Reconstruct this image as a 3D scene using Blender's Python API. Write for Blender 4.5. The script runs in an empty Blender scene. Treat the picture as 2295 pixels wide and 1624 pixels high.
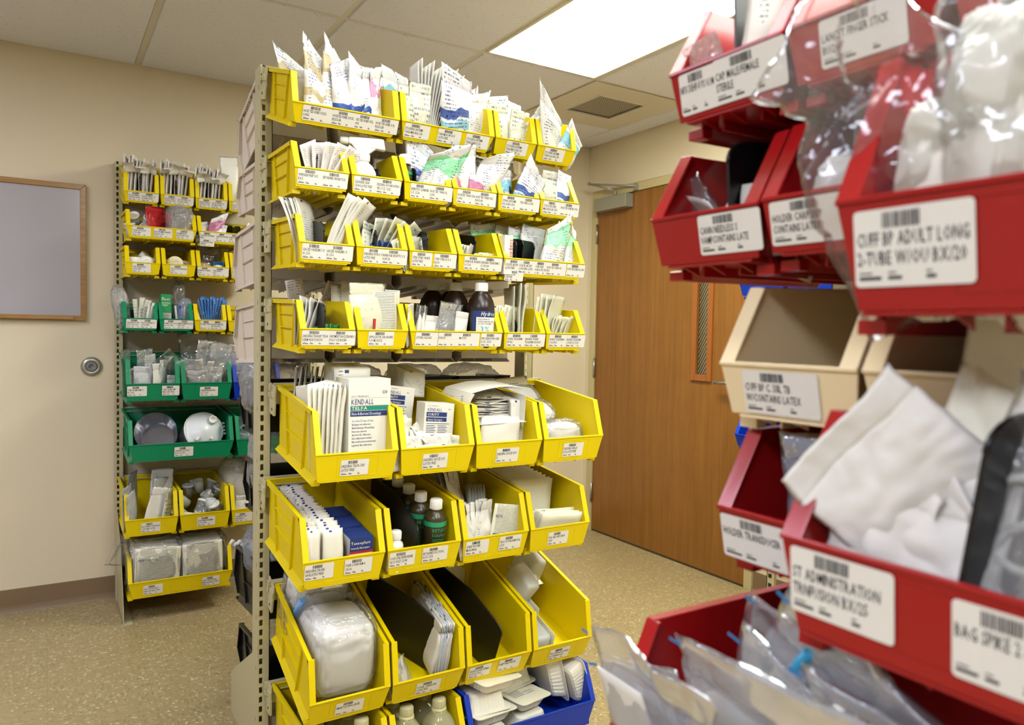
import bpy, bmesh, math, random
from mathutils import Vector, Matrix, noise

# ------------------------------------------------------------------ camera, light, exposure
SC = bpy.context.scene
COL = SC.collection
CAM_H = 1.254
YAW, PIT, ROL, FPX = 1.0142, -0.0395, 0.0187, 1682.9
_f = Vector((math.cos(YAW) * math.cos(PIT), math.sin(YAW) * math.cos(PIT), math.sin(PIT)))
_r = Vector((math.sin(YAW), -math.cos(YAW), 0))
_u = _r.cross(_f)
_r2 = math.cos(ROL) * _r + math.sin(ROL) * _u
_u2 = -math.sin(ROL) * _r + math.cos(ROL) * _u
cd = bpy.data.cameras.new('camera')
cam = bpy.data.objects.new('camera', cd)
COL.objects.link(cam)
cam.matrix_world = Matrix(((_r2.x, _u2.x, -_f.x, 0), (_r2.y, _u2.y, -_f.y, 0), (_r2.z, _u2.z, -_f.z, CAM_H), (0, 0, 0, 1)))
cd.sensor_width = 36
cd.lens = FPX / 2295 * 36
cd.clip_start = 0.02
cd.dof.use_dof = True
cd.dof.focus_distance = 2.25
cd.dof.aperture_fstop = 6.3
SC.camera = cam
w = bpy.data.worlds.new('world')
SC.world = w
w.use_nodes = True
w.node_tree.nodes['Background'].inputs[0].default_value = (1.0, 0.97, 0.93, 1)
w.node_tree.nodes['Background'].inputs[1].default_value = 0.05
SC.view_settings.view_transform = 'Standard'
SC.view_settings.look = 'None'
SC.view_settings.exposure = 0.0
SC.view_settings.gamma = 1
SC.view_settings.use_curve_mapping = False
SC.cycles.max_bounces = 8
SC.cycles.diffuse_bounces = 3
SC.cycles.transparent_max_bounces = 32
SC.cycles.use_denoising = True
LIGHT_POWER = 29.5
LIGHT_SPOTS = [(2.19, 2.832, (1.0, 0.99, 0.86)), (0.974, 1.612, (0.27, 0.28, 0.275)), (0.974, 0.392, (0.86, 0.89, 0.88)), (-0.855, 2.832, (0.56, 0.58, 0.72)), (-0.855, 0.392, (0.72, 0.76, 0.90)), (2.19, 0.392, (0.7, 0.73, 0.68))]

# ------------------------------------------------------------------ helpers
def s2l(c):
    return tuple((x / 12.92 if x <= 0.04045 else ((x + 0.055) / 1.055) ** 2.4) for x in c)

def rgb(r, g, b):
    return s2l((r / 255, g / 255, b / 255))

MATS = {}
def mat(name, color, rough=0.5, metal=0.0, spec=0.5, coat=0.0, bump=None, trans=0.0, sss=0.0, alpha=1.0):
    if name in MATS:
        return MATS[name]
    m = bpy.data.materials.new(name)
    m.use_nodes = True
    nt = m.node_tree
    b = nt.nodes['Principled BSDF']
    b.inputs['Base Color'].default_value = (*color, 1)
    b.inputs['Roughness'].default_value = rough
    b.inputs['Metallic'].default_value = metal
    b.inputs['Specular IOR Level'].default_value = spec
    b.inputs['Coat Weight'].default_value = coat
    b.inputs['Transmission Weight'].default_value = trans
    b.inputs['Alpha'].default_value = alpha
    if sss:
        b.inputs['Subsurface Weight'].default_value = sss
        b.inputs['Subsurface Scale'].default_value = 0.01
    if bump:
        n = nt.nodes.new('ShaderNodeTexNoise'); n.inputs['Scale'].default_value = bump[0]
        n.inputs['Detail'].default_value = 4
        tc = nt.nodes.new('ShaderNodeTexCoord'); nt.links.new(tc.outputs['Object'], n.inputs['Vector'])
        bp = nt.nodes.new('ShaderNodeBump'); bp.inputs['Strength'].default_value = bump[1]
        bp.inputs['Distance'].default_value = bump[2] if len(bump) > 2 else 0.002
        nt.links.new(n.outputs['Fac'], bp.inputs['Height']); nt.links.new(bp.outputs['Normal'], b.inputs['Normal'])
    MATS[name] = m
    return m

class N:
    """tiny node-building helper"""
    def __init__(s, m):
        m.use_nodes = True
        s.nt = m.node_tree; s.b = s.nt.nodes['Principled BSDF']
    def new(s, t, **kw):
        n = s.nt.nodes.new(t)
        for k, v in kw.items():
            setattr(n, k, v)
        return n
    def link(s, a, b):
        s.nt.links.new(a, b)
    def set(s, sock, v):
        if hasattr(v, 'links') or isinstance(v, bpy.types.NodeSocket):
            s.link(v, sock)
        else:
            sock.default_value = v
    def math(s, op, a, b=0.0, c=None):
        n = s.new('ShaderNodeMath', operation=op)
        s.set(n.inputs[0], a); s.set(n.inputs[1], b)
        if c is not None:
            s.set(n.inputs[2], c)
        return n.outputs[0]
    def noise(s, vec, scale, detail=2.0, rough=0.5):
        n = s.new('ShaderNodeTexNoise'); s.link(vec, n.inputs['Vector'])
        n.inputs['Scale'].default_value = scale; n.inputs['Detail'].default_value = detail
        n.inputs['Roughness'].default_value = rough
        return n.outputs['Fac']
    def mix(s, fac, a, b):
        n = s.new('ShaderNodeMix', data_type='RGBA')
        s.set(n.inputs[0], fac)
        for sock, v in ((n.inputs[6], a), (n.inputs[7], b)):
            if isinstance(v, tuple):
                sock.default_value = (*v[:3], 1)
            else:
                s.link(v, sock)
        return n.outputs[2]
    def comb(s, x, y, z=0.0):
        n = s.new('ShaderNodeCombineXYZ')
        s.set(n.inputs[0], x); s.set(n.inputs[1], y); s.set(n.inputs[2], z)
        return n.outputs[0]
    def bump(s, h, strength=0.3, dist=0.002):
        n = s.new('ShaderNodeBump'); s.link(h, n.inputs['Height'])
        n.inputs['Strength'].default_value = strength; n.inputs['Distance'].default_value = dist
        s.link(n.outputs['Normal'], s.b.inputs['Normal'])

def wrap_mat(name, base, ink, bands=(), density=0.5, lines=24, rough=0.35, area=0.52, coat=0.2, sheer=0.0):
    """printed wrapper: rows of tiny print, patches of colour across the sheet (UV 0..1)"""
    if name in MATS:
        return MATS[name]
    m = bpy.data.materials.new(name); k = N(m)
    uv = k.new('ShaderNodeTexCoord').outputs['UV']
    sp = k.new('ShaderNodeSeparateXYZ'); k.link(uv, sp.inputs[0])
    U, V = sp.outputs[0], sp.outputs[1]
    oi = k.new('ShaderNodeObjectInfo').outputs['Random']
    big = k.noise(k.comb(U, V, k.math('MULTIPLY', oi, 40.0)), 3.0, 1.0)
    vl = k.math('MULTIPLY', V, float(lines))
    fr = k.math('FRACT', vl); fl = k.math('FLOOR', vl)
    row = k.math('LESS_THAN', fr, 0.42)
    dash = k.noise(k.comb(k.math('MULTIPLY', U, 34.0), k.math('MULTIPLY', fl, 9.7), oi), 1.0, 3.0, 0.8)
    dm = k.math('GREATER_THAN', dash, 1.0 - density)
    am = k.math('GREATER_THAN', big, area)
    edge = k.math('LESS_THAN', k.math('ABSOLUTE', k.math('SUBTRACT', U, 0.5)), 0.4)
    fac = k.math('MULTIPLY', k.math('MULTIPLY', row, dm), k.math('MULTIPLY', am, edge))
    col = base
    wob = k.math('MULTIPLY', k.math('SUBTRACT', k.noise(k.comb(U, oi, 0.0), 3.0, 0.0), 0.5), 0.25)
    vv = k.math('ADD', V, wob)
    for bd in bands:
        v0, v1, bc = bd[:3]
        q = V if len(bd) > 3 else vv
        f = k.math('MULTIPLY', k.math('GREATER_THAN', q, v0), k.math('LESS_THAN', q, v1))
        if len(bd) > 3:
            f = k.math('MULTIPLY', f, k.math('MULTIPLY', k.math('GREATER_THAN', U, bd[3]), k.math('LESS_THAN', U, bd[4])))
        col = k.mix(f, col, bc)
    col = k.mix(k.math('MULTIPLY', fac, 0.85), col, ink)
    k.link(col, k.b.inputs['Base Color'])
    if coat:
        uvv = k.comb(k.math('ADD', U, k.math('MULTIPLY', oi, 9.0)), k.math('MULTIPLY', V, 1.8), oi)
        r1 = k.math('ABSOLUTE', k.math('SUBTRACT', k.noise(uvv, 5.0, 1.0), 0.5))
        r2 = k.math('ABSOLUTE', k.math('SUBTRACT', k.noise(uvv, 13.0, 2.0), 0.5))
        k.bump(k.math('ADD', r1, k.math('MULTIPLY', r2, 0.35)), 0.55, 0.006)
    k.b.inputs['Roughness'].default_value = rough
    k.b.inputs['Coat Weight'].default_value = coat
    k.b.inputs['Coat Roughness'].default_value = 0.15
    if sheer:
        k.b.inputs['Alpha'].default_value = 1 - sheer
    MATS[name] = m
    return m

def film_mat(name, tint=(0.9, 0.92, 0.95), body=0.10, rough=0.12, bump=0.9, bscale=38):
    """clear polythene: mostly transparent, strong glints"""
    if name in MATS:
        return MATS[name]
    m = bpy.data.materials.new(name); m.use_nodes = True; nt = m.node_tree
    for n in list(nt.nodes):
        if n.type != 'OUTPUT_MATERIAL':
            nt.nodes.remove(n)
    out = nt.nodes['Material Output']
    tr = nt.nodes.new('ShaderNodeBsdfTransparent'); tr.inputs[0].default_value = (0.97, 0.97, 0.97, 1)
    gl = nt.nodes.new('ShaderNodeBsdfGlossy'); gl.inputs['Roughness'].default_value = rough
    df = nt.nodes.new('ShaderNodeBsdfDiffuse'); df.inputs[0].default_value = (*tint, 1)
    tc = nt.nodes.new('ShaderNodeTexCoord'); no = nt.nodes.new('ShaderNodeTexNoise'); no.inputs['Scale'].default_value = bscale; no.inputs['Detail'].default_value = 2
    ab = nt.nodes.new('ShaderNodeMath'); ab.operation = 'SUBTRACT'; ab.inputs[1].default_value = 0.5; a2 = nt.nodes.new('ShaderNodeMath'); a2.operation = 'ABSOLUTE'
    bp = nt.nodes.new('ShaderNodeBump'); bp.inputs['Strength'].default_value = bump if rough > 0.07 else 0.0; bp.inputs['Distance'].default_value = 0.012
    nt.links.new(tc.outputs['Object'], no.inputs['Vector']); nt.links.new(no.outputs['Fac'], ab.inputs[0]); nt.links.new(ab.outputs[0], a2.inputs[0]); nt.links.new(a2.outputs[0], bp.inputs['Height'])
    nt.links.new(bp.outputs['Normal'], gl.inputs['Normal'])
    lw = nt.nodes.new('ShaderNodeLayerWeight'); nt.links.new(bp.outputs['Normal'], lw.inputs['Normal']); lw.inputs[0].default_value = 0.35
    m1 = nt.nodes.new('ShaderNodeMixShader'); m1.inputs[0].default_value = body
    nt.links.new(tr.outputs[0], m1.inputs[1]); nt.links.new(df.outputs[0], m1.inputs[2])
    mm = nt.nodes.new('ShaderNodeMath'); mm.operation = 'MULTIPLY_ADD'; mm.inputs[1].default_value = 0.60; mm.inputs[2].default_value = 0.035
    nt.links.new(lw.outputs['Fresnel'], mm.inputs[0])
    m2 = nt.nodes.new('ShaderNodeMixShader')
    nt.links.new(mm.outputs[0], m2.inputs[0]); nt.links.new(m1.outputs[0], m2.inputs[1]); nt.links.new(gl.outputs[0], m2.inputs[2])
    nt.links.new(m2.outputs[0], out.inputs[0])
    MATS[name] = m
    return m

def hexa(bm, p, mi=0):
    """p: 8 points, bottom loop then top loop"""
    v = [bm.verts.new(q) for q in p]
    for f in ((3, 2, 1, 0), (4, 5, 6, 7), (0, 1, 5, 4), (1, 2, 6, 5), (2, 3, 7, 6), (3, 0, 4, 7)):
        bm.faces.new([v[i] for i in f]).material_index = mi

def box(bm, x0, x1, y0, y1, z0, z1, mi=0):
    hexa(bm, [(x0, y0, z0), (x1, y0, z0), (x1, y1, z0), (x0, y1, z0), (x0, y0, z1), (x1, y0, z1), (x1, y1, z1), (x0, y1, z1)], mi)

def prism(bm, a, b, mi=0):
    """two matching polygons joined into a closed solid"""
    va = [bm.verts.new(q) for q in a]; vb = [bm.verts.new(q) for q in b]
    bm.faces.new(va[::-1]).material_index = mi; bm.faces.new(vb).material_index = mi
    n = len(a)
    for i in range(n):
        j = (i + 1) % n
        bm.faces.new((va[i], va[j], vb[j], vb[i])).material_index = mi

def tube(bm, pts, r, n=8, mi=0, closed=False, ell=None):
    pts = [Vector(p) for p in pts]
    rings = []
    N_ = len(pts)
    for i, p in enumerate(pts):
        a = pts[(i - 1) % N_] if (closed or i > 0) else pts[i]
        b = pts[(i + 1) % N_] if (closed or i < N_ - 1) else pts[i]
        t = (b - a).normalized()
        s = t.cross(Vector((0, 0, 1)))
        if s.length < 1e-3:
            s = t.cross(Vector((1, 0, 0)))
        s.normalize(); u = s.cross(t)
        rr = r[i] if isinstance(r, (list, tuple)) else r
        rings.append([bm.verts.new(p + rr * (math.cos(6.2832 * k / n) * s + math.sin(6.2832 * k / n) * u)) for k in range(n)])
    m = N_ if closed else N_ - 1
    for i in range(m):
        A, B = rings[i], rings[(i + 1) % N_]
        for k in range(n):
            f = bm.faces.new((A[k], A[(k + 1) % n], B[(k + 1) % n], B[k])); f.smooth = True; f.material_index = mi
    if not closed:
        bm.faces.new(rings[0][::-1]).material_index = mi; bm.faces.new(rings[-1]).material_index = mi

def lathe(bm, prof, n=32, sq=None, mi=0, cx=0, cy=0, z0=0):
    """prof: (radius, z); sq: superellipse exponent for rounded-square sections"""
    rings = []
    for r, z in prof:
        ring = []
        for k in range(n):
            a = 6.283185 * k / n + 6.283185 / (2 * n)
            c, s = math.cos(a), math.sin(a)
            f = 1.0
            if sq:
                e = sq if not isinstance(sq, list) else sq[len(rings)]
                f = (abs(c) ** e + abs(s) ** e) ** (-1.0 / e)
            ring.append(bm.verts.new((cx + r * f * c, cy + r * f * s, z0 + z)))
        rings.append(ring)
    for A, B in zip(rings, rings[1:]):
        for k in range(n):
            f = bm.faces.new((A[k], A[(k + 1) % n], B[(k + 1) % n], B[k])); f.smooth = True; f.material_index = mi
    if prof[0][0] > 1e-4:
        bm.faces.new(rings[0][::-1]).material_index = mi
    if prof[-1][0] > 1e-4:
        bm.faces.new(rings[-1]).material_index = mi

def finish(bm, name, mats, parent=None, bevel=0, smooth_angle=None):
    bmesh.ops.recalc_face_normals(bm, faces=bm.faces)
    me = bpy.data.meshes.new(name); bm.to_mesh(me); bm.free()
    if not isinstance(mats, (list, tuple)):
        mats = [mats]
    for m in mats:
        me.materials.append(m)
    return link(me, name, parent, bevel)

def link(me, name, parent=None, bevel=0):
    o = bpy.data.objects.new(name, me); COL.objects.link(o)
    if parent:
        o.parent = parent
    if bevel:
        b = o.modifiers.new('bevel', 'BEVEL'); b.width = bevel; b.segments = 2; b.limit_method = 'ANGLE'; b.angle_limit = math.radians(50)
    return o

def empty(name):
    o = bpy.data.objects.new(name, None); COL.objects.link(o); o.empty_display_size = 0.02
    return o

SEEN = {}
def tag(o, label, cat, group=None):
    o['label'] = label; o['category'] = cat
    if group:
        o['group'] = group
    SEEN.setdefault(label, []).append(group)
    return o

def struct(o):
    o['kind'] = 'structure'; return o

def copytree(o, parent=None):
    c = o.copy(); COL.objects.link(c)
    if parent:
        c.parent = parent
    for ch in KIDS.get(o.name, list(o.children)):
        copytree(ch, c)
    return c
KIDS = {}

T = Matrix.Translation
def RX(a): return Matrix.Rotation(math.radians(a), 4, 'X')
def RY(a): return Matrix.Rotation(math.radians(a), 4, 'Y')
def RZ(a): return Matrix.Rotation(math.radians(a), 4, 'Z')

# ------------------------------------------------------------------ lettering, from the built-in font
CH = "ABCDEFGHIJKLMNOPQRSTUVWXYZabcdefghijklmnopqrstuvwxyz0123456789.,-/'%#()*&+"
GLY = {}
def _glyphs():
    tmp = []
    for c in CH:
        cu = bpy.data.curves.new('g', 'FONT'); cu.body = c; cu.size = 1; cu.resolution_u = 1; cu.offset = 0.012
        o = bpy.data.objects.new('g', cu); COL.objects.link(o); tmp.append((c, o, cu))
    dg = bpy.context.evaluated_depsgraph_get()
    for c, o, cu in tmp:
        me = bpy.data.meshes.new_from_object(o.evaluated_get(dg))
        vs = [(v.co.x, v.co.y) for v in me.vertices]; fs = [tuple(p.vertices) for p in me.polygons]
        x0 = min(v[0] for v in vs); x1 = max(v[0] for v in vs)
        GLY[c] = ([(x - x0, y) for x, y in vs], fs, x1 - x0)
        bpy.data.meshes.remove(me)
    for c, o, cu in tmp:
        bpy.data.objects.remove(o); bpy.data.curves.remove(cu)
_glyphs()

def text(bm, s, org, size, squeeze=0.7, right=(1, 0, 0), up=(0, 0, 1), shear=0.0, gap=0.12, mi=0, width=None, center=False):
    """lay a line of lettering into bm; size = cap height roughly 0.7*size; width squeezes the line to fit"""
    o = Vector(org); r = Vector(right); u = Vector(up)
    adv = sum((GLY[c][2] + gap) if c in GLY else 0.32 for c in s)
    if width:
        squeeze = width / (adv * size)
    x = -adv / 2 if center else 0.0
    for c in s:
        if c not in GLY:
            x += 0.32; continue
        vs, fs, wd = GLY[c]
        bv = [bm.verts.new(o + r * ((x + vx + shear * vy) * size * squeeze) + u * (vy * size)) for vx, vy in vs]
        for f in fs:
            bm.faces.new([bv[i] for i in f]).material_index = mi
        x += wd + gap

def rect(bm, x0, x1, z0, z1, y, mi=0, right=None):
    v = [bm.verts.new(q) for q in ((x0, y, z0), (x1, y, z0), (x1, y, z1), (x0, y, z1))]
    bm.faces.new(v).material_index = mi

# ------------------------------------------------------------------ materials
M_YEL = mat('yellow_plastic', rgb(222, 197, 0), 0.42, spec=0.28)
M_GRN = mat('green_plastic', rgb(8, 128, 84), 0.34, spec=0.4)
M_BLU = mat('blue_plastic', rgb(10, 52, 168), 0.34, spec=0.4)
M_RED = mat('red_plastic', rgb(156, 20, 22), 0.22, spec=0.5)
M_BEI = mat('beige_plastic', rgb(218, 206, 188), 0.4)
M_CRM = mat('cream_plastic', rgb(232, 212, 168), 0.38)
M_BLK = mat('black_plastic', rgb(16, 16, 17), 0.28)
M_RACK = mat('putty_painted_steel', rgb(186, 178, 140), 0.42)
M_LABEL = mat('label_paper', rgb(226, 223, 214), 0.45)
M_INK = mat('black_ink', rgb(34, 32, 34), 0.7)
M_NAVY = mat('navy_ink', rgb(22, 48, 110), 0.6)
M_TEAL = mat('teal_ink', rgb(14, 130, 104), 0.6)
M_AQUA = mat('light_blue_ink', rgb(80, 165, 205), 0.6)
M_REDI = mat('red_ink', rgb(175, 30, 32), 0.6)
M_WHI = mat('white_plastic', rgb(236, 235, 228), 0.35)
M_WHP = mat('white_card', rgb(222, 219, 208), 0.55)
M_PAP = mat('white_paper', rgb(222, 219, 211), 0.6, bump=(60, 0.3, 0.002))
M_GAU = mat('gauze_cloth', rgb(228, 226, 220), 0.9, bump=(220, 0.8, 0.003))
M_DIV = mat('black_divider_plastic', rgb(12, 12, 14), 0.32)
M_DKBOT = mat('dark_brown_bottle_plastic', rgb(36, 22, 16), 0.3)
M_BETA = mat('dark_amber_bottle_plastic', rgb(58, 50, 26), 0.3)
M_BGREEN = mat('green_print', rgb(38, 150, 105), 0.5)
M_STEEL = mat('brushed_steel', rgb(170, 168, 160), 0.35, metal=0.9)
M_CLOSER = mat('grey_enamel', rgb(150, 148, 134), 0.35, metal=0.3)
M_DARK = mat('dark_gap', rgb(30, 26, 20), 0.8)
M_FILM = film_mat('clear_film', body=0.05, rough=0.1, bump=0.6, bscale=26)
M_FILM2 = film_mat('milky_film', (0.9, 0.9, 0.9), body=0.22, rough=0.2)
M_FILM3 = film_mat('hazy_film', (0.84, 0.86, 0.95), body=0.20, rough=0.12, bump=0.25, bscale=16)
M_FILMB = film_mat('bluish_film', (0.62, 0.72, 0.9), body=0.22, rough=0.15)
M_CLEAR = film_mat('clear_rigid_plastic', (0.85, 0.9, 0.95), body=0.16, rough=0.06)
M_CLEARG = film_mat('frosted_rigid_plastic', (0.86, 0.9, 0.85), body=0.55, rough=0.3)
M_CANI = film_mat('violet_tinted_clear_plastic', (0.62, 0.64, 0.85), body=0.09, rough=0.05)
W = rgb(224, 223, 220)
W_TAN = wrap_mat('wrapper_tan_print', W, rgb(60, 80, 150), [(0.30, 0.40, rgb(196, 180, 140)), (0.60, 0.80, rgb(196, 180, 140))])
W_BLU = wrap_mat('wrapper_blue_print', W, rgb(60, 80, 150), [(0.24, 0.34, rgb(40, 78, 160))], area=0.55)
W_PNK = wrap_mat('wrapper_pink_print', W, rgb(60, 60, 130), [(0.55, 0.86, rgb(200, 140, 175))], area=0.55)
W_MAG = wrap_mat('wrapper_magenta_print', rgb(225, 220, 224), rgb(60, 50, 110), [(0.2, 0.8, rgb(185, 110, 145))], area=0.5)
W_AQU = wrap_mat('wrapper_aqua_print', W, rgb(30, 50, 120), [(0.42, 0.72, rgb(130, 190, 210))], area=0.46)
W_GRE = wrap_mat('wrapper_mint_print', W, rgb(40, 60, 120), [(0.55, 0.85, rgb(150, 222, 175))], area=0.5)
W_CLG = wrap_mat('wrapper_grey_green_print', rgb(205, 205, 188), rgb(70, 80, 80), [], area=0.5, lines=10)
W_WHI = wrap_mat('wrapper_plain_print', W, rgb(60, 70, 110), [], area=0.56)
W_NAV = wrap_mat('wrapper_navy_print', rgb(230, 230, 234), rgb(25, 40, 110), [(0.38, 0.50, rgb(72, 98, 168)), (0.2, 0.34, rgb(150, 200, 222))], area=0.46, lines=20)
W_SAC = wrap_mat('sachet_print', rgb(222, 218, 206), rgb(70, 76, 100), [(0.95, 0.985, rgb(30, 50, 110), 0.28, 0.40)], area=0.6, lines=26, rough=0.6, coat=0)
W_GZ = wrap_mat('gauze_packet_paper', rgb(222, 218, 204), rgb(70, 76, 100), [(0.955, 0.985, rgb(30, 50, 110), 0.30, 0.44)], area=0.9, lines=26, rough=0.6, coat=0)
W_MAR = wrap_mat('sachet_maroon_print', rgb(232, 226, 220), rgb(120, 100, 100), [(0.1, 0.3, rgb(110, 42, 42))], area=0.5, lines=24, rough=0.6, coat=0)
W_TXT = wrap_mat('dense_small_print', rgb(232, 228, 208), rgb(80, 78, 70), [], area=0.28, density=0.62, lines=34, rough=0.6, coat=0)
W_GLV = wrap_mat('glove_packet_print', rgb(236, 230, 222), rgb(150, 120, 110), [], area=0.62, lines=14, rough=0.6, coat=0)
W_TRN = wrap_mat('translucent_packet_print', rgb(216, 214, 190), rgb(120, 140, 130), [], area=0.62, lines=14, rough=0.3, coat=0.2)
W_FOI = wrap_mat('grey_foil_print', rgb(190, 192, 192), rgb(110, 112, 112), [], area=0.6, lines=20, rough=0.28, coat=0.4)
W_BST = wrap_mat('blue_strip_print', rgb(62, 118, 190), rgb(220, 230, 240), [(0.0, 0.05, W)], area=0.66, lines=6, rough=0.3)
W_ABD = wrap_mat('pad_packet_paper', rgb(232, 228, 205), rgb(60, 70, 100), [], area=0.72, lines=14, rough=0.6, coat=0)
W_REDB = mat('red_film', rgb(175, 22, 30), 0.25, coat=0.4)
W_GRNS = wrap_mat('green_sachet_print', rgb(30, 130, 60), rgb(225, 232, 225), [(0.0, 0.25, W)], area=0.5, lines=10, rough=0.3)
W_ADA = wrap_mat('blue_striped_packet_print', rgb(214, 214, 196), rgb(40, 70, 140), [(0.15, 0.5, rgb(52, 88, 170))], area=0.6, lines=8, rough=0.25, coat=0.3)
# ------------------------------------------------------------------ room
XD, YW, CZ = 2.967, 3.872, 2.44
XL, YB = -3.2, -3.0
def wall_material():
    m = bpy.data.materials.new('painted_wall'); k = N(m)
    p = k.new('ShaderNodeTexCoord').outputs['Object']
    n = k.noise(p, 90.0, 3.0); k.bump(n, 0.25, 0.0015)
    c = k.mix(k.noise(p, 0.8, 1.0), rgb(216, 203, 175), rgb(211, 198, 170))
    k.link(c, k.b.inputs['Base Color']); k.b.inputs['Roughness'].default_value = 0.6
    return m
M_WALL = wall_material()
def tile_material():
    m = bpy.data.materials.new('fissured_ceiling_tile'); k = N(m)
    p = k.new('ShaderNodeTexCoord').outputs['Object']
    v = k.new('ShaderNodeTexVoronoi'); k.link(p, v.inputs['Vector']); v.inputs['Scale'].default_value = 75
    sel = k.new('ShaderNodeTexWhiteNoise'); k.link(v.outputs['Position'], sel.inputs[0])
    d = k.math('LESS_THAN', v.outputs['Distance'], 0.17)
    pit = k.math('MULTIPLY', d, k.math('GREATER_THAN', sel.outputs['Value'], 0.55))
    c = k.mix(k.math('MULTIPLY', pit, 0.7), rgb(226, 227, 234), rgb(158, 152, 136))
    k.link(c, k.b.inputs['Base Color']); k.b.inputs['Roughness'].default_value = 0.85
    h = k.math('SUBTRACT', k.noise(p, 160.0, 3.0), pit); k.bump(h, 0.35, 0.002)
    return m
M_TILE = tile_material()
def floor_material():
    m = bpy.data.materials.new('vinyl_tile_floor'); k = N(m)
    p = k.new('ShaderNodeTexCoord').outputs['Object']
    sp = k.new('ShaderNodeSeparateXYZ'); k.link(p, sp.inputs[0])
    fx = k.math('DIVIDE', sp.outputs[0], 0.305); fy = k.math('DIVIDE', sp.outputs[1], 0.305)
    ch = k.math('MODULO', k.math('ABSOLUTE', k.math('ADD', k.math('FLOOR', fx), k.math('FLOOR', fy))), 2.0)
    ck = k.math('GREATER_THAN', ch, 0.5)
    sx = k.math('ADD', 30.0, k.math('MULTIPLY', ck, 70.0)); sy = k.math('SUBTRACT', 100.0, k.math('MULTIPLY', ck, 70.0))
    v = k.comb(k.math('MULTIPLY', sp.outputs[0], sx), k.math('MULTIPLY', sp.outputs[1], sy))
    n1 = k.noise(v, 1.0, 3.0, 0.6); 
    vo = k.new('ShaderNodeTexVoronoi'); k.link(p, vo.inputs['Vector']); vo.inputs['Scale'].default_value = 140
    wn = k.new('ShaderNodeTexWhiteNoise'); k.link(vo.outputs['Position'], wn.inputs[0])
    lo = k.math('GREATER_THAN', n1, 0.60); hi = k.math('LESS_THAN', n1, 0.37)
    base = k.mix(k.noise(p, 12.0, 2.0), rgb(162, 145, 105), rgb(152, 135, 96))
    c = k.mix(k.math('MULTIPLY', lo, 0.55), base, rgb(190, 175, 132))
    c = k.mix(k.math('MULTIPLY', hi, 0.55), c, rgb(118, 98, 56))
    c = k.mix(k.math('MULTIPLY', k.math('GREATER_THAN', wn.outputs['Value'], 0.96), 0.55), c, rgb(222, 210, 175))
    c = k.mix(k.math('MULTIPLY', k.math('LESS_THAN', wn.outputs['Value'], 0.07), 0.5), c, rgb(122, 98, 54))
    gx = k.math('LESS_THAN', k.math('FRACT', fx), 0.006); gy = k.math('LESS_THAN', k.math('FRACT', fy), 0.006)
    c = k.mix(k.math('MULTIPLY', k.math('MAXIMUM', gx, gy), 0.35), c, rgb(120, 100, 64))
    k.link(c, k.b.inputs['Base Color']); k.b.inputs['Roughness'].default_value = 0.38
    return m
M_FLOOR = floor_material()
def wood_material(name, ca, cb, cc, scale=1.0, rough=0.4, axis=2):
    m = bpy.data.materials.new(name); k = N(m)
    p = k.new('ShaderNodeTexCoord').outputs['Object']
    sp = k.new('ShaderNodeSeparateXYZ'); k.link(p, sp.inputs[0])
    s = [26.0 * scale] * 3; s[axis] = 1.1 * scale
    v = k.comb(*[k.math('MULTIPLY', sp.outputs[i], s[i]) for i in range(3)])
    n1 = k.noise(v, 1.0, 5.0, 0.62)
    s2 = [160.0 * scale] * 3; s2[axis] = 3.0 * scale
    n2 = k.noise(k.comb(*[k.math('MULTIPLY', sp.outputs[i], s2[i]) for i in range(3)]), 1.0, 3.0, 0.6)
    s3 = [8.0 * scale] * 3; s3[axis] = 9.0 * scale
    n3 = k.noise(k.comb(*[k.math('MULTIPLY', sp.outputs[i], s3[i]) for i in range(3)]), 1.0, 2.0)
    r = k.new('ShaderNodeValToRGB'); k.link(n1, r.inputs[0])
    e = r.color_ramp.elements; e[0].position = 0.3; e[0].color = (*ca, 1); e[1].position = 0.7; e[1].color = (*cb, 1)
    c = k.mix(k.math('MULTIPLY', k.math('GREATER_THAN', n2, 0.58), 0.28), r.outputs[0], cc)
    c = k.mix(k.math('MULTIPLY', n3, 0.3), c, cc)
    k.link(c, k.b.inputs['Base Color']); k.b.inputs['Roughness'].default_value = rough
    return m
M_DOOR = wood_material('maple_stained_veneer', rgb(130, 84, 26), rgb(152, 102, 44), rgb(96, 58, 12))
M_OAK = wood_material('varnished_oak', rgb(150, 108, 58), rgb(184, 142, 86), rgb(104, 68, 30), 2.0, 0.25, 0)
M_FRAME = mat('tan_painted_steel', rgb(190, 176, 132), 0.4)
M_LITE = mat('brown_painted_steel', rgb(150, 88, 36), 0.4)
M_BASE = mat('brown_vinyl_cove', rgb(122, 100, 74), 0.45)
M_GRID = mat('ceiling_grid_paint', rgb(214, 208, 192), 0.45)

bm = bmesh.new(); box(bm, XL - 0.1, XD + 0.2, YB - 0.1, YW + 0.2, -0.05, 0)
struct(finish(bm, 'floor', M_FLOOR))
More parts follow.
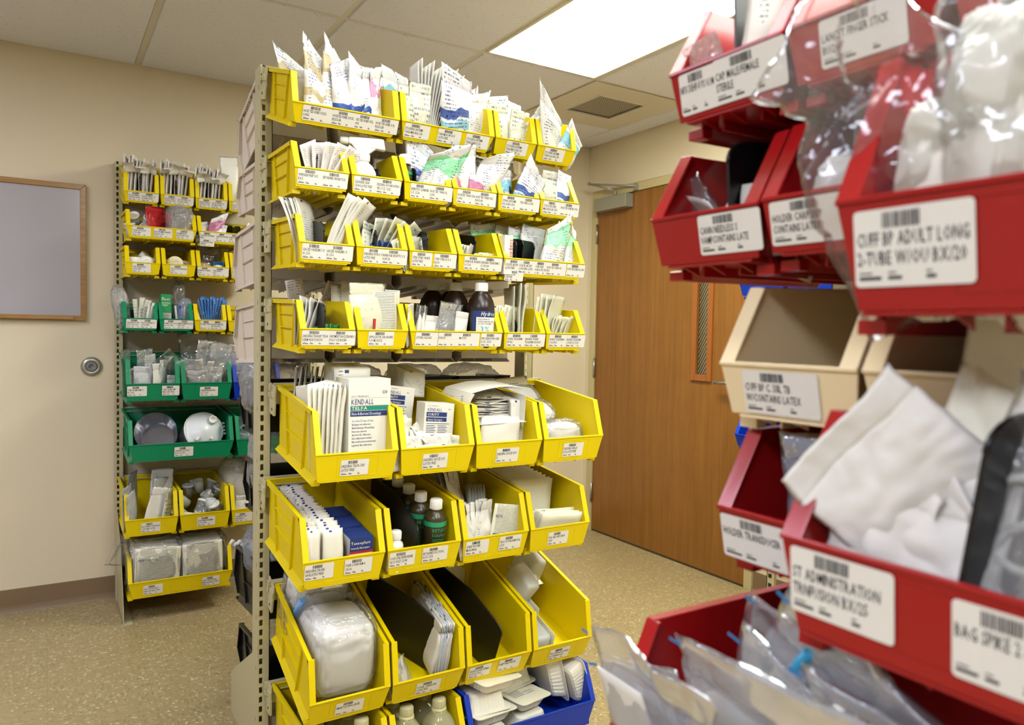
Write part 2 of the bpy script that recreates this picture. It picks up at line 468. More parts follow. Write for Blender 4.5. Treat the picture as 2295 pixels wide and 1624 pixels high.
# far wall carrying the whiteboard, door wall with its opening, and the two walls behind the camera
bm = bmesh.new(); box(bm, XL - 0.1, XD + 0.1, YW, YW + 0.1, 0, CZ + 0.1)
struct(finish(bm, 'wall_far', M_WALL))
DY0, DY1, DZ = 2.53, 3.775, 2.10
bm = bmesh.new()
box(bm, XD, XD + 0.14, YB, DY0 - 0.05, 0, CZ + 0.1); box(bm, XD, XD + 0.14, DY1 + 0.05, YW, 0, CZ + 0.1)
box(bm, XD, XD + 0.14, DY0 - 0.05, DY1 + 0.05, DZ + 0.055, CZ + 0.1)
struct(finish(bm, 'wall_right', M_WALL))
bm = bmesh.new(); box(bm, XL - 0.1, XL, YB, YW, 0, CZ + 0.1)
struct(finish(bm, 'wall_left', M_WALL))
bm = bmesh.new(); box(bm, XL - 0.1, XD + 0.14, YB - 0.1, YB, 0, CZ + 0.1)
struct(finish(bm, 'wall_back', M_WALL))
# cove base
def cove(name, a, b, nrm):
    bm = bmesh.new(); a = Vector(a); b = Vector(b); n = Vector(nrm)
    prof = [(0, 0), (0.017, 0), (0.014, 0.006), (0.006, 0.014), (0.0035, 0.026), (0.003, 0.1), (0, 0.101)]
    prism(bm, [a + n * d + Vector((0, 0, z)) for d, z in prof], [b + n * d + Vector((0, 0, z)) for d, z in prof])
    return struct(finish(bm, name, M_BASE))
cove('baseboard_far', (XL, YW, 0), (XD, YW, 0), (0, -1, 0))
cove('baseboard_right', (XD, YB, 0), (XD, DY0 - 0.055, 0), (-1, 0, 0))
cove('baseboard_left', (XL, YB, 0), (XL, YW, 0), (1, 0, 0))

# ceiling: tegular tiles lie in a metal grid; light and vent panels take three of the openings
GX = [-3.295 + 0.61 * i for i in range(11)]       # grid lines running toward the far wall
GX = [x + 0.0 for x in [0.365 - 0.61 * 6 + 0.61 * i for i in range(12)]]
GY = [2.832 - 1.22 * i for i in range(-1, 6)]
bm = bmesh.new(); box(bm, XL - 0.1, XD + 0.14, YB - 0.1, YW + 0.1, CZ + 0.03, CZ + 0.08)
struct(finish(bm, 'ceiling', M_TILE))
holes = {(round(x - 0.305, 2), round(y - 0.61, 2)) for x, y, c in LIGHT_SPOTS}
xs = [XL] + [x for x in GX if XL + 0.03 < x < XD - 0.03] + [XD]
ys = [YB] + sorted(y for y in GY if YB + 0.03 < y < YW - 0.03) + [YW]
bm = bmesh.new()
def tile(x0, x1, y0, y1):
    g = 0.0125; e = 0.004
    a0, a1, b0, b1 = x0 + g, x1 - g, y0 + g, y1 - g
    hexa(bm, [(a0 + e, b0 + e, CZ), (a1 - e, b0 + e, CZ), (a1 - e, b1 - e, CZ), (a0 + e, b1 - e, CZ), (a0, b0, CZ + 0.009), (a1, b0, CZ + 0.009), (a1, b1, CZ + 0.009), (a0, b1, CZ + 0.009)])
VX, VY = 2.19, 2.832
for i in range(len(xs) - 1):
    for j in range(len(ys) - 1):
        x0, x1, y0, y1 = xs[i], xs[i + 1], ys[j], ys[j + 1]
        hole = any(abs((x0 + x1) / 2 - (lx - 0.305)) < 0.1 and abs((y0 + y1) / 2 - (ly - 0.61)) < 0.2 for lx, ly, c in LIGHT_SPOTS)
        if hole:
            continue
        if abs(x0 - VX) < 0.03 and abs(y0 - VY) < 0.03:
            tile(x0, x1, y0 + 0.61, y1)
            continue
        tile(x0, x1, y0, y1)
struct(finish(bm, 'ceiling_tiles', M_TILE)).name = 'ceiling.001'
bm = bmesh.new()
for x in xs[1:-1]:
    box(bm, x - 0.0125, x + 0.0125, YB, YW, CZ + 0.0065, CZ + 0.0085)
for y in ys[1:-1]:
    box(bm, XL, XD, y - 0.0125, y + 0.0125, CZ + 0.006, CZ + 0.008)
box(bm, VX, VX + 0.61, VY + 0.61 - 0.0125, VY + 0.61 + 0.0125, CZ + 0.006, CZ + 0.008)
box(bm, XL, XD, YW - 0.02, YW, CZ + 0.004, CZ + 0.0085); box(bm, XD - 0.02, XD, YB, YW, CZ + 0.004, CZ + 0.0085)
struct(finish(bm, 'trim_1', M_GRID))
# recessed light panels: first is seen, third inferred; the others added unseen as fill
def emis(name, col, s):
    m = bpy.data.materials.new(name); m.use_nodes = True
    b = m.node_tree.nodes['Principled BSDF']
    b.inputs['Base Color'].default_value = (0.9, 0.9, 0.9, 1)
    b.inputs['Emission Color'].default_value = (*col, 1); b.inputs['Emission Strength'].default_value = s
    return m
for i, (lx, ly, c) in enumerate(LIGHT_SPOTS):
    t = empty('ceiling_light'); t.location = (lx - 0.305, ly - 0.61, CZ)
    where = ['bright rectangular ceiling light panel seen above the yellow bin rack', 'added ceiling fill panel, unseen, above the aisle in front of the yellow bins', 'ceiling light panel directly above the camera position', 'added ceiling fill panel, unseen, left part of the room near the whiteboard wall', 'unseen ceiling light panel added left of the camera position', 'unseen ceiling light panel added behind the near red bin rack'][i]
    tag(t, where, 'ceiling light', 'recessed ceiling lights')
    bm = bmesh.new(); hx, hy = 0.2925, 0.5975
    box(bm, -hx + 0.012, hx - 0.012, -hy + 0.012, hy - 0.012, 0.004, 0.006)
    finish(bm, 'diffuser', emis('light_panel_%d' % i, c, LIGHT_POWER), t)
    bm = bmesh.new()
    for a in (-1, 1):
        box(bm, *sorted((a * hx, a * (hx - 0.013))), -hy, hy, -0.001, 0.012)
        box(bm, -hx + 0.013, hx - 0.013, *sorted((a * hy, a * (hy - 0.013))), -0.001, 0.012)
    finish(bm, 'frame', M_GRID, t, 0.001)
# return-air grille panel
t = empty('ceiling_vent'); t.location = (VX + 0.305, VY + 0.305, CZ)
tag(t, 'square perforated metal vent panel in the ceiling beside the bright light', 'vent')
bm = bmesh.new(); h = 0.293; q = 0.145
for x0, x1, y0, y1 in ((-h, h, -h, -q), (-h, h, q, h), (-h, -q, -q, q), (q, h, -q, q)):
    box(bm, x0, x1, y0, y1, 0.0, 0.004)
finish(bm, 'panel', M_GRID, t)
def mesh_grille():
    m = bpy.data.materials.new('perforated_grille'); k = N(m)
    p = k.new('ShaderNodeTexCoord').outputs['Object']
    sp = k.new('ShaderNodeSeparateXYZ'); k.link(p, sp.inputs[0])
    a = k.math('FRACT', k.math('MULTIPLY', k.math('ADD', sp.outputs[0], sp.outputs[1]), 75.0)); b = k.math('FRACT', k.math('MULTIPLY', k.math('SUBTRACT', sp.outputs[0], sp.outputs[1]), 75.0))
    f = k.math('MULTIPLY', k.math('GREATER_THAN', a, 0.35), k.math('GREATER_THAN', b, 0.35))
    k.link(k.mix(f, rgb(186, 178, 160), rgb(52, 48, 40)), k.b.inputs['Base Color']); k.b.inputs['Roughness'].default_value = 0.5
    return m
bm = bmesh.new(); box(bm, -q, q, -q, q, 0.008, 0.010); finish(bm, 'grille', mesh_grille(), t)
bm = bmesh.new()
for a in (-1, 1):
    box(bm, *sorted((a * q, a * (q + 0.006))), -q - 0.006, q + 0.006, -0.003, 0.001); box(bm, -q, q, *sorted((a * q, a * (q + 0.006))), -0.003, 0.001)
finish(bm, 'grille_rim', M_WHP, t)

# door
d = empty('door_1'); struct(d); d.location = (XD, DY1, 0)
bm = bmesh.new(); W_ = DY1 - DY0
LY0, LY1, LZ0, LZ1 = DY0 + 0.245 + 0.035, DY0 + 0.245 + 0.125, 1.045, 1.75     # glazed slot in world y
for y0, y1, z0, z1 in ((-W_ + 0.003, LY0 - DY1, 0.012, DZ), (LY1 - DY1, -0.003, 0.012, DZ), (LY0 - DY1, LY1 - DY1, 0.012, LZ0), (LY0 - DY1, LY1 - DY1, LZ1, DZ)):
    box(bm, 0.002, 0.046, y0, y1, z0, z1)
leaf = finish(bm, 'leaf', M_DOOR, d); struct(leaf)
bm = bmesh.new(); a, b_ = LY0 - DY1, LY1 - DY1
for y0, y1, z0, z1 in ((a - 0.028, a + 0.006, LZ0 - 0.028, LZ1 + 0.028), (b_ - 0.006, b_ + 0.028, LZ0 - 0.028, LZ1 + 0.028), (a, b_, LZ0 - 0.028, LZ0 + 0.006), (a, b_, LZ1 - 0.006, LZ1 + 0.028)):
    box(bm, -0.012, 0.004, y0, y1, z0, z1)
struct(finish(bm, 'vision_frame', M_LITE, d, 0.002))
def wired():
    m = bpy.data.materials.new('wired_glass'); k = N(m)
    p = k.new('ShaderNodeTexCoord').outputs['Object']
    sp = k.new('ShaderNodeSeparateXYZ'); k.link(p, sp.inputs[0])
    a = k.math('FRACT', k.math('MULTIPLY', k.math('ADD', k.math('MULTIPLY', sp.outputs[1], 1.6), sp.outputs[2]), 38.0))
    k.link(k.mix(k.math('LESS_THAN', a, 0.12), rgb(74, 64, 34), rgb(200, 196, 180)), k.b.inputs['Base Color']); k.b.inputs['Roughness'].default_value = 0.12
    return m
bm = bmesh.new(); box(bm, 0.016, 0.022, a, b_, LZ0, LZ1); struct(finish(bm, 'glass', wired(), d))
bm = bmesh.new()
for z in (0.25, 1.045, 1.885):
    tube(bm, [(-0.006, -0.002, z - 0.06), (-0.006, -0.002, z + 0.06)], 0.0075, 10)
    for q_ in range(1, 5):
        tube(bm, [(-0.006, -0.002, z - 0.06 + q_ * 0.024 - 0.001), (-0.006, -0.002, z - 0.06 + q_ * 0.024 + 0.001)], 0.0082, 10)
struct(finish(bm, 'hinge', M_STEEL, d))
bm = bmesh.new(); yb = -W_ + 0.07
tube(bm, [(-0.002, yb, 1.02), (-0.012, yb, 1.02)], 0.028, 24); tube(bm, [(-0.01, yb, 1.02), (-0.055, yb, 1.02)], 0.009, 12)
tube(bm, [(-0.055, yb - 0.005, 1.02), (-0.058, yb + 0.05, 1.022), (-0.055, yb + 0.115, 1.02)], 0.0095, 12)
struct(finish(bm, 'lever_handle', M_STEEL, d))
bm = bmesh.new(); box(bm, 0.003, 0.04, -W_ + 0.003, -0.003, 0.0, 0.011); struct(finish(bm, 'door_sweep', mat('dark_sweep', rgb(60, 52, 34), 0.6), d))
bm = bmesh.new()
box(bm, XD - 0.008, XD + 0.1, DY0 - 0.05, DY0 - 0.001, 0, DZ + 0.052); box(bm, XD - 0.008, XD + 0.1, DY1 + 0.001, DY1 + 0.05, 0, DZ + 0.052)
box(bm, XD - 0.008, XD + 0.1, DY0, DY1, DZ + 0.003, DZ + 0.052); box(bm, XD + 0.05, XD + 0.1, DY0, DY1, 0, DZ)
struct(finish(bm, 'trim_2', M_FRAME, None, 0.002))
t = empty('door_closer'); t.location = (XD, DY1, DZ); tag(t, 'grey hydraulic door closer with folding arm at the top of the wooden door', 'door closer')
bm = bmesh.new(); box(bm, -0.062, 0.0, -0.335, -0.035, -0.088, -0.008); finish(bm, 'body', M_CLOSER, t, 0.004)
bm = bmesh.new(); tube(bm, [(-0.03, -0.2, -0.008), (-0.03, -0.2, 0.03)], 0.01, 12)
tube(bm, [(-0.03, -0.2, 0.024), (-0.10, -0.03, 0.085)], 0.006, 8); tube(bm, [(-0.10, -0.03, 0.082), (-0.012, -0.37, 0.03)], 0.006, 8)
tube(bm, [(-0.10, -0.03, 0.076), (-0.10, -0.03, 0.094)], 0.009, 12); tube(bm, [(-0.012, -0.37, 0.014), (-0.012, -0.37, 0.045)], 0.012, 12)
box(bm, -0.02, -0.008, -0.39, -0.35, 0.005, 0.03)
finish(bm, 'arm', M_CLOSER, t)

# whiteboard, wall bumper
t = empty('whiteboard'); t.location = (0, YW, 0); tag(t, 'grey whiteboard in an oak frame hung on the beige wall', 'whiteboard')
x0, x1, z0, z1 = -1.06, 0.157, 1.272, 1.873
bm = bmesh.new(); box(bm, x0 + 0.01, x1 - 0.01, -0.010, -0.002, z0 + 0.01, z1 - 0.01)
finish(bm, 'panel', mat('whiteboard_enamel', rgb(168, 165, 170), 0.2, spec=0.6), t)
bm = bmesh.new(); fw = 0.022
def mitre(p, q, r_, s_):
    prism(bm, [(x, -0.002, z) for x, z in (p, q, r_, s_)], [(x, -0.020, z) for x, z in (p, q, r_, s_)])
o_, i_ = [(x0, z0), (x1, z0), (x1, z1), (x0, z1)], [(x0 + fw, z0 + fw), (x1 - fw, z0 + fw), (x1 - fw, z1 - fw), (x0 + fw, z1 - fw)]
for e in range(4):
    mitre(o_[e], o_[(e + 1) % 4], i_[(e + 1) % 4], i_[e])
finish(bm, 'frame', M_OAK, t, 0.0015)
bm = bmesh.new(); box(bm, x0 + 0.05, x1 - 0.05, -0.034, -0.019, z0 + 0.004, z0 + 0.018); finish(bm, 'tray', M_OAK, t, 0.001)
t = empty('wall_bumper'); t.location = (0.177, YW, 1.067); t.rotation_euler = (math.pi / 2, 0, 0)
tag(t, 'round metal door stop with rubber centre on the beige wall', 'door stop')
bm = bmesh.new(); lathe(bm, [(0.043, 0), (0.043, 0.006), (0.038, 0.013), (0.026, 0.018), (0.0225, 0.013), (0.0, 0.013)], 40); finish(bm, 'plate', M_STEEL, t)
bm = bmesh.new(); lathe(bm, [(0.022, 0.008), (0.022, 0.020), (0.018, 0.023), (0.011, 0.022), (0.009, 0.016), (0.0, 0.015)], 32); finish(bm, 'rubber_pad', mat('grey_rubber', rgb(120, 118, 116), 0.6), t)

# ------------------------------------------------------------------ hanging bins
IN = 0.0254
def bin_body(W, D, H):
    bm = bmesh.new()
    f, s, th = 0.009, 0.006, 0.0024
    zl, yB, z0 = 0.45 * H, (0.85 if D < 0.3 else 0.88) * D, 0.006
    xo = lambda z: f + s * (1 - z / H)
    def P(x, y, z, m): return ((W - x) if m else x, -y, z)
    for m in (0, 1):
        out = [(0, H), (yB, H), (D - 0.003, zl), (D - 0.013, z0), (0, z0)]
        prism(bm, [P(xo(z), y, z, m) for y, z in out], [P(xo(z) + th, y, z, m) for y, z in out])
        # flange along the top and down the opening edge
        hexa(bm, [P(0, 0, H - 0.003, m), P(xo(H) + th, 0, H - 0.003, m), P(xo(H) + th, yB, H - 0.003, m), P(0, yB, H - 0.003, m), P(0, 0, H, m), P(xo(H) + th, 0, H, m), P(xo(H) + th, yB, H, m), P(0, yB, H, m)])
        hexa(bm, [P(0, 0, H - 0.011, m), P(0.002, 0, H - 0.011, m), P(0.002, yB, H - 0.011, m), P(0, yB, H - 0.011, m), P(0, 0, H - 0.001, m), P(0.002, 0, H - 0.001, m), P(0.002, yB, H - 0.001, m), P(0, yB, H - 0.001, m)])
        w2 = 0.0165
        hexa(bm, [P(0, yB - 0.0035, H, m), P(w2, yB - 0.0035, H - 0.001, m), P(w2, yB, H - 0.001, m), P(0, yB, H, m),
                  P(0, D - 0.0035, zl, m), P(w2, D - 0.0035, zl, m), P(w2, D, zl, m), P(0, D, zl, m)])
        # down-turned front edge
        hexa(bm, [P(0, yB - 0.010, H - 0.001, m), P(0.002, yB - 0.010, H - 0.001, m), P(0.002, yB, H, m), P(0, yB, H, m),
                  P(0, D - 0.009, zl, m), P(0.002, D - 0.009, zl, m), P(0.002, D, zl, m), P(0, D, zl, m)])
        # skirt flaring out at the foot, with a nub at its front end
        e = D - 0.034
        hexa(bm, [P(0.001, 0.004, -0.004, m), P(0.001, e, -0.004, m), P(xo(0) + 0.002, e, 0.012, m), P(xo(0) + 0.002, 0.004, 0.012, m),
                  P(0.003, 0.004, -0.006, m), P(0.003, e, -0.006, m), P(xo(0) + 0.004, e, 0.009, m), P(xo(0) + 0.004, 0.004, 0.009, m)])
        box(bm, *sorted((P(0.002, 0, 0, m)[0], P(0.022, 0, 0, m)[0])), -e - 0.008, -e + 0.006, -0.006, 0.004)
        # stiffening ribs
        for (ya, yc) in ((0.20, 0.27), (0.70, 0.62)):
            hexa(bm, [P(0.0035, ya * D, H - 0.004, m), P(xo(H) + 0.001, ya * D, H - 0.004, m), P(xo(H) + 0.001, ya * D + 0.0025, H - 0.004, m), P(0.0035, ya * D + 0.0025, H - 0.004, m),
                      P(0.0075, yc * D, 0.004, m), P(xo(0) + 0.001, yc * D, 0.004, m), P(xo(0) + 0.001, yc * D + 0.0025, 0.004, m), P(0.0075, yc * D + 0.0025, 0.004, m)])
        for hz in (0.70, 0.42):
            z = hz * H
            box(bm, *sorted((P(0.005, 0, 0, m)[0], P(xo(z) + 0.001, 0, 0, m)[0])), -(0.66) * D, -(0.23) * D, z - 0.0012, z + 0.0012)
        for q in range(6):
            yy = (0.33 + 0.045 * q) * D
            hexa(bm, [P(0.002, yy, H - 0.010, m), P(xo(H), yy, H - 0.010, m), P(xo(H), yy + 0.005, H - 0.010, m), P(0.002, yy + 0.005, H - 0.010, m),
                      P(0.002, yy - 0.002, H - 0.002, m), P(xo(H), yy - 0.002, H - 0.002, m), P(xo(H), yy + 0.007, H - 0.002, m), P(0.002, yy + 0.007, H - 0.002, m)])
    box(bm, xo(0), W - xo(0), -D + 0.010, 0, z0, z0 + 0.0025)
    hexa(bm, [(xo(0), -0.0025, z0), (W - xo(0), -0.0025, z0), (W - xo(0), 0, z0), (xo(0), 0, z0), (f, -0.0025, H - 0.002), (W - f, -0.0025, H - 0.002), (W - f, 0, H - 0.002), (f, 0, H - 0.002)])
    # hanging lip on the back edge
    box(bm, 0.003, W - 0.003, -0.004, 0.008, H - 0.004, H)
    # front wall with rolled lip
    xb = 0.045 * W
    hexa(bm, [(xb, -D + 0.010, 0.009), (W - xb, -D + 0.010, 0.009), (W - xb, -D + 0.013, 0.009), (xb, -D + 0.013, 0.009),
              (0.0, -D + 0.001, zl), (W, -D + 0.001, zl), (W, -D + 0.004, zl), (0.0, -D + 0.004, zl)])
    box(bm, 0, W, -D - 0.0008, -D + 0.005, zl - 0.003, zl + 0.0008)
    for q in (0.25, 0.5, 0.75):
        hexa(bm, [(q * W, -D + 0.036, -0.003), (q * W + 0.002, -D + 0.036, -0.003), (q * W + 0.002, -D + 0.034, 0.008), (q * W, -D + 0.034, 0.008),
                  (q * W, -D + 0.012, 0.006), (q * W + 0.002, -D + 0.012, 0.006), (q * W + 0.002, -D + 0.012, 0.009), (q * W, -D + 0.012, 0.009)])
    for q in (0.32, 0.66):
        box(bm, q * W, q * W + 0.003, -D + 0.03, -0.01, -0.004, z0)
    if H > 0.14:      # raised card window on the large fronts
        fy = lambda z: -D + 0.001 + (zl - z) / (zl - 0.009) * 0.009 - 0.0008
        xa, xc, za, zc = 0.26 * W if W < 0.3 else 0.40 * W, 0.76 * W if W < 0.3 else 0.60 * W, 0.018, zl - 0.008
        for (p, q, r_, t_) in ((xa, xc, za, za + 0.0015), (xa, xc, zc - 0.0015, zc), (xa, xa + 0.0015, za, zc), (xc - 0.0015, xc, za, zc)):
            hexa(bm, [(p, fy(r_), r_), (q, fy(r_), r_), (q, fy(r_) + 0.003, r_), (p, fy(r_) + 0.003, r_), (p, fy(t_), t_), (q, fy(t_), t_), (q, fy(t_) + 0.003, t_), (p, fy(t_) + 0.003, t_)])
    return bm

BINM = {}
HEADS = {}
def add_label(root, W, D, H, x, wd, l1, l2, z1=None, ht=None, lift=0, rot=0.0):
    """adhesive shelf label on the front wall: bar code, one or two printed lines, small print"""
    zl = 0.45 * H
    ht = ht or (0.038 if H < 0.14 else 0.042)
    z1 = z1 if z1 is not None else zl - (0.004 if H < 0.14 else 0.018)
    sl = 0.009 / (zl - 0.009)
    up = Vector((0, sl * -1, 1)).normalized()       # front leans back towards its foot
    up = Vector((0, -sl, 1)).normalized()
    org = Vector((x, -D + 0.001 + (zl - (z1 - ht)) * sl - 0.0011 - lift, z1 - ht))
    R = Vector((math.cos(rot), 0, math.sin(rot))); U = (up + Vector((-math.sin(rot), 0, 0))).normalized()
    nrm = Vector((0, -1, 0))
    bm = bmesh.new()
    pts = []
    rr = 0.003
    for (cx, cz, a0) in ((wd - rr, rr, -90), (wd - rr, ht - rr, 0), (rr, ht - rr, 90), (rr, rr, 180)):
        for k in range(4):
            a = math.radians(a0 + 30 * k); pts.append((cx + rr * math.cos(a), cz + rr * math.sin(a)))
    prism(bm, [org + R * a + U * b for a, b in pts], [org + R * a + U * b + nrm * 0.0003 for a, b in pts])
    lab = finish(bm, 'label', M_LABEL, root)
    bm = bmesh.new(); o = org + nrm * 0.0006
    rnd = random.Random(hash_s(l1 + l2))
    bw = min(0.024, wd * 0.36); bx = wd * 0.26; n = 16; xx = bx
    while xx < bx + bw:
        q = rnd.choice((0.0005, 0.0008, 0.0011)); z = o + R * xx + U * (ht * 0.75)
        v = [bm.verts.new(p) for p in (z, z + R * q, z + R * q + U * ht * 0.20, z + U * ht * 0.20)]; bm.faces.new(v)
        xx += q + rnd.choice((0.0004, 0.0006, 0.0009))
    mw = wd * 0.93
    for i, l in enumerate((l1, l2)):
        if not l:
            continue
        sz = ht * 0.25
        adv = sum((GLY[c][2] + 0.09) if c in GLY else 0.3 for c in l)
        text(bm, l, o + R * wd * 0.03 + U * (ht * (0.53 - 0.245 * i)), sz, min(0.56, mw / (adv * sz)), R, U, gap=0.09)
    for (a, b) in ((0.04, 0.2), (0.3, 0.12), (0.62, 0.08)):
        for (zz, hh, kk) in ((0.17, 0.018, 0.6), (0.09, 0.045, 1.0)):
            z = o + R * (wd * a) + U * (ht * zz)
            v = [bm.verts.new(p) for p in (z, z + R * wd * b * kk, z + R * wd * b * kk + U * ht * hh, z + U * ht * hh)]; bm.faces.new(v)
    finish(bm, 'label_print', M_INK, lab)

def hash_s(s):
    h = 7
    for c in s:
        h = (h * 31 + ord(c)) % 1000003
    return h

class Bin:
    pass
def hang(M, W, D, H, mt, color, label, labels=(), group=None, name='storage_bin'):
    """M places the back-top-left corner; the bin hangs from it"""
    key = (round(W, 4), round(D, 4), round(H, 4), mt.name)
    root = empty(name)
    if key not in BINM:
        o = finish(bin_body(W, D, H), 'tub', mt, root, 0.0009); BINM[key] = o.data
    else:
        o = link(BINM[key], 'tub', root, 0.0009)
    root.matrix_world = M @ T((0, 0, -H))
    tag(root, label, 'storage bin', group)
    n = len(labels)
    for i, L in enumerate(labels):
        add_label(root, W, D, H, L[0] * W, L[1] * W, L[2], L[3] if len(L) > 3 else '', lift=0.0004 * (i % 2), **(L[4] if len(L) > 4 else {}))
    b = Bin(); b.M = root.matrix_world.copy(); b.W, b.D, b.H = W, D, H; b.root = root
    return b

def post(parent, x0, x1, y0, y1, z1, face=-1, lean=0.0, slots=True):
    """channel upright with a column of slots; face: side (-y or +y) that carries slots (0 both)"""
    bm = bmesh.new(); th = 0.002
    sw, sx = 0.009, 0.005
    L = lambda z: lean * (1.0 - z / 1.98)
    def q(a, b, c, d, e, g):
        hexa(bm, [(a + L(e), c, e), (b + L(e), c, e), (b + L(e), d, e), (a + L(e), d, e), (a + L(g), c, g), (b + L(g), c, g), (b + L(g), d, g), (a + L(g), d, g)])
    q(x0, x0 + th, y0, y1, 0, z1)                 # outer web
    for (ya, yb) in ((y0, y0 + th), (y1 - th, y1)):
        q(x0 + th, x0 + sx, ya, yb, 0, z1); q(x0 + sx + sw, x1, ya, yb, 0, z1)
        z = 0.0
        while z < z1 - 0.001:
            q(x0 + sx, x0 + sx + sw, ya, yb, z, min(z + 0.011, z1)); z += 0.028
    q(x1 - th, x1, y0, y0 + 0.014, 0, z1); q(x1 - th, x1, y1 - 0.014, y1, 0, z1)
    q(x0, x1, y0, y1, z1 - 0.0005, z1)
    o = finish(bm, 'post', M_RACK, parent, 0.0)
    bm = bmesh.new()
    z = 0.12
    while z < z1:
        a = x0 + L(z) - 0.0004
        v = [bm.verts.new(p) for p in ((a, (y0 + y1) / 2 - 0.013, z), (a, (y0 + y1) / 2 - 0.016, z), (a, (y0 + y1) / 2 - 0.016, z + 0.012), (a, (y0 + y1) / 2 - 0.013, z + 0.012))]
        bm.faces.new(v); z += 0.15
    finish(bm, 'punch_mark', M_DARK, o)
    return o

def rail(parent, M, Lx, H):
    """M: same corner as the bins; horizontal hook rail with end brackets that engage the post slots"""
    bm = bmesh.new()
    box(bm, 0.0, Lx, 0.003, 0.006, -0.055, 0.004); box(bm, 0.0, Lx, -0.010, 0.006, -0.016, -0.014); box(bm, 0.0, Lx, 0.006, 0.022, 0.000, 0.002)
    for v in bm.verts: v.co = M @ v.co
    o = finish(bm, 'hook_rail', M_RACK, parent)
    for s in (0, 1):
        x = 0.0 if s == 0 else Lx
        bm = bmesh.new(); e = 1 if s == 0 else -1
        box(bm, *sorted((x - 0.002 * e, x + 0.002 * e)), -0.012, 0.048, -0.085, -0.002)
        box(bm, *sorted((x - 0.006 * e, x - 0.001 * e)), -0.016, 0.016, -0.036, -0.018)
        box(bm, *sorted((x - 0.010 * e, x)), 0.018, 0.03, -0.020, -0.001)
        box(bm, *sorted((x - 0.010 * e, x)), 0.018, 0.03, -0.038, -0.024)
        box(bm, *sorted((x - 0.004 * e, x)), -0.012, 0.03, -0.086, -0.046)
        for v in bm.verts: v.co = M @ v.co
        br = finish(bm, 'end_bracket', M_RACK, parent, 0.0008)
        bm = bmesh.new(); tube(bm, [(x - 0.0046 * e, 0.008, -0.07), (x - 0.0036 * e, 0.008, -0.07)], 0.0042, 12)
        for v in bm.verts: v.co = M @ v.co
        finish(bm, 'bolt', M_DARK, br)
# ------------------------------------------------------------------ contents: builders (origin at base centre, front toward -y)
def pouch_mesh(w, h, t, seed=0, crumple=0.006, bend=0.0, sway=0.0, fill=0.8, nx=14, nz=22, peak=0.0, flare=0.0, slump=0.0, freq=1.0, pinch=0.0):
    bm = bmesh.new()
    uvl = bm.loops.layers.uv.new('uv')
    so = Vector((seed * 7.13, seed * 3.7, seed * 1.9))
    def mid(u, v):
        x = (u - 0.5) * w * (1 + flare * v - pinch * math.sin(math.pi * min(1, v * 1.0)) * 0.0 - pinch * max(0, 1 - abs(v - 0.8) / 0.2))
        z = v * h
        if peak:       # corners of the top seal ride up or down
            z += peak * (u - 0.5) * 2 * v * v * h
        p = Vector((x, 0, z))
        c1 = noise.noise((Vector((u * 1.6 * w / 0.1, v * 1.6 * h / 0.1, 0)) * freq) + so)
        c2 = 1 - 2 * abs(noise.noise((Vector((u * 2.6 * w / 0.1, v * 2.2 * h / 0.1, 3.1)) * freq) + so))
        c3 = 1 - 2 * abs(noise.noise((Vector((u * 6 * w / 0.1 + v * 3, v * 5 * h / 0.1, 9.1)) * freq) + so))
        return p, c1, c2, c3
    def pt(u, v, side):
        p, c1, c2, c3 = mid(u, v)
        prof = (max(0.0, math.sin(math.pi * u)) ** 0.55)
        vv = min(1.0, v / fill) if v < fill else 0
        bv = (math.sin(math.pi * min(1, max(0, v / fill)) * 0.86 + 0.35) if v < fill else 0)
        bv = max(0.0, bv) ** 0.7 * (min(1, v / 0.08))
        bulge = t * 0.5 * prof * bv
        env = 0.25 + 0.75 * math.sin(math.pi * min(1, max(0, u))) ** 0.5
        y = -bend * v * v * h - side * bulge + crumple * (0.8 * c1)
        loc = crumple * (0.6 * c2 + 0.4 * c3) * env * min(1, v / 0.05)
        y += loc * (0.65 if side > 0 else 0.35)
        x = p.x + sway * v * v * h + crumple * 0.6 * c2 * v
        z = p.z - slump * h * v * v * 0.3 + crumple * 0.8 * c1 * v
        return (x, y, z)
    F = {}; B = {}
    for i in range(nx + 1):
        for j in range(nz + 1):
            u, v = i / nx, j / nz
            F[i, j] = bm.verts.new(pt(u, v, 1))
            if i in (0, nx) or j in (0, nz):
                B[i, j] = F[i, j]
            else:
                B[i, j] = bm.verts.new(pt(u, v, -1))
    for i in range(nx):
        for j in range(nz):
            for G, rev in ((F, False), (B, True)):
                idx = [(i, j), (i + 1, j), (i + 1, j + 1), (i, j + 1)]
                if rev: idx = idx[::-1]
                f = bm.faces.new([G[k] for k in idx]); f.smooth = True
                for l, k in zip(f.loops, idx):
                    l[uvl].uv = (k[0] / nx, k[1] / nz)
    return bm

def pouch(name, w, h, t, m, seed=0, parent=None, **kw):
    bm = pouch_mesh(w, h, t, seed, **kw)
    me = bpy.data.meshes.new(name); bm.to_mesh(me); bm.free(); me.materials.append(m)
    return link(me, name, parent)

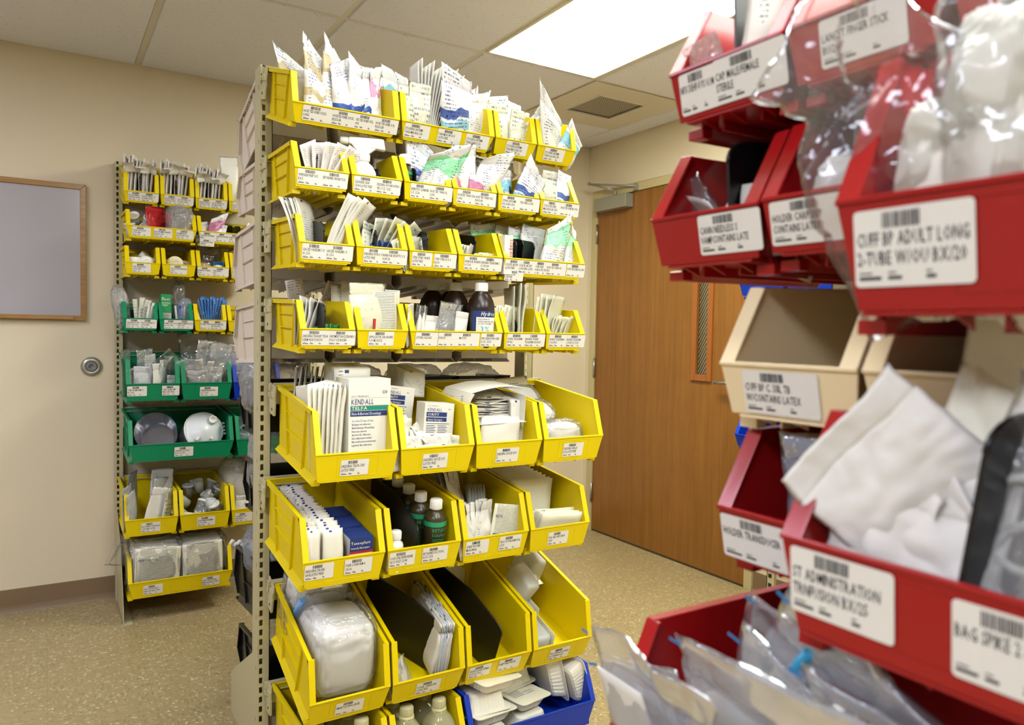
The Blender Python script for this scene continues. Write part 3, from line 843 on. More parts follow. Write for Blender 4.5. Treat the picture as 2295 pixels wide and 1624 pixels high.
def sheet(name, w, h, m, t=0.0008, curl=0.0, seed=0, wave=0.0, nx=6, nz=12, parent=None, taper=0.0, sway=0.0):
    """stiff paper packet, thin solid, curling forward over its height"""
    bm = bmesh.new(); uvl = bm.loops.layers.uv.new('uv')
    V = {}
    so = Vector((seed * 2.3, seed * 1.1, 0))
    for s in (0, 1):
        for i in range(nx + 1):
            for j in range(nz + 1):
                u, v = i / nx, j / nz
                a = curl * v
                y = -(1 - math.cos(a)) / curl * h if abs(curl) > 1e-4 else 0.0
                z = math.sin(a) / curl * h if abs(curl) > 1e-4 else v * h
                y += wave * noise.noise(Vector((u * 2.2, v * 2.6, 0)) + so) * (0.4 + v)
                # slight pillow so that thick packets look filled
                e = min(u, 1 - u, v, 1 - v); pill = min(1.0, e / 0.12) ** 0.6 if t > 0.0015 else 1
                yy = y + (0.5 - s) * max(0.0005, t * pill)
                x = (u - 0.5) * w * (1 - taper * v) + sway * v * h
                V[s, i, j] = bm.verts.new((x, yy, z))
    for s in (0, 1):
        for i in range(nx):
            for j in range(nz):
                idx = [(i, j), (i + 1, j), (i + 1, j + 1), (i, j + 1)]
                if s == 0: idx = idx[::-1]
                f = bm.faces.new([V[(s,) + k] for k in idx]); f.smooth = True
                for l, k in zip(f.loops, idx): l[uvl].uv = (k[0] / nx, k[1] / nz)
    def strip(ids):
        for a, b in zip(ids, ids[1:]):
            f = bm.faces.new((V[(0,) + a], V[(0,) + b], V[(1,) + b], V[(1,) + a]))
    strip([(i, 0) for i in range(nx + 1)]); strip([(nx, j) for j in range(nz + 1)])
    strip([(i, nz) for i in range(nx, -1, -1)]); strip([(0, j) for j in range(nz, -1, -1)])
    bmesh.ops.recalc_face_normals(bm, faces=bm.faces)
    me = bpy.data.meshes.new(name); bm.to_mesh(me); bm.free(); me.materials.append(m)
    return link(me, name, parent)

def divider(d, h, hf=None, thick=0.0022, name='bin_divider'):
    """black cross-plate: stands front to back; rounded upper front corner, small moulded ridges"""
    hf = hf if hf is not None else 0.78 * h
    bm = bmesh.new()
    r = 0.012
    pts = [(0, 0), (0, h), (-(0.55 * d), h)]
    x1, z1 = -(d - 0.004), hf
    for k in range(7):
        a = k / 6
        p0 = Vector((-0.55 * d - (0.45 * d - 0.004) * 0.72, h - (h - hf) * 0.72)); p1 = Vector((x1, hf)); p2 = Vector((x1, hf - 0.02))
        q = (1 - a) ** 2 * p0 + 2 * a * (1 - a) * p1 + a * a * p2
        pts.append((q.x, q.y))
    pts.append((x1 + 0.006, 0))
    prism(bm, [(-thick / 2, y, z) for y, z in pts], [(thick / 2, y, z) for y, z in pts])
    for zz in (0.3, 0.62):
        box(bm, thick / 2, thick / 2 + 0.001, -(d * 0.8), -0.01, zz * h, zz * h + 0.0015)
    # thickened rim along the sloping front
    tube(bm, [(0, p[0], p[1]) for p in pts[1:-1]], 0.0022, 6)
    return finish(bm, name, M_DIV)

def carton(name, w, d, h, m, open_top=False, lid=False):
    root = empty(name)
    bm = bmesh.new()
    if open_top:
        t = 0.0012
        for a in ((-w / 2, w / 2, -d, -d + t, 0, h), (-w / 2, w / 2, -t, 0, 0, h), (-w / 2, -w / 2 + t, -d + t, -t, 0, h), (w / 2 - t, w / 2, -d + t, -t, 0, h), (-w / 2, w / 2, -d, 0, 0, t)):
            box(bm, *a)
    else:
        box(bm, -w / 2, w / 2, -d, 0, 0, h)
    finish(bm, 'carton_body', m, root, 0.0006)
    return root

def printed(root, name, m, fn):
    bm = bmesh.new(); fn(bm); return finish(bm, name, m, root)

def bottle(name, prof, m, capprof, capm, n=32, sq=None, ribs=True):
    root = empty(name)
    bm = bmesh.new(); lathe(bm, prof, n, sq); finish(bm, 'body', m, root)
    bm = bmesh.new(); lathe(bm, capprof, 28)
    if ribs:
        r, z0, z1 = capprof[1][0], capprof[0][1], capprof[-1][1]
        for k in range(28):
            a = 6.2832 * k / 28
            c, s = math.cos(a), math.sin(a)
            hexa(bm, [(r * c - 0.0005 * s, r * s + 0.0005 * c, z0 + .001), ((r + .0006) * c, (r + .0006) * s, z0 + .001), (r * c + 0.0005 * s, r * s - 0.0005 * c, z0 + .001), ((r - .001) * c, (r - .001) * s, z0 + .001),
                      (r * c - 0.0005 * s, r * s + 0.0005 * c, z1 - .003), ((r + .0006) * c, (r + .0006) * s, z1 - .003), (r * c + 0.0005 * s, r * s - 0.0005 * c, z1 - .003), ((r - .001) * c, (r - .001) * s, z1 - .003)])
    finish(bm, 'cap', capm, root)
    return root

def wraptext(bm, s, R, ang, z, size, squeeze=0.7, shear=0.0):
    """lettering bent round a cylinder of radius R; ang in radians, 0 = facing -y"""
    b2 = bmesh.new(); text(b2, s, (0, 0, 0), size, squeeze, shear=shear)
    for v in b2.verts:
        a = ang + v.co.x / R
        v.co = Vector((R * math.sin(a), -R * math.cos(a), z + v.co.z))
    me = bpy.data.meshes.new('tmp'); b2.to_mesh(me); b2.free(); bm.from_mesh(me); bpy.data.meshes.remove(me)

def band(bm, R, a0, a1, z0, z1, n=24, mi=0):
    for k in range(n):
        A, B = a0 + (a1 - a0) * k / n, a0 + (a1 - a0) * (k + 1) / n
        v = [bm.verts.new((R * math.sin(a), -R * math.cos(a), z)) for a, z in ((A, z0), (B, z0), (B, z1), (A, z1))]
        bm.faces.new(v).material_index = mi

def place(o, b, u, d, z=0.0095, rz=0.0, rx=0.0, ry=0.0, upright=False):
    """stand an item in bin b: u across 0..1, d from the back 0..1"""
    R = RZ(rz) @ RX(rx) @ RY(ry)
    M = b.M @ T((u * b.W, -d * b.D, z))
    if upright:
        M = T(M.translation) @ (b.Rf if hasattr(b, 'Rf') else Matrix.Identity(4))
    o.matrix_world = M @ R
    return o

ORD = ['first', 'second', 'third', 'fourth', 'fifth', 'sixth', 'seventh', 'eighth', 'ninth', 'tenth', 'eleventh', 'twelfth', 'thirteenth', 'fourteenth', 'fifteenth', 'sixteenth', 'seventeenth', 'eighteenth', 'nineteenth', 'twentieth']

def cup(name, r, h, m, lidm=None, lid=True, taper=0.88):
    root = empty(name)
    bm = bmesh.new(); lathe(bm, [(0, 0.001), (r * taper, 0.001), (r * taper, 0.0), (r, h), (r - 0.0012, h), (r * taper - 0.0012, 0.002), (0, 0.002)][1:] if False else [(r * taper, 0), (r, h), (r - 0.0012, h), (r * taper - 0.0012, 0.0015)], 28); finish(bm, 'cup_wall', m, root)
    if lid:
        bm = bmesh.new(); lathe(bm, [(r + 0.0022, h - 0.008), (r + 0.0025, h + 0.001), (r + 0.001, h + 0.003), (r - 0.003, h + 0.003), (r - 0.004, h + 0.0015), (0.0, h + 0.0015)], 28); finish(bm, 'lid', lidm or M_WHI, root)
    return root

def roll(name, r, w_, ri, m, corem):
    root = empty(name)
    bm = bmesh.new(); lathe(bm, [(ri, 0), (r, 0), (r + 0.0004, 0.001), (r + 0.0004, w_ - 0.001), (r, w_), (ri, w_)], 36); 
    finish(bm, 'tape', m, root)
    bm = bmesh.new(); lathe(bm, [(ri - 0.002, 0.0), (ri, 0.0), (ri, w_), (ri - 0.002, w_), (ri - 0.002, 0.0005)], 30); finish(bm, 'core', corem, root)
    return root

def tray(name, w, l, h, m, lid=None, ribs=True):
    """thermoformed tray lying with the flange up (sealed lid) or down; ribbed tapering sides"""
    root = empty(name)
    bm = bmesh.new()
    a, b = w / 2, l / 2
    e = 0.012
    def ringpts(ax, bx, z, rr=0.012, n=4, rib=0.0):
        out = []
        for (cx, cy, a0) in ((ax - rr, -bx + rr, -90), (ax - rr, bx - rr, 0), (-ax + rr, bx - rr, 90), (-ax + rr, -bx + rr, 180)):
            for k in range(n + 1):
                an = math.radians(a0 + 90 * k / n); out.append(Vector((cx + rr * math.cos(an), cy + rr * math.sin(an), z)))
        # densify straight runs to carry ribs
        res = []
        for i in range(len(out)):
            p, q = out[i], out[(i + 1) % len(out)]
            L = (q - p).length
            if L > 0.02:
                kk = 2 * max(2, int(L / 0.012))
                nrm = Vector((q.y - p.y, p.x - q.x, 0)).normalized()
                for s in range(kk):
                    f = s / kk
                    res.append(p.lerp(q, f) + nrm * (rib if (s // 1) % 2 else 0))
            else:
                res.append(p)
        return res
    rings = [ringpts(a, b, h, 0.014), ringpts(a, b, h - 0.0015, 0.014), ringpts(a - e, b - e, h - 0.0015, 0.012), ringpts(a - e - 0.003, b - e - 0.003, h - 0.012, 0.012, rib=0.002 if ribs else 0), ringpts(a - e - 0.011, b - e - 0.011, 0.005, 0.014, rib=0.002 if ribs else 0), ringpts(a - e - 0.017, b - e - 0.017, 0, 0.012)]
    n0 = None
    V = []
    cnt = max(len(r) for r in rings)
    for r in rings:
        # resample to equal count by angle-free arc length
        per = [0]
        for i in range(len(r)):
            per.append(per[-1] + (r[(i + 1) % len(r)] - r[i]).length)
        tot = per[-1]; row = []
        for k in range(96):
            s = tot * k / 96; i = 0
            while per[i + 1] < s: i += 1
            f = (s - per[i]) / max(1e-9, per[i + 1] - per[i]); row.append(bm.verts.new(r[i].lerp(r[(i + 1) % len(r)], f)))
        V.append(row)
    for A, B in zip(V, V[1:]):
        for k in range(96):
            bm.faces.new((A[k], A[(k + 1) % 96], B[(k + 1) % 96], B[k]))
    bm.faces.new(V[-1]); bm.faces.new(V[0])
    finish(bm, 'tray_shell', m, root)
    if lid:
        bm = bmesh.new()
        prism(bm, [p + Vector((0, 0, 0.0002)) for p in rings[0]], [p + Vector((0, 0, 0.0007)) for p in rings[0]])
        lo = finish(bm, 'lid_film', lid, root)
        bm = bmesh.new()
        text(bm, 'KENDALL', (0.0, -0.02, h + 0.0011), 0.009, 0.9, (1, 0, 0), (0, 1, 0)); text(bm, 'CURITY', (0.0, -0.033, h + 0.0011), 0.011, 0.9, (1, 0, 0), (0, 1, 0))
        for k in range(7):
            x0 = -a + 0.015; z = -0.03 + 0.008 * k
            v = [bm.verts.new(p) for p in ((x0, z, h + .001), (x0 + 0.045, z, h + .001), (x0 + 0.045, z + 0.0022, h + .001), (x0, z + 0.0022, h + .001))]; bm.faces.new(v)
        finish(bm, 'lid_print', M_NAVY, lo)
    return root

def blob_bag(name, w, d, h, m, seed=0, crumple=0.01, inner=None, n=3, parent=None, tip=0.0, ex=0.62):
    """bag as a crumpled closed surface around its contents"""
    bm = bmesh.new(); bmesh.ops.create_icosphere(bm, subdivisions=n + 1, radius=1)
    so = Vector((seed * 5.1, seed * 2.2, seed))
    for v in bm.verts:
        p = v.co.copy()
        q = Vector((abs(p.x) ** ex * (1 if p.x > 0 else -1), abs(p.y) ** ex * (1 if p.y > 0 else -1), abs(p.z) ** ex * (1 if p.z > 0 else -1)))
        c = noise.noise(p * 2.2 + so); c2 = 1 - 2 * abs(noise.noise(p * 3.6 + so)); c3 = 1 - 2 * abs(noise.noise(p * 8 + so))
        f = 1 + min(0.05, crumple / max(0.02, min(w, d, h))) * (1.5 * c + 1.6 * c2 + 0.8 * c3)
        k = 1.0
        if tip and p.z > 0.3:
            k = 1 - tip * (p.z - 0.3)
        v.co = Vector((q.x * w / 2 * f * k, q.y * d / 2 * f * k, q.z * h / 2 * f + h / 2))
    for f in bm.faces: f.smooth = True
    me = bpy.data.meshes.new(name); bm.to_mesh(me); bm.free(); me.materials.append(m)
    return link(me, name, parent)
# ------------------------------------------------------------------ centre rack
U = 0.1463
def rack_frame(name, label, group, build):
    root = empty(name); tag(root, label, 'shelving rack', group); build(root); return root

ROWS = {  # x0, back y, top z, tilt
    1: (0.521, 2.129, 1.967, 17.5), 2: (0.524, 2.147, 1.730, 1.0), 3: (0.527, 2.113, 1.548, 2.0), 4: (0.530, 2.109, 1.335, 2.0),
    5: (0.545, 2.112, 1.097, 7.0), 6: (0.525, 2.143, 0.829, 6.5), 7: (0.545, 2.114, 0.536, 17.0), 8: (0.543, 2.135, 0.242, 0.0)}
CB = {}
RN = {1: 'top', 2: 'second', 3: 'third', 4: 'fourth', 5: 'fifth', 6: 'sixth', 7: 'seventh', 8: 'bottom'}
def cbin(row, idx, k, kw, labels, mt=None, big=False, look=None, dx=0.0):
    x0, y0, zt, ti = ROWS[row]
    W = kw * U - (0.0065 if big else 0.005)
    D, H = (0.375, 0.178) if big else (0.276, 0.127)
    M = T((x0 + k * U + dx, y0, zt)) @ RX(ti)
    cname = {'yellow_plastic': 'yellow', 'blue_plastic': 'blue'}[(mt or M_YEL).name]
    lb = '%s %s bin, %s from left on the %s row of the centre rack' % (look or ('deep' if big else ('wide' if kw > 1.5 else 'small')), cname, ORD[idx - 1], RN[row])
    b = hang(M, W, D, H, mt or M_YEL, cname, lb, labels, 'hanging storage bins')
    b.tilt = ti; b.s = 'centre %s-row %s bin' % (RN[row], ORD[idx - 1])
    CB[row, idx] = b
    return b
cbin(1, 1, 0, 2, [(0.10, 0.26, 'HOSE TED KNEE XXXL', 'LONG'), (0.36, 0.22, 'HOSETED KNEE XXXL', 'REGULAR'), (0.555, 0.24, 'HOSE TED KNEE XXL', 'LONG'), (0.765, 0.225, 'HOSE TED KNEE XXL', 'REGULAR')])
cbin(1, 2, 2, 2, [(0.04, 0.26, 'STOCKING ANTIEMB', 'THIGH MED/REG C/16'), (0.385, 0.25, 'TAPE MEAS INF 36 D', 'LATEX FREE'), (0.69, 0.26, 'STOCKING ANTIEMB', 'THIGH LG/REG C/16')])
cbin(1, 3, 4, 1, [(0.28, 0.52, 'STOCKING ANTIEMB', 'THIGH MD/LONG C/16')])
cbin(1, 4, 5, 1, [(0.20, 0.52, 'STOCKING ANTIEMB', 'THIGH LG/LONG C/16')])
cbin(2, 1, 0, 1, [(0.06, 0.50, 'WIPESKIN PREP 50\'S', 'BX/3'), (0.50, 0.47, 'BETADINE SWABSTICK')])
cbin(2, 2, 1, 1, [(0.05, 0.50, 'CLEANSER SKIN', 'C.R.8OLATEX FREE'), (0.48, 0.49, 'DRESSING WOUND HYDRO', 'GEL 3 OZ. CS/12')])
cbin(2, 3, 2, 1, [(0.14, 0.42, 'IDINE PDV CLINIDINE', 'OZ. CS/36'), (0.53, 0.50, 'HOSE TED THIGH XL', 'LONG')])
cbin(2, 4, 3, 1, [(0.10, 0.46, 'HOSETED THIGH XXL', 'LONG'), (0.50, 0.49, 'HOSE TED THIGH XXL', 'REGULAR')])
cbin(2, 5, 4, 1, [(0.10, 0.46, 'STKING ANTI-EMB', 'KN LG-REG CD/6'), (0.52, 0.50, 'TED KNEE LG LNG')])
cbin(2, 6, 5, 1, [(0.08, 0.50, 'STCKG TED KNEE', 'MED-REGULAR CD/6'), (0.52, 0.50, 'HOSE TED KNEE M LONG')])
cbin(3, 1, 0, 1, [(0.06, 0.48, 'GAUZE VASELINE 3 X', '36 CS/6'), (0.48, 0.50, 'GAUZE VASELINE 1 X', '36 CS/6')])
cbin(3, 2, 1, 1, [(0.14, 0.42, 'DRESSING PETRO 3X9', 'LATEX FREE'), (0.50, 0.50, 'BANDAGE ADAPTIC 3 X', '16 BX/36')])
cbin(3, 3, 2, 1, [(0.06, 0.42, 'STERI STRIPS WHITE', 'LATEX FREE'), (0.52, 0.48, 'STRIP STERI 1/4 X 4', 'BX/50')])
cbin(3, 4, 3, 1, [(0.14, 0.44, 'BANDAGE ADHESIVE', '4 CS/24'), (0.50, 0.50, 'DRESSING TEGADERM 2', 'X 3 BX/100')])
cbin(3, 5, 4, 2, [(0.02, 0.22, 'SCALPEL #11 DISP', 'LATEX FREE'), (0.18, 0.20, 'SCALPEL #15 DISP', 'CONTAINS LATEX'), (0.34, 0.22, 'REMOVER SKIN', 'STAPLERLATEX FREE'), (0.515, 0.25, 'HOSE TED THIGH XL', 'REG'), (0.775, 0.235, 'HOSE TED KNEE XL LNG'), (0.03, 0.22, 'SCALPEL #10 DISP', 'LATEX FREE', {'z1': 0.022, 'ht': 0.03})])
cbin(4, 1, 0, 1, [(0.04, 0.49, 'DRESSING TRANSP TEGA', 'DERM 4X4.75 BX/50'), (0.51, 0.50, 'OINTMENT BACI/ZIN/NEO', '/POLY OZ BX/144')])
cbin(4, 2, 1, 1, [(0.22, 0.50, 'APPLICATOR CHLORAPRE', 'P 3.0 ML BX/25')])
cbin(4, 3, 2, 2, [(0.06, 0.23, 'SUTURE SCISSORS'), (0.295, 0.22, 'FORCPS'), (0.49, 0.25, 'HEMOSTAT'), (0.755, 0.235, 'PEROXIDE HYDROGEN', '16 OZ. CS/24')])
cbin(4, 4, 4, 1, [(0.08, 0.50, 'DRSING TEGADERM', 'HP 8/12'), (0.50, 0.51, 'DRESSING TRANSP', 'TEGADERM 6X8 BX/10')])
cbin(4, 5, 5, 1, [(0.08, 0.52, 'DRSING TEGADERM 4', 'X 4-4 BX/5'), (0.52, 0.50, 'DRSSING TEGADERM', '-2 3/8X2-1/2 CS/28')])
for i, (x, a, b) in enumerate([(0.30, 'DRESSING TELFA 3X8', 'LATEX FREE'), (0.30, 'DRESSING GAUZE 2X2', 'SLATEX FREE'), (0.31, 'DRESSING GAUZE 4X4', '12'), (0.34, 'DRESSING KERLIX', 'ROLLATEX FREE')]):
    cbin(5, i + 1, 1.5 * i, 1.5, [(x, 0.34, a, b)], big=True)
HI = {'z1': 0.072}
cbin(6, 1, 0, 1.5, [(0.03, 0.34, 'DRESSING DRAIN', '4X4LATEX FREE', HI), (0.50, 0.34, 'TAPE CONFORM 4', 'CA/36', HI)], big=True)
cbin(6, 2, 1.5, 1.5, [(0.03, 0.34, 'SOLN CHLORHEXIDINE', 'GLUC 4OZ CS/48', HI), (0.47, 0.35, 'BETADINE SOLUTION', '16OZ CS/12', HI)], big=True)
cbin(6, 3, 3, 1.5, [(0.05, 0.34, 'GUIDE WOUND', 'MEASURING', HI), (0.55, 0.34, 'TRAY SUTURE REMOVAL', 'CS/50', HI)], big=True)
cbin(6, 4, 4.5, 1.5, [(0.31, 0.34, 'PAD ABD WET-PRUF', 'CD/8')], big=True)
cbin(7, 1, 0, 1.5, [(0.33, 0.35, 'SMARTGOWN LARGE')], big=True)
cbin(7, 2, 1.5, 1.5, [(0.34, 0.34, 'TOWEL STERILE 1/EA', 'LATEX FREE')], big=True)
cbin(7, 3, 3, 1.5, [(0.05, 0.33, 'DRAPE LARGE STERILE', '60 X 76 CS/26', HI), (0.50, 0.34, 'SHEET HALF DRAPE', '', HI)], big=True)
cbin(7, 4, 4.5, 1.5, [(0.31, 0.34, 'TRAY IRRIGATION W/BU', 'LB SYRINGE CS/20')], big=True)
cbin(8, 1, 0, 1.5, [], big=True); cbin(8, 2, 1.5, 1.5, [], big=True)
cbin(8, 3, 3.02, 3, [], mt=M_BLU, big=True, look='extra wide deep')

def centre_rack(root):
    for i, xr in enumerate((0.545, 1.43)):
        post(root, xr - 0.034 if i == 0 else xr - 0.03, xr if i == 0 else xr + 0.004, 2.17, 2.232, 1.985, lean=0.0)
    for r, (x0, y0, zt, ti) in ROWS.items():
        rail(root, T((x0 - 0.004, y0, zt)) @ RX(ti), 6 * U + 0.012, 0.127)
    # floor gussets on both sides
    for xg in (0.513, 1.43):
        for sgn, yb in ((1, 2.232), (-1, 2.17)):
            bm = bmesh.new()
            pr = [(yb, 0.0), (yb + sgn * 0.30, 0.0), (yb + sgn * 0.30, 0.13), (yb + sgn * 0.285, 0.14), (yb + sgn * 0.01, 0.30), (yb, 0.30)] if sgn == 1 else [(yb, 0.0), (yb - 0.28, 0.0), (yb - 0.28, 0.03), (yb, 0.05)]
            prism(bm, [(xg, y, z) for y, z in pr], [(xg + 0.002, y, z) for y, z in pr])
            finish(bm, 'base_gusset', M_RACK, root)
    bm = bmesh.new(); box(bm, 0.545, 1.40, 2.19, 2.21, 0.06, 0.12); box(bm, 0.545, 1.40, 2.19, 2.21, 1.93, 1.97)
    finish(bm, 'cross_member', M_RACK, root)
CR = rack_frame('bin_rack', 'tall putty-coloured steel double-sided rack carrying the yellow bins in the centre', 'steel bin racks', centre_rack)

# far side of the same rack: pale and black bins turned toward the whiteboard wall
BROWS = {1: (2.272, 1.975, 17.0, M_BEI, 0.276, 0.178), 2: (2.272, 1.740, 0.0, M_BEI, 0.276, 0.127), 3: (2.268, 1.572, 3.0, M_BEI, 0.345, 0.178), 4: (2.268, 1.335, 2.5, M_BEI, 0.345, 0.178),
         5: (2.268, 1.104, 1.5, M_BLK, 0.26, 0.165), 6: (2.268, 0.852, 1.5, M_BLK, 0.22, 0.155), 7: (2.268, 0.556, 5.0, M_BLK, 0.375, 0.178), 8: (2.268, 0.300, 5.0, M_BLK, 0.33, 0.16)}
BB = {}
for r, (yb, zt, ti, mt, D, H) in BROWS.items():
    x0 = 0.518 + 0.003 * r
    for k in range(4):
        W = 1.5 * U - 0.0065
        M = T((x0 + 1.5 * k * U + W, yb, zt)) @ RZ(180) @ RX(ti)
        cn = 'beige' if mt is M_BEI else 'black'
        BB[r, k] = hang(M, W, D, H, mt, cn, '%s bin on the centre rack facing the whiteboard wall, %s row, %s along' % (cn, RN[r], ORD[k]), [(0.3, 0.4, 'LINEN PROTECTOR')] if False else [], 'hanging storage bins')
        BB[r, k].s = 'wall-facing %s-row %s bin' % (RN[r], ORD[k])

# ---- things in the centre rack bins
def pack_label(desc, b, pos):
    return '%s, %s, %s' % (desc, pos, b.s)
PK = {'tan': W_TAN, 'blu': W_BLU, 'pnk': W_PNK, 'mag': W_MAG, 'aqu': W_AQU, 'grn': W_GRE, 'clg': W_CLG, 'whi': W_WHI, 'nav': W_NAV}
PD = {'tan': 'white hosiery wrapper with tan patches', 'blu': 'white hosiery wrapper with blue bands', 'pnk': 'white hosiery wrapper with pink patch', 'mag': 'magenta and white hosiery wrapper',
      'aqu': 'white hosiery wrapper with aqua patch', 'grn': 'white hosiery wrapper with mint patch', 'clg': 'greyish green stocking wrapper', 'whi': 'plain white printed wrapper', 'nav': 'white wrapper with navy print'}
SEEDC = [100]
def hose(b, items, cat='packet'):
    """items: style, u, d, w, h, t, rx, ry, rz, extra"""
    for i, it in enumerate(items):
        st, u, d, w, h, t, rx, ry, rz = it[:9]
        kw = dict(it[9]) if len(it) > 9 else {}
        pos = kw.pop('pos', '%s from left' % ORD[i])
        SEEDC[0] += 1
        h = h * 0.93 / (1 + 0.55 * abs(kw.get('peak', 0)))
        kw.setdefault('crumple', 0.009)
        o = pouch('wrapped_packet', w, h, t, PK[st], SEEDC[0], **kw)
        place(o, b, u, d, 0.012, rz, rx, ry)
        tag(o, pack_label(PD[st], b, pos), cat, 'wrapped hosiery and dressings')
b = CB[1, 1]
hose(b, [
    ('tan', .25, .36, .074, .195, .030, -14, -12, 8, {'peak': -.22, 'pos': 'standing tallest at the back left'}),
    ('whi', .24, .62, .080, .165, .034, -15, 4, -10, {'peak': .16}),
    ('tan', .285, .82, .080, .215, .040, -14, 2, 20, {'peak': -.22, 'bend': .02}),
    ('tan', .425, .82, .080, .225, .040, -14, 5, 10, {'peak': -.25}),
    ('blu', .545, .84, .078, .190, .044, -14, -2, 25, {'peak': .10}),
    ('blu', .66, .84, .075, .195, .040, -12, 6, 35, {'peak': -.1}),
    ('pnk', .62, .45, .085, .21, .03, -17, 0, 5, {'peak': -.30, 'pos': 'behind the blue banded pair'}),
    ('blu', .76, .80, .072, .195, .038, -12, 12, 30, {'peak': .1}),
    ('pnk', .86, .78, .070, .195, .034, -13, 14, 50, {'peak': .12}),
    ('pnk', .90, .60, .072, .185, .028, -15, 20, 40, {'peak': .2, 'pos': 'leaning against the right end'}),
    ('tan', .50, .50, .08, .18, .03, -17, 0, 0, {'pos': 'behind the tan pair'}), ('pnk', .78, .40, .08, .19, .03, -17, 5, 0, {'pos': 'at the back right'})])
b = CB[1, 2]
hose(b, [
    ('clg', .115, .84, .062, .150, .036, -14, 2, 0, {'crumple': .003}), ('clg', .255, .84, .068, .165, .038, -14, 0, 0, {'crumple': .003}),
    ('aqu', .20, .5, .085, .205, .03, -17, -6, 10, {'peak': -.1, 'pos': 'behind the grey green pair'}),
    ('nav', .66, .86, .095, .230, .036, -4, -12, 5, {'peak': -.15, 'bend': .1, 'pos': 'bending forward beside the divider'}),
    ('aqu', .69, .80, .085, .18, .035, -8, 5, 15, {'peak': .1}), ('aqu', .74, .45, .09, .215, .03, -17, 10, 0, {'peak': .1, 'pos': 'behind the aqua one'}),
    ('whi', .84, .82, .085, .190, .042, -10, 12, 20, {'peak': .15}), ('aqu', .94, .72, .07, .20, .028, -12, 16, 50, {'peak': .25, 'pos': 'leaning on the right side wall'})])
for i in range(13):
    o = sheet('paper_strip', .085, .205 + .012 * math.sin(i * 2.1), M_PAP, .0012, curl=.12, seed=i)
    place(o, b, .33 + .009 * i, .62, .01, 80 - i * 1.5, 0, 0)
    o.matrix_world = b.M @ T((b.W * (.335 + .0125 * i), -b.D * .66, .01)) @ RX(-14) @ RY(-10 + i * 2.4) @ RZ(84)
    tag(o, pack_label('folded white paper tape measure strip', b, ORD[i] + ' from left in the fan'), 'paper strip', 'folded paper strips')
o = divider(.2, .10, .095); place(o, b, .50, .18, .009); tag(o, pack_label('black plastic divider', b, 'beside the paper strips'), 'divider', 'black bin dividers')
hose(CB[1, 3], [('clg', .26, .84, .072, .150, .044, -14, -3, 0, {'crumple': .004}), ('clg', .70, .84, .066, .145, .040, -14, 5, 0, {'crumple': .004}), ('aqu', .45, .5, .12, .185, .03, -17, 0, 0, {'peak': .1, 'pos': 'at the back'}), ('whi', .85, .6, .07, .17, .02, -14, 8, 20, {'pos': 'against the right wall'})])
hose(CB[1, 4], [('aqu', .22, .86, .075, .185, .042, -8, -12, -5, {'peak': .3, 'bend': .05}), ('whi', .58, .88, .088, .235, .040, -6, -14, 10, {'peak': -.4, 'bend': .05}), ('aqu', .78, .9, .085, .13, .036, -2, 24, 5, {'peak': -.2})])

def dv(b, u, h=.105, hf=None, d=.24, rz=0, ry=0, dd=.04, desc='black plastic divider', pos='standing front to back', z=.009):
    o = divider(d, h, hf); place(o, b, u, dd, z, rz, 0, ry); tag(o, pack_label(desc, b, pos), 'divider', 'black bin dividers'); return o
def sachets(b, n, m, u0, u1, d, w, h, t=.0016, rx=0, ry0=0, ry1=0, rz=0, curl=.2, desc='flat paper sachet', cat='sachet', z=.012, wave=.004, taper=0, dz=0, dd=0, name='paper_sachet', grp='flat paper sachets', hv=0.05, along='left'):
    for i in range(n):
        f = i / max(1, n - 1)
        SEEDC[0] += 1
        rr = random.Random(SEEDC[0])
        o = sheet(name, w, h * (1 + rr.uniform(-hv, hv)), m, t, curl=curl, seed=SEEDC[0], wave=wave, taper=taper)
        o.matrix_world = b.M @ T((b.W * (u0 + (u1 - u0) * f), -b.D * (d + dd * f), z + dz * f)) @ RY(ry0 + (ry1 - ry0) * f + rr.uniform(-1.2, 1.2)) @ RX(rx + rr.uniform(-1.5, 1.5)) @ RZ(rz + rr.uniform(-3, 3))
        tag(o, pack_label(desc, b, ORD[i % 20] + (' from the %s' % along) if i < 20 else ORD[i - 20] + ' beyond twenty from the ' + along), cat, grp)

# row 2
b = CB[2, 1]
dv(b, .46, .12, .098)
sachets(b, 2, W_MAR, .30, .40, .35, .10, .12, rx=-5, ry0=4, ry1=-6, rz=60, desc='white and maroon swabstick packet')
sachets(b, 5, W_MAR, .60, .84, .80, .068, .125, .002, rx=5, ry0=-26, ry1=20, rz=32, curl=.3, desc='white packet with maroon foot')
b = CB[2, 2]
root = empty('spray_bottle'); bm = bmesh.new()
lathe(bm, [(.028, 0), (.030, .004), (.030, .055), (.022, .070), (.013, .078), (.013, .082)], 28); finish(bm, 'bottle_body', M_WHI, root)
bm = bmesh.new(); lathe(bm, [(.0155, .08), (.0155, .096), (.012, .10)], 24)
hexa(bm, [(-.013, -.010, .098), (.013, -.010, .098), (.013, .010, .098), (-.013, .010, .098), (-.03, -.009, .120), (.035, -.009, .116), (.035, .009, .116), (-.03, .009, .120)])
hexa(bm, [(-.034, -.0095, .118), (.05, -.0115, .108), (.05, .0115, .108), (-.034, .0095, .118), (-.034, -.008, .134), (.045, -.0095, .134), (.045, .0095, .134), (-.034, .008, .134)])
finish(bm, 'trigger_head', M_WHI, root, .003)
bm = bmesh.new(); lathe(bm, [(.0075, 0), (.0085, .004), (.0085, .018), (.006, .020)], 16)
for v in bm.verts: v.co = Vector((-.034 - v.co.z, v.co.y, .1255 + v.co.x))
finish(bm, 'nozzle', M_WHI, root)
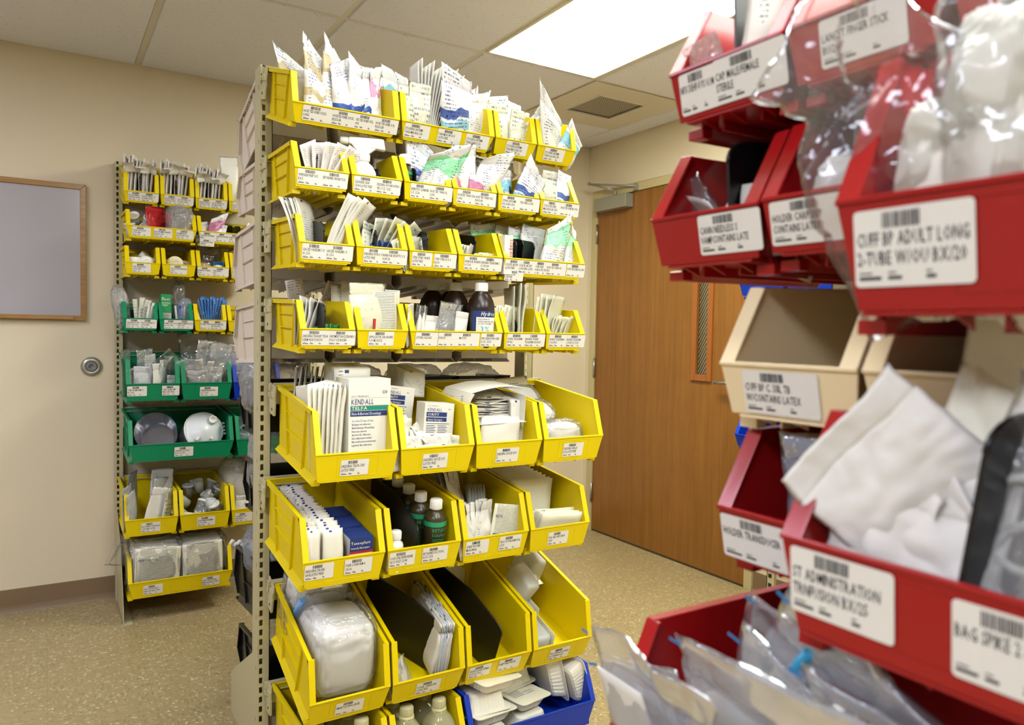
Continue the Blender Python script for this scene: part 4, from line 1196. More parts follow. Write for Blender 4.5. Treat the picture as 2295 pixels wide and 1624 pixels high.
bm = bmesh.new(); tube(bm, [(-.012, 0, .115), (-.032, 0, .10), (-.040, 0, .078)], [.004, .0035, .003], 8); finish(bm, 'trigger', M_WHI, root)
place(root, b, .36, .80, .009, -16, 0, 0); root.matrix_world = root.matrix_world @ Matrix.Scale(1.15, 4); tag(root, pack_label('white trigger spray bottle', b, 'its head above the rim'), 'spray bottle')
dv(b, .62, .085, .075)
def beta(b, u, d, s=1.0, pos='', h=.165, r=.034, txt=False, rz=0):
    prof = [(r * .9, 0), (r, .004), (r, h * .80), (r * .96, h * .84), (r * .8, h * .90), (r * .5, h * .95), (.0155, h * .96), (.0155, h)]
    o = bottle('antiseptic_bottle', [(a * (s if a > .0156 else 1), c * s) for a, c in prof], M_BETA, [(.0150, h * s - .002), (.0165, h * s), (.0165, h * s + .022), (.0150, h * s + .0245), (0.0, h * s + .0245)], M_WHI)
    R = r * s + .0005
    bm = bmesh.new(); band(bm, R, -2.6, 2.6, h * s * .70, h * s * .79); finish(bm, 'green_band', M_BGREEN, o)
    bm = bmesh.new()
    wraptext(bm, 'BETADINE', R + .0003, -.5, h * s * .61, .0125 * s, .95); wraptext(bm, 'Solution', R + .0003, -.5, h * s * .52, .0125 * s, .95)
    for k in range(12):
        band(bm, R + .0002, -.45, -.45 + 1.1 + .2 * math.sin(k * 3.3), h * s * (.46 - .033 * k), h * s * (.46 - .033 * k) + .0016, 8)
    finish(bm, 'bottle_print', M_BGREEN, o)
    place(o, b, u, d, .0095, rz); tag(o, pack_label('dark antiseptic bottle with green lettering', b, pos), 'bottle', 'dark antiseptic bottles'); return o
b = CB[2, 3]
beta(b, .17, .80, .62, 'at the front left', rz=20)
dv(b, .33, .105, .09)
hose(b, [('nav', .55, .70, .09, .20, .045, 5, -2, 0, {'bend': .15, 'peak': -.2}), ('grn', .66, .82, .10, .195, .045, 6, 18, -10, {'bend': .25, 'peak': .25}), ('whi', .80, .88, .08, .135, .045, 8, 12, 10, {}), ('grn', .85, .45, .09, .16, .03, 0, 10, 0, {'pos': 'at the back right'}), ('whi', .30, .4, .1, .15, .03, 0, -10, 0, {'pos': 'at the back left'})])
b = CB[2, 4]
hose(b, [('mag', .16, .84, .075, .135, .05, 4, -8, 10, {}), ('whi', .40, .82, .085, .185, .045, 4, -6, 0, {'bend': .1}), ('mag', .56, .92, .055, .10, .03, 2, 3, 0, {}), ('whi', .72, .84, .09, .20, .045, 6, 16, 5, {'bend': .15, 'peak': .2}), ('nav', .60, .6, .09, .18, .03, 0, 10, 0, {'pos': 'behind the bent white one'})])
dv(b, .46, .09, .08)
b = CB[2, 5]
hose(b, [('aqu', .18, .84, .075, .135, .045, 4, 0, 10, {}), ('clg', .30, .80, .055, .14, .03, 4, 2, 30, {}), ('aqu', .50, .6, .075, .17, .035, 2, 0, 0, {'pos': 'behind the divider'}), ('nav', .68, .86, .085, .165, .045, 8, 14, 0, {'bend': .2, 'peak': -.25})])
dv(b, .42, .09, .08)
b = CB[2, 6]
hose(b, [('nav', .15, .7, .075, .145, .04, 2, -5, 0, {}), ('clg', .38, .84, .080, .150, .045, 4, 4, 0, {}), ('nav', .66, .86, .070, .150, .04, 4, 6, 20, {}), ('clg', .82, .72, .06, .155, .03, 4, 8, 40, {})])
# row 3
b = CB[3, 1]
sachets(b, 5, W_SAC, .27, .36, .66, .090, .160, .0026, rx=4, ry0=-4, ry1=6, rz=48, curl=-.45, desc='cream paper gauze sleeve')
sachets(b, 6, W_SAC, .68, .84, .76, .080, .180, .0034, rx=4, ry0=12, ry1=20, rz=46, curl=.25, desc='cream paper sleeve leaning right')
dv(b, .50, .112, .098)
b = CB[3, 2]
hose(b, [('clg', .16, .7, .075, .115, .03, 2, -4, 30, {'crumple': .003}), ('clg', .32, .78, .07, .12, .03, 4, 6, 40, {'crumple': .004})])
dv(b, .46, .105, .095)
sachets(b, 5, W_ADA, .58, .86, .70, .085, .135, .002, rx=4, ry0=-6, ry1=24, rz=50, curl=.4, desc='translucent packet with blue stripe')
b = CB[3, 3]
dv(b, .46, .112, .100)
sachets(b, 5, W_TRN, .16, .34, .80, .09, .085, .002, rx=-2, ry0=-25, ry1=-12, rz=40, desc='pale strip packet')
sachets(b, 4, W_SAC, .54, .68, .72, .08, .085, .002, rx=4, ry0=-14, ry1=-28, rz=60, desc='spotted strip packet')
b = CB[3, 4]
dv(b, .48, .112, .102)
sachets(b, 6, W_SAC, .12, .32, .84, .05, .075, .002, rx=4, ry0=-4, ry1=8, rz=45, desc='small adhesive bandage sachet')
sachets(b, 6, W_TRN, .58, .80, .86, .045, .055, .0025, rx=6, ry0=-4, ry1=4, rz=20, desc='small clear dressing sachet')
b = CB[3, 5]
o = carton('small_carton', .028, .11, .112, M_WHP); printed(o, 'carton_print', M_REDI, lambda bm: text(bm, 'Scalpels', (.004, -.1106, .10), .018, .8, (0, 0, -1), (1, 0, 0)))
place(o, b, .06, .58, .0095, 0); tag(o, pack_label('narrow white carton with red lettering', b, 'at the left wall'), 'carton')
dv(b, .26, .112, .105, .25, pos='nearest the narrow carton'); dv(b, .40, .115, .100, .24, ry=4, pos='second from the narrow carton')
dv(b, .18, .108, .102, .25, pos='between the carton and the other dividers')
hose(b, [('grn', .12, .4, .09, .17, .03, 0, -6, 0, {'pos': 'at the back left'}), ('whi', .30, .45, .085, .165, .035, 0, 4, 0, {'pos': 'behind the dividers'}), ('grn', .42, .55, .08, .16, .03, 2, 0, 0, {'pos': 'behind the second divider'}), ('whi', .52, .6, .09, .17, .04, 2, 6, 0, {'pos': 'in the middle'}),
         ('grn', .58, .90, .075, .215, .042, 4, 12, 5, {'bend': .02, 'peak': .25, 'pos': 'hanging over the front lip'}), ('grn', .70, .82, .065, .185, .036, 4, 12, 30, {'pos': 'fourth from the right wall'}), ('clg', .78, .84, .06, .185, .03, 4, 14, 50, {'pos': 'third from the right wall'}), ('grn', .87, .84, .07, .175, .034, 4, 14, 40, {'pos': 'second from the right wall'}), ('clg', .92, .70, .07, .165, .03, 2, 8, 40, {'pos': 'against the right wall'})])
# row 4
b = CB[4, 1]
sachets(b, 5, M_PAP, .20, .36, .62, .11, .120, .0016, rx=2, ry0=4, ry1=22, rz=62, curl=-.2, desc='plain white paper packet')
dv(b, .48, .115, .108, .25)
sachets(b, 5, W_GRNS, .60, .76, .70, .03, .055, .002, rx=-4, ry0=-18, ry1=22, rz=30, desc='small green ointment sachet')
sachets(b, 2, W_MAR, .62, .86, .12, .055, .175, .0018, rx=-4, ry0=-14, ry1=14, curl=.3, desc='tall white packet with maroon foot behind', taper=.1)
b = CB[4, 2]
o = pouch('clear_pouch', .105, .165, .022, W_TRN, 71, crumple=.003); place(o, b, .30, .84, .012, 8, 0, -1); tag(o, pack_label('translucent pouch holding an applicator', b, 'front left'), 'pouch')
bm = bmesh.new(); box(bm, -.003, .003, -.003, .003, 0, .065); o2 = finish(bm, 'applicator', M_REDI); place(o2, b, .34, .955, .02, 0, 0, 2); tag(o2, pack_label('red applicator stick', b, 'at the front'), 'applicator')
sachets(b, 2, W_TXT, .66, .70, .84, .070, .150, .0014, rx=0, ry0=0, ry1=1, curl=.02, desc='instruction leaflet of dense grey print', dd=-.03)
sachets(b, 3, W_SAC, .30, .62, .40, .11, .165, .002, rx=-3, ry0=-2, ry1=2, curl=.1, desc='cream packet behind')
b = CB[4, 3]
for i, (u, d, w, h, t, rx, ry, rz) in enumerate([(.07, .84, .06, .115, .02, 2, -6, 50), (.14, .86, .06, .11, .022, 3, 2, 60), (.20, .84, .06, .115, .02, 2, 8, 60), (.27, .85, .055, .085, .02, 2, 4, 20)]):
    o = pouch('instrument_pouch', w, h, t, M_PAP, 300 + i, crumple=.004); place(o, b, u, d, .012, rz, rx, ry); tag(o, pack_label('creased white instrument pouch', b, ORD[i] + ' from left'), 'pouch', 'creased white pouches')
dv(b, .345, .075, .07, .22, pos='first from left'); dv(b, .50, .075, .07, .22, pos='second from left', ry=4); dv(b, .64, .078, .07, .22, pos='third from left', ry=-3)
o = pouch('clear_pouch', .08, .125, .03, M_FILM2, 310, crumple=.004); place(o, b, .43, .85, .012, 10, 2, 8); tag(o, pack_label('milky film bag', b, 'between two dividers'), 'pouch')
o = pouch('instrument_pouch', .045, .10, .018, M_PAP, 311, crumple=.004); place(o, b, .57, .86, .012, 10, 2, 6); tag(o, pack_label('short creased white pouch', b, 'right of the second divider'), 'pouch')
o = pouch('instrument_pouch', .045, .115, .014, M_FILM2, 312, crumple=.004); place(o, b, .25, .60, .012, 20, 2, 6); tag(o, pack_label('clear tall pouch', b, 'behind the creased ones'), 'pouch')
def perox(b, u, d, pos, lab=False):
    h, r = .165, .040
    o = bottle('peroxide_bottle', [(r * .92, 0), (r, .005), (r, .112), (r * .98, .120), (r * .86, .136), (r * .62, .152), (.0165, .160), (.0165, h)], M_DKBOT, [(.0175, h - .004), (.0178, h - .002), (.0178, h + .018), (.0165, h + .0205), (0, h + .0205)], M_WHI)
    if lab:
        R = r + .0004
        bm = bmesh.new(); band(bm, R, -1.25, 1.25, .018, .106, 32); l = finish(bm, 'label_navy', M_NAVY, o)
        bm = bmesh.new(); band(bm, R + .0004, -.95, 1.20, .026, .088, 32); finish(bm, 'label_white', M_WHP, l)
        bm = bmesh.new(); wraptext(bm, 'Hydrox', R + .0008, -.62, .0925, .0155, .85, .25); finish(bm, 'brand_lettering', M_WHP, l)
        bm = bmesh.new()
        for s, z, q in (('SOLUTION OF', .080, .0062), ('HYDROGEN PEROXIDE', .0735, .0058), ('3% USP 10 VOLUME', .0675, .0055)):
            wraptext(bm, s, R + .0010, -.80, z, q, .78)
        for k in range(11):
            band(bm, R + .0009, .62, .95, .034 + .0042 * k, .0355 + .0042 * k, 8)
        for k in range(3):
            band(bm, R + .0009, -.75, -.2 + .05 * k, .030 + .004 * k, .0312 + .004 * k, 6)
        finish(bm, 'small_print', M_NAVY, l)
        bm = bmesh.new(); wraptext(bm, '3%', R + .0010, -.62, .046, .0235, .95); finish(bm, 'strength_lettering', M_AQUA, l)
        bm = bmesh.new(); wraptext(bm, 'By Hydrox Laboratories', R + .0009, -.80, .0205, .0052, .8); finish(bm, 'maker_lettering', M_WHP, l)
    place(o, b, u, d, .0095, 8 if lab else 0); tag(o, pack_label('dark brown bottle' + (' with blue label' if lab else ' with white cap'), b, pos), 'bottle', None if lab else 'dark brown bottles'); return o
perox(b, .83, .83, 'at the front right', True); perox(b, .70, .52, 'left of the labelled bottle'); perox(b, .60, .18, 'against the back'); perox(b, .80, .20, 'behind the labelled bottle')
b = CB[4, 4]
sachets(b, 6, W_TRN, .10, .34, .80, .085, .118, .0016, rx=2, ry0=0, ry1=10, rz=25, curl=.1, desc='translucent dressing packet', dd=-.02)
dv(b, .48, .088, .08, .23)
sachets(b, 3, W_TRN, .58, .68, .60, .19, .185, .0012, rx=0, ry0=0, ry1=2, rz=68, curl=.02, desc='large white dressing sheet', dd=.06)
b = CB[4, 5]
sachets(b, 4, W_TRN, .16, .34, .76, .10, .155, .0016, rx=2, ry0=-2, ry1=6, rz=30, curl=.12, desc='tall translucent dressing packet', dd=.03)
dv(b, .50, .06, .05, .2)
sachets(b, 6, W_TRN, .50, .78, .76, .08, .095, .0018, rx=2, ry0=-4, ry1=14, rz=35, curl=.3, desc='short translucent dressing packet')
# row 5: gauze and dressings
def telfa_box(bm):
    pass
b = CB[5, 1]
YF = -.0885
o = carton('dressing_carton', .100, .088, .205, M_WHP)
def f_navy(bm):
    text(bm, 'KENDALL', (-.044, YF, .1475), .0165, 1, width=.054, shear=.1); text(bm, 'tyco / Healthcare', (-.044, YF, .164), .0062, .8)
    text(bm, '1238', (.030, YF, .171), .0105, .62); text(bm, '50', (-.044, YF, .012), .017, .62)
    for i, s in enumerate(('3 in x 8 in (7.5 cm x 20 cm)', 'Bandages non adherents', 'Nicht-haftende Wundauflage', 'Fasce non aderenti', 'Apositos No Adherente', 'Icke-vidhaftande forband', 'Niet-verklevend wondverband', 'Ligaduras Nao-Aderentes')):
        text(bm, s, (-.042, YF, .108 - .0078 * i), .0068, .58)
    for i in range(4):
        rect(bm, -.024, .006 - .003 * (i % 2), .013 + .0038 * i, .0145 + .0038 * i, YF)
    rect(bm, -.046, .045, .1615, .1618, YF); rect(bm, -.046, .045, .1445, .1448, YF)
    rect(bm, -.044, -.020, .034, .0345, YF); rect(bm, -.044, -.020, .039, .0395, YF); text(bm, 'STERILE', (-.043, YF, .0355), .0035, .9)
printed(o, 'carton_print', M_NAVY, f_navy)
l = printed(o, 'green_panel', M_TEAL, lambda bm: rect(bm, -.046, .046, .1335, .1440, YF))
printed(l, 'panel_lettering', M_WHP, lambda bm: text(bm, 'TELFA', (-.043, YF - .0005, .1352), .0105, 1, width=.038))
l = printed(o, 'blue_panel', M_NAVY, lambda bm: rect(bm, -.046, .046, .1205, .1325, YF))
printed(l, 'panel_lettering', M_WHP, lambda bm: text(bm, 'Non-Adherent Dressings', (-.043, YF - .0005, .1235), .0092, 1, width=.070))
place(o, b, .725, .62, .0095, 0, -7, 0); o.matrix_world = o.matrix_world @ Matrix.Scale(1.12, 4); tag(o, 'tall white dressing carton with green and blue panels, front of centre fifth-row first bin', 'carton')
def pkprint(o, y=-.0022, s=1.0, x0=-.03, z0=.12, green=True, num='1238'):
    pass
for i in range(9):
    o = sheet('dressing_packet', .100, .245, W_SAC, .0035, curl=.04, seed=400 + i, wave=.002)
    o.matrix_world = b.M @ T((b.W * .70, -b.D * (.565 - .035 * i), .012)) @ RX(-7 + .4 * i) @ RY(.6 * math.sin(i))
    if i == 0:
        bm = bmesh.new(); text(bm, 'tyco / Healthcare', (-.038, -.004, .198), .0062, .7); text(bm, '1238', (.024, -.004, .196), .0095, .62); rect(bm, -.006, .002, .207, .209, -.004)
        finish(bm, 'packet_print', M_NAVY, o)
    tag(o, pack_label('white dressing packet behind the tall carton', b, ORD[i] + ' from front'), 'packet', 'white dressing packets')
for i in range(8):
    o = sheet('dressing_packet', .092, .222, W_GZ, .011, curl=.08, seed=420 + i, wave=.003)
    o.matrix_world = b.M @ T((b.W * (.22 + .027 * i), -b.D * (.70 + .010 * i), .012)) @ RX(-5) @ RY(-4 + .8 * i) @ RZ(42 + 4 * i)
    if i in (1, 6):
        bm = bmesh.new(); y = -.0075
        text(bm, 'KENDALL', (-.034, y, .128), .011, 1, width=.045); text(bm, 'tyco / Healthcare', (-.034, y, .141), .005, .7); text(bm, '1238', (.018, y, .140), .008, .62)
        finish(bm, 'packet_print', M_NAVY, o)
        bm = bmesh.new(); rect(bm, -.036, .038, .115, .125, y); finish(bm, 'green_panel', M_TEAL, o)
        bm = bmesh.new(); rect(bm, -.036, .038, .102, .113, y); finish(bm, 'blue_panel', M_NAVY, o)
    tag(o, pack_label('white dressing packet leaning between cartons', b, ORD[i] + ' from left'), 'packet', 'white dressing packets')
for i, (u, d) in enumerate(((.19, .42), (.36, .40))):
    o = carton('dressing_carton', .03, .10, .195, M_WHP, open_top=True)
    bm = bmesh.new(); text(bm, '1238', (-.0155, -.045, .13), .008, .6, (0, -1, 0)); text(bm, 'KENDALL', (-.0155, -.03, .11), .010, .6, (0, -1, 0)); finish(bm, 'carton_print', M_NAVY, o)
    place(o, b, u, d, .0095, 10, -6, -3); tag(o, pack_label('open white dressing carton', b, ('nearest the left wall', 'second from left wall')[i]), 'carton', 'open white dressing cartons')
for i in range(10):
    o = sheet('dressing_packet', .09, .225 + .003 * (i % 3), W_SAC, .004, curl=.12, seed=440 + i, wave=.005)
    o.matrix_world = b.M @ T((b.W * (.19 + .045 * i), -b.D * (.14 + .012 * i), .012)) @ RX(-6) @ RY(-2 + 1.0 * i) @ RZ(70)
    tag(o, pack_label('white dressing packet at the back', b, ORD[i] + ' from left'), 'packet', 'white dressing packets')
# box of small gauze sponges
def curity_carton(b, u, d, z, rz, ry, pos, w=.085, h=.095, rx=-8, dp=.07):
    o = carton('gauze_carton', w, dp, h, M_WHP); y = -dp - .0005
    def nv(bm):
        text(bm, 'KENDALL', (-.034, y, h - .022), .0115, 1, width=.042); text(bm, 'tyco / Healthcare', (-.034, y, h - .009), .0045, .8)
        for c in range(2):
            for i in range(5):
                rect(bm, -.036 + .033 * c, -.012 + .033 * c + .004 * (i % 2), h - .062 - .0045 * i, h - .0605 - .0045 * i, y)
        rect(bm, -.036, .030, h - .0565, h - .055, y); text(bm, '1806', (.026, y, h - .018), .006, .6); text(bm, 'CE', (.022, y, .014), .010, .8)
    printed(o, 'carton_print', M_NAVY, nv)
    l = printed(o, 'blue_panel', M_NAVY, lambda bm: rect(bm, -.037, .022, h - .037, h - .0245, y))
    printed(l, 'panel_lettering', M_WHP, lambda bm: text(bm, 'CURITY', (-.034, y - .0005, h - .0345), .0098, 1, width=.034))
    l = printed(o, 'blue_panel', M_NAVY, lambda bm: rect(bm, -.037, .022, h - .050, h - .039, y))
    printed(l, 'panel_lettering', M_WHP, lambda bm: text(bm, 'Gauze Sponges', (-.034, y - .0005, h - .0475), .008, 1, width=.044))
    place(o, b, u, d, z, rz, rx, ry); tag(o, pack_label('white gauze carton with two blue bars', b, pos), 'carton', 'white gauze cartons'); return o
b = CB[5, 2]
curity_carton(b, .25, .33, .095, 4, 8, 'high at the left', w=.10, h=.10)
curity_carton(b, .70, .60, .055, -6, 3, 'upright at the right', h=.11, w=.085)
for i in range(10):
    o = sheet('gauze_packet', .07, .075, W_SAC, .004, curl=.1, seed=460 + i, wave=.003)
    o.matrix_world = b.M @ T((b.W * (.70 - .01 * i), -b.D * (.28 - .022 * i), .155 + .001 * i)) @ RX(-14) @ RY(4)
    tag(o, pack_label('square gauze sachet behind the cartons', b, ORD[i] + ' from front'), 'sachet', 'square gauze sachets')
for i, (u, d, z, rz, rx, ry, w) in enumerate([(.20, .78, .075, 20, -30, 4, .08), (.26, .83, .055, 10, -35, -6, .08), (.22, .86, .035, 5, -20, 3, .085), (.35, .90, .012, 0, -14, -4, .085), (.62, .86, .035, -10, -20, -3, .085), (.70, .90, .012, 5, -12, 4, .08), (.48, .93, .012, -5, -8, 3, .085), (.30, .70, .09, 30, -50, 10, .075), (.56, .78, .075, 50, -60, 0, .07), (.45, .84, .05, 20, -40, 8, .075), (.15, .90, .012, 12, -10, 0, .08), (.80, .84, .03, -20, -25, 6, .08)]):
    o = sheet('gauze_packet', w, .062, W_SAC, .0045, curl=.25, seed=480 + i, wave=.006, nx=8, nz=8); place(o, b, u, d, z, rz, rx, ry)
    tag(o, pack_label('loose square gauze sachet', b, ORD[i] + ' laid down in front heap'), 'sachet', 'square gauze sachets')
# larger gauze, opened carton lying across
b = CB[5, 3]
root = empty('gauze_carton')
bm = bmesh.new(); hexa(bm, [(-.10, -.17, 0), (.075, -.17, 0), (.075, 0, 0), (-.10, 0, 0), (-.10, -.17, .001), (.075, -.17, .001), (.075, 0, .001), (-.10, 0, .001)])
box(bm, .074, .075, -.16, 0, 0, .075); box(bm, -.10, .075, -.002, 0, 0, .085)
prev = None; R0 = .045
for k in range(13):
    a = math.radians(-90 + 175 * k / 12 * .62); 
    p = (-.10 - R0 * .0 - .018 * math.sin(math.radians(180 * k / 12)), .085 * k / 12)
    if prev: hexa(bm, [(prev[0], -.165, prev[1]), (prev[0] + .001, -.165, prev[1]), (prev[0] + .001, 0, prev[1]), (prev[0], 0, prev[1]), (p[0], -.165, p[1]), (p[0] + .001, -.165, p[1]), (p[0] + .001, 0, p[1]), (p[0], 0, p[1])])
    prev = p
for k in range(10):
    z0 = .085 + .016 * math.sin(k / 10 * 2.6); z1 = .085 + .016 * math.sin((k + 1) / 10 * 2.6); x0 = -.10 + .185 * k / 10; x1 = -.10 + .185 * (k + 1) / 10
    hexa(bm, [(x0, -.15, z0), (x1, -.15, z1), (x1, 0, z1), (x0, 0, z0), (x0, -.15, z0 + .001), (x1, -.15, z1 + .001), (x1, 0, z1 + .001), (x0, 0, z0 + .001)])
finish(bm, 'carton_body', M_WHP, root)
bm = bmesh.new(); text(bm, 'KENDALL', (-.119, -.135, .020), .016, .8, (0, 0, 1), (0, -1, 0) if False else (0, 1, 0)); text(bm, 'CURITY', (-.1195, -.110, .020), .014, .8, (0, 0, 1), (0, 1, 0))
for k in range(6): 
    v = [bm.verts.new(p) for p in ((-.119, -.08 + .01 * k, .015), (-.119, -.078 + .01 * k, .015), (-.119, -.078 + .01 * k, .07), (-.119, -.08 + .01 * k, .07))]; bm.faces.new(v)
finish(bm, 'carton_print', M_NAVY, root)
place(root, b, .50, .42, .108, 2, -4, 0); tag(root, pack_label('torn open white gauze carton', b, 'lying across the top'), 'carton')
for i in range(15):
    o = sheet('gauze_packet', .125, .10, W_SAC, .0055, curl=.12, seed=500 + i, wave=.007, nx=10)
    o.matrix_world = b.M @ T((b.W * .53 + .004 * math.sin(i * 2), -b.D * .66 + .10, .102 + .0058 * i)) @ RX(-97) @ T((0, 0, -.10)) @ Matrix.Diagonal((1, 1, 1, 1))
    o.matrix_world = b.M @ T((b.W * .55 + .004 * math.sin(i * 2), -b.D * .42, .104 + .0055 * i)) @ RX(92 - .2 * i) @ RZ(2 * math.sin(i * 1.7))
    tag(o, pack_label('flat gauze packet in the stack', b, ORD[i] + ' from bottom'), 'packet', 'stacked flat gauze packets')
for i in range(9):
    o = sheet('gauze_packet', .125, .118, M_PAP if i == 0 else W_SAC, .0045, curl=.05, seed=520 + i, wave=.004, nx=10)
    o.matrix_world = b.M @ T((b.W * (.46 + .025 * i), -b.D * (.90 - .020 * i), .012)) @ RX(-8 - .4 * i) @ RY(1.0 - .2 * i)
    if i == 0:
        bm = bmesh.new(); text(bm, 'LOT', (-.012, -.0045, .030), .0075, .8); text(bm, '73047800', (.004, -.0045, .030), .0085, .7); text(bm, '2015-10', (-.004, -.0045, .018), .0075, .7)
        finish(bm, 'packet_print', M_INK, o)
    tag(o, pack_label('upright gauze packet in front', b, ORD[i] + ' from front'), 'packet', 'upright gauze packets')
for i in range(4):
    o = sheet('gauze_packet', .05, .165, W_SAC, .004, curl=.04, seed=540 + i, wave=.003); o.matrix_world = b.M @ T((b.W * (.84 + .02 * i), -b.D * (.80 - .04 * i), .012)) @ RX(-8) @ RY(1)
    tag(o, pack_label('narrow upright packet at the right wall', b, ORD[i] + ' from front'), 'packet', 'upright gauze packets')
b = CB[5, 4]
o = pouch('dressing_pouch', .165, .20, .02, W_ABD, 551, crumple=.003); place(o, b, .34, .34, .012, 4, -22, -4)
bm = bmesh.new()
for (s, z, q) in (('KENDALL', .108, .013), ('KERLIX', .125, .013)): text(bm, s, (.06, -.022, z), q, .9, (-1, 0, 0), (0, 0, -1))
rect(bm, -.06, .065, .128, .132, -.018); rect(bm, -.06, .065, .094, .098, -.022)
for k in range(6): rect(bm, -.06, .02 + .006 * (k % 3), .145 + .006 * k, .1465 + .006 * k, -.016)
finish(bm, 'pouch_print', M_NAVY, o)
tag(o, pack_label('tall printed dressing pouch upside down', b, 'at the back'), 'pouch')
for i, (u, d, z, rz, rx, s) in enumerate([(.36, .58, .085, 0, -58, 1.0), (.50, .80, .022, 4, -10, 1.05), (.30, .40, .12, 2, -50, .9)]):
    o = blob_bag('gauze_roll', .135 * s, .058, .075 * s, M_GAU, 560 + i, crumple=.0025, n=4); place(o, b, u, d, z, rz, rx, 0)
    tag(o, pack_label('fluffy white gauze roll', b, ('second from front', 'in front', 'third from front')[i]), 'gauze roll', 'fluffy gauze rolls')
    wr = blob_bag('film_wrap', .150 * s, .066, .090 * s, M_FILM, 570 + i, crumple=.004, n=4, parent=o); wr.location = (0, 0, -.006)
o = sheet('gauze_packet', .06, .05, M_PAP, .002, curl=.2, seed=575); place(o, b, .82, .86, .04, 20, -50, 0); tag(o, pack_label('small white folded packet', b, 'beside the gauze roll'), 'packet')

# row 6
b = CB[6, 1]
def thickpack(b, n, u0, d0, d1, z, w, h, t, rx, label, seed, ry=0, rz=0, dz=0.0, m=W_SAC, du=0.0, curl=.1, side=None):
    for i in range(n):
        f = i / max(1, n - 1)
        o = sheet('gauze_packet', w, h, m, t, curl=curl, seed=seed + i, wave=.004, nx=6, nz=8)
        o.matrix_world = b.M @ T((b.W * (u0 + du * f), -b.D * (d0 + (d1 - d0) * f), z + dz * f)) @ RZ(rz) @ RX(rx + 1.5 * math.sin(i * 2.1)) @ RY(ry + 1.2 * math.sin(i * 1.3))
        tag(o, pack_label(label, b, ORD[i] + ' from back' if i < 20 else ORD[i - 20] + ' past twentieth from back'), 'packet', 'packed gauze packets')
thickpack(b, 20, .155, .04, .95, .012, .036, .150, .0115, -7, 'thick gauze packet along the left wall', 600, dz=-.012, curl=.03, m=W_GZ)
thickpack(b, 20, .325, .06, .96, .012, .052, .150, .0115, -7, 'thick gauze packet in the second file', 640, du=.06, dz=-.015, curl=.03, m=W_GZ)
dv(b, .50, .120, .09, .33, pos='beside the gauze files')
for i in range(3):
    o = carton('bandage_carton', .062, .072, .084, M_WHP); y = -.0725; zt = .084
    printed(o, 'navy_panel', M_NAVY, lambda bm: (rect(bm, -.031, .031, .050, .084, y), box(bm, -.0311, .0311, -.0722, .0, .0838, .0844)))
    printed(o, 'red_stripe', M_REDI, lambda bm: rect(bm, -.031, .031, .044, .050, y))
    printed(o, 'lettering', M_WHP, lambda bm: (text(bm, 'Tensoplast', (-.028, y - .0005, .068), .0105, 1, width=.052), text(bm, 'formerly Elastoplast', (-.028, y - .0005, .056), .007, 1, width=.050)))
    def sm(bm):
        text(bm, '4 in x 5 yds', (-.028, y - .0005, .028), .0068, .7)
        for k in range(4): rect(bm, -.028, -.004 + .003 * (k % 2), .008 + .004 * k, .0092 + .004 * k, y - .0003)
        rect(bm, -.020, .028, .034, .0348, y - .0003)
    printed(o, 'small_print', M_INK, sm)
    place(o, b, .72, .765 - .215 * i, .034 + .002 * i, 0, 0, 0); tag(o, pack_label('navy and white bandage carton', b, ORD[i] + ' from front'), 'carton', 'navy and white bandage cartons')
b = CB[6, 2]
for i, (u, d) in enumerate([(.155, .92), (.135, .70), (.125, .50), (.12, .3)]):
    o = bottle('small_bottle', [(.019, 0), (.021, .003), (.021, .070), (.019, .077), (.0125, .083), (.0125, .088)], M_WHI, [(.0130, .087), (.0140, .089), (.0140, .107), (.0130, .1095), (0, .1095)], M_WHI)
    bm = bmesh.new()
    wraptext(bm, 'STUART', .0214, -.45, .052, .0055, .8); [band(bm, .0213, -.5, .4, .040 - .003 * k, .041 - .003 * k, 6) for k in range(3)]
    l_ = finish(bm, 'bottle_print', M_NAVY, o)
    bm = bmesh.new(); band(bm, .0213, -.9, .9, .010, .020, 12); finish(bm, 'blue_band', M_TEAL, o)
    place(o, b, u, d); tag(o, pack_label('small white bottle with screw cap', b, ORD[i] + ' from front'), 'bottle', 'small white bottles')
o = divider(.345, .160, .118); place(o, b, .42, .05, .009, 0); tag(o, pack_label('large black plastic divider', b, 'right of the white bottles'), 'divider', 'black bin dividers') 
for i, (u, d) in enumerate([(.74, .85), (.68, .66), (.66, .47), (.64, .28), (.62, .10)]):
    beta(b, u, d, 1.0, ORD[i] + ' from front', h=.150, r=.031, rz=-8)
b = CB[6, 3]
for i in range(7):
    o = pouch('long_white_packet', .065, .29, .030, W_WHI if i % 2 else M_PAP, 700 + i, crumple=.007, nz=30)
    o.matrix_world = b.M @ T((b.W * (.15 + .035 * i), -b.D * (.93 - .02 * i), .010)) @ RZ(0) @ RX(-50 + 5 * (i % 3)) @ RY(0) @ RZ(35) @ T((0, 0, 0))
    tag(o, pack_label('long creased white packet', b, ORD[i] + ' from left'), 'packet', 'long creased white packets')
for i in range(6):
    o = pouch('long_white_packet', .06, .15, .026, W_WHI if i % 3 == 1 else M_PAP, 720 + i, crumple=.011)
    o.matrix_world = b.M @ T((b.W * (.15 + .055 * i), -b.D * (.92 - .01 * i), .012)) @ RX(-10) @ RY(-8 + 3 * i) @ RZ(28)
    tag(o, pack_label('upright creased white packet in front', b, ORD[i] + ' from left'), 'packet', 'long creased white packets')
o = sheet('suture_tray_packet', .095, .135, W_TXT, .004, curl=.12, seed=730, wave=.002)
bm = bmesh.new(); rect(bm, -.042, .002, .006, .050, -.0055); l = finish(bm, 'blue_panel', mat('mid_blue_print', rgb(62, 102, 170), .5), o)
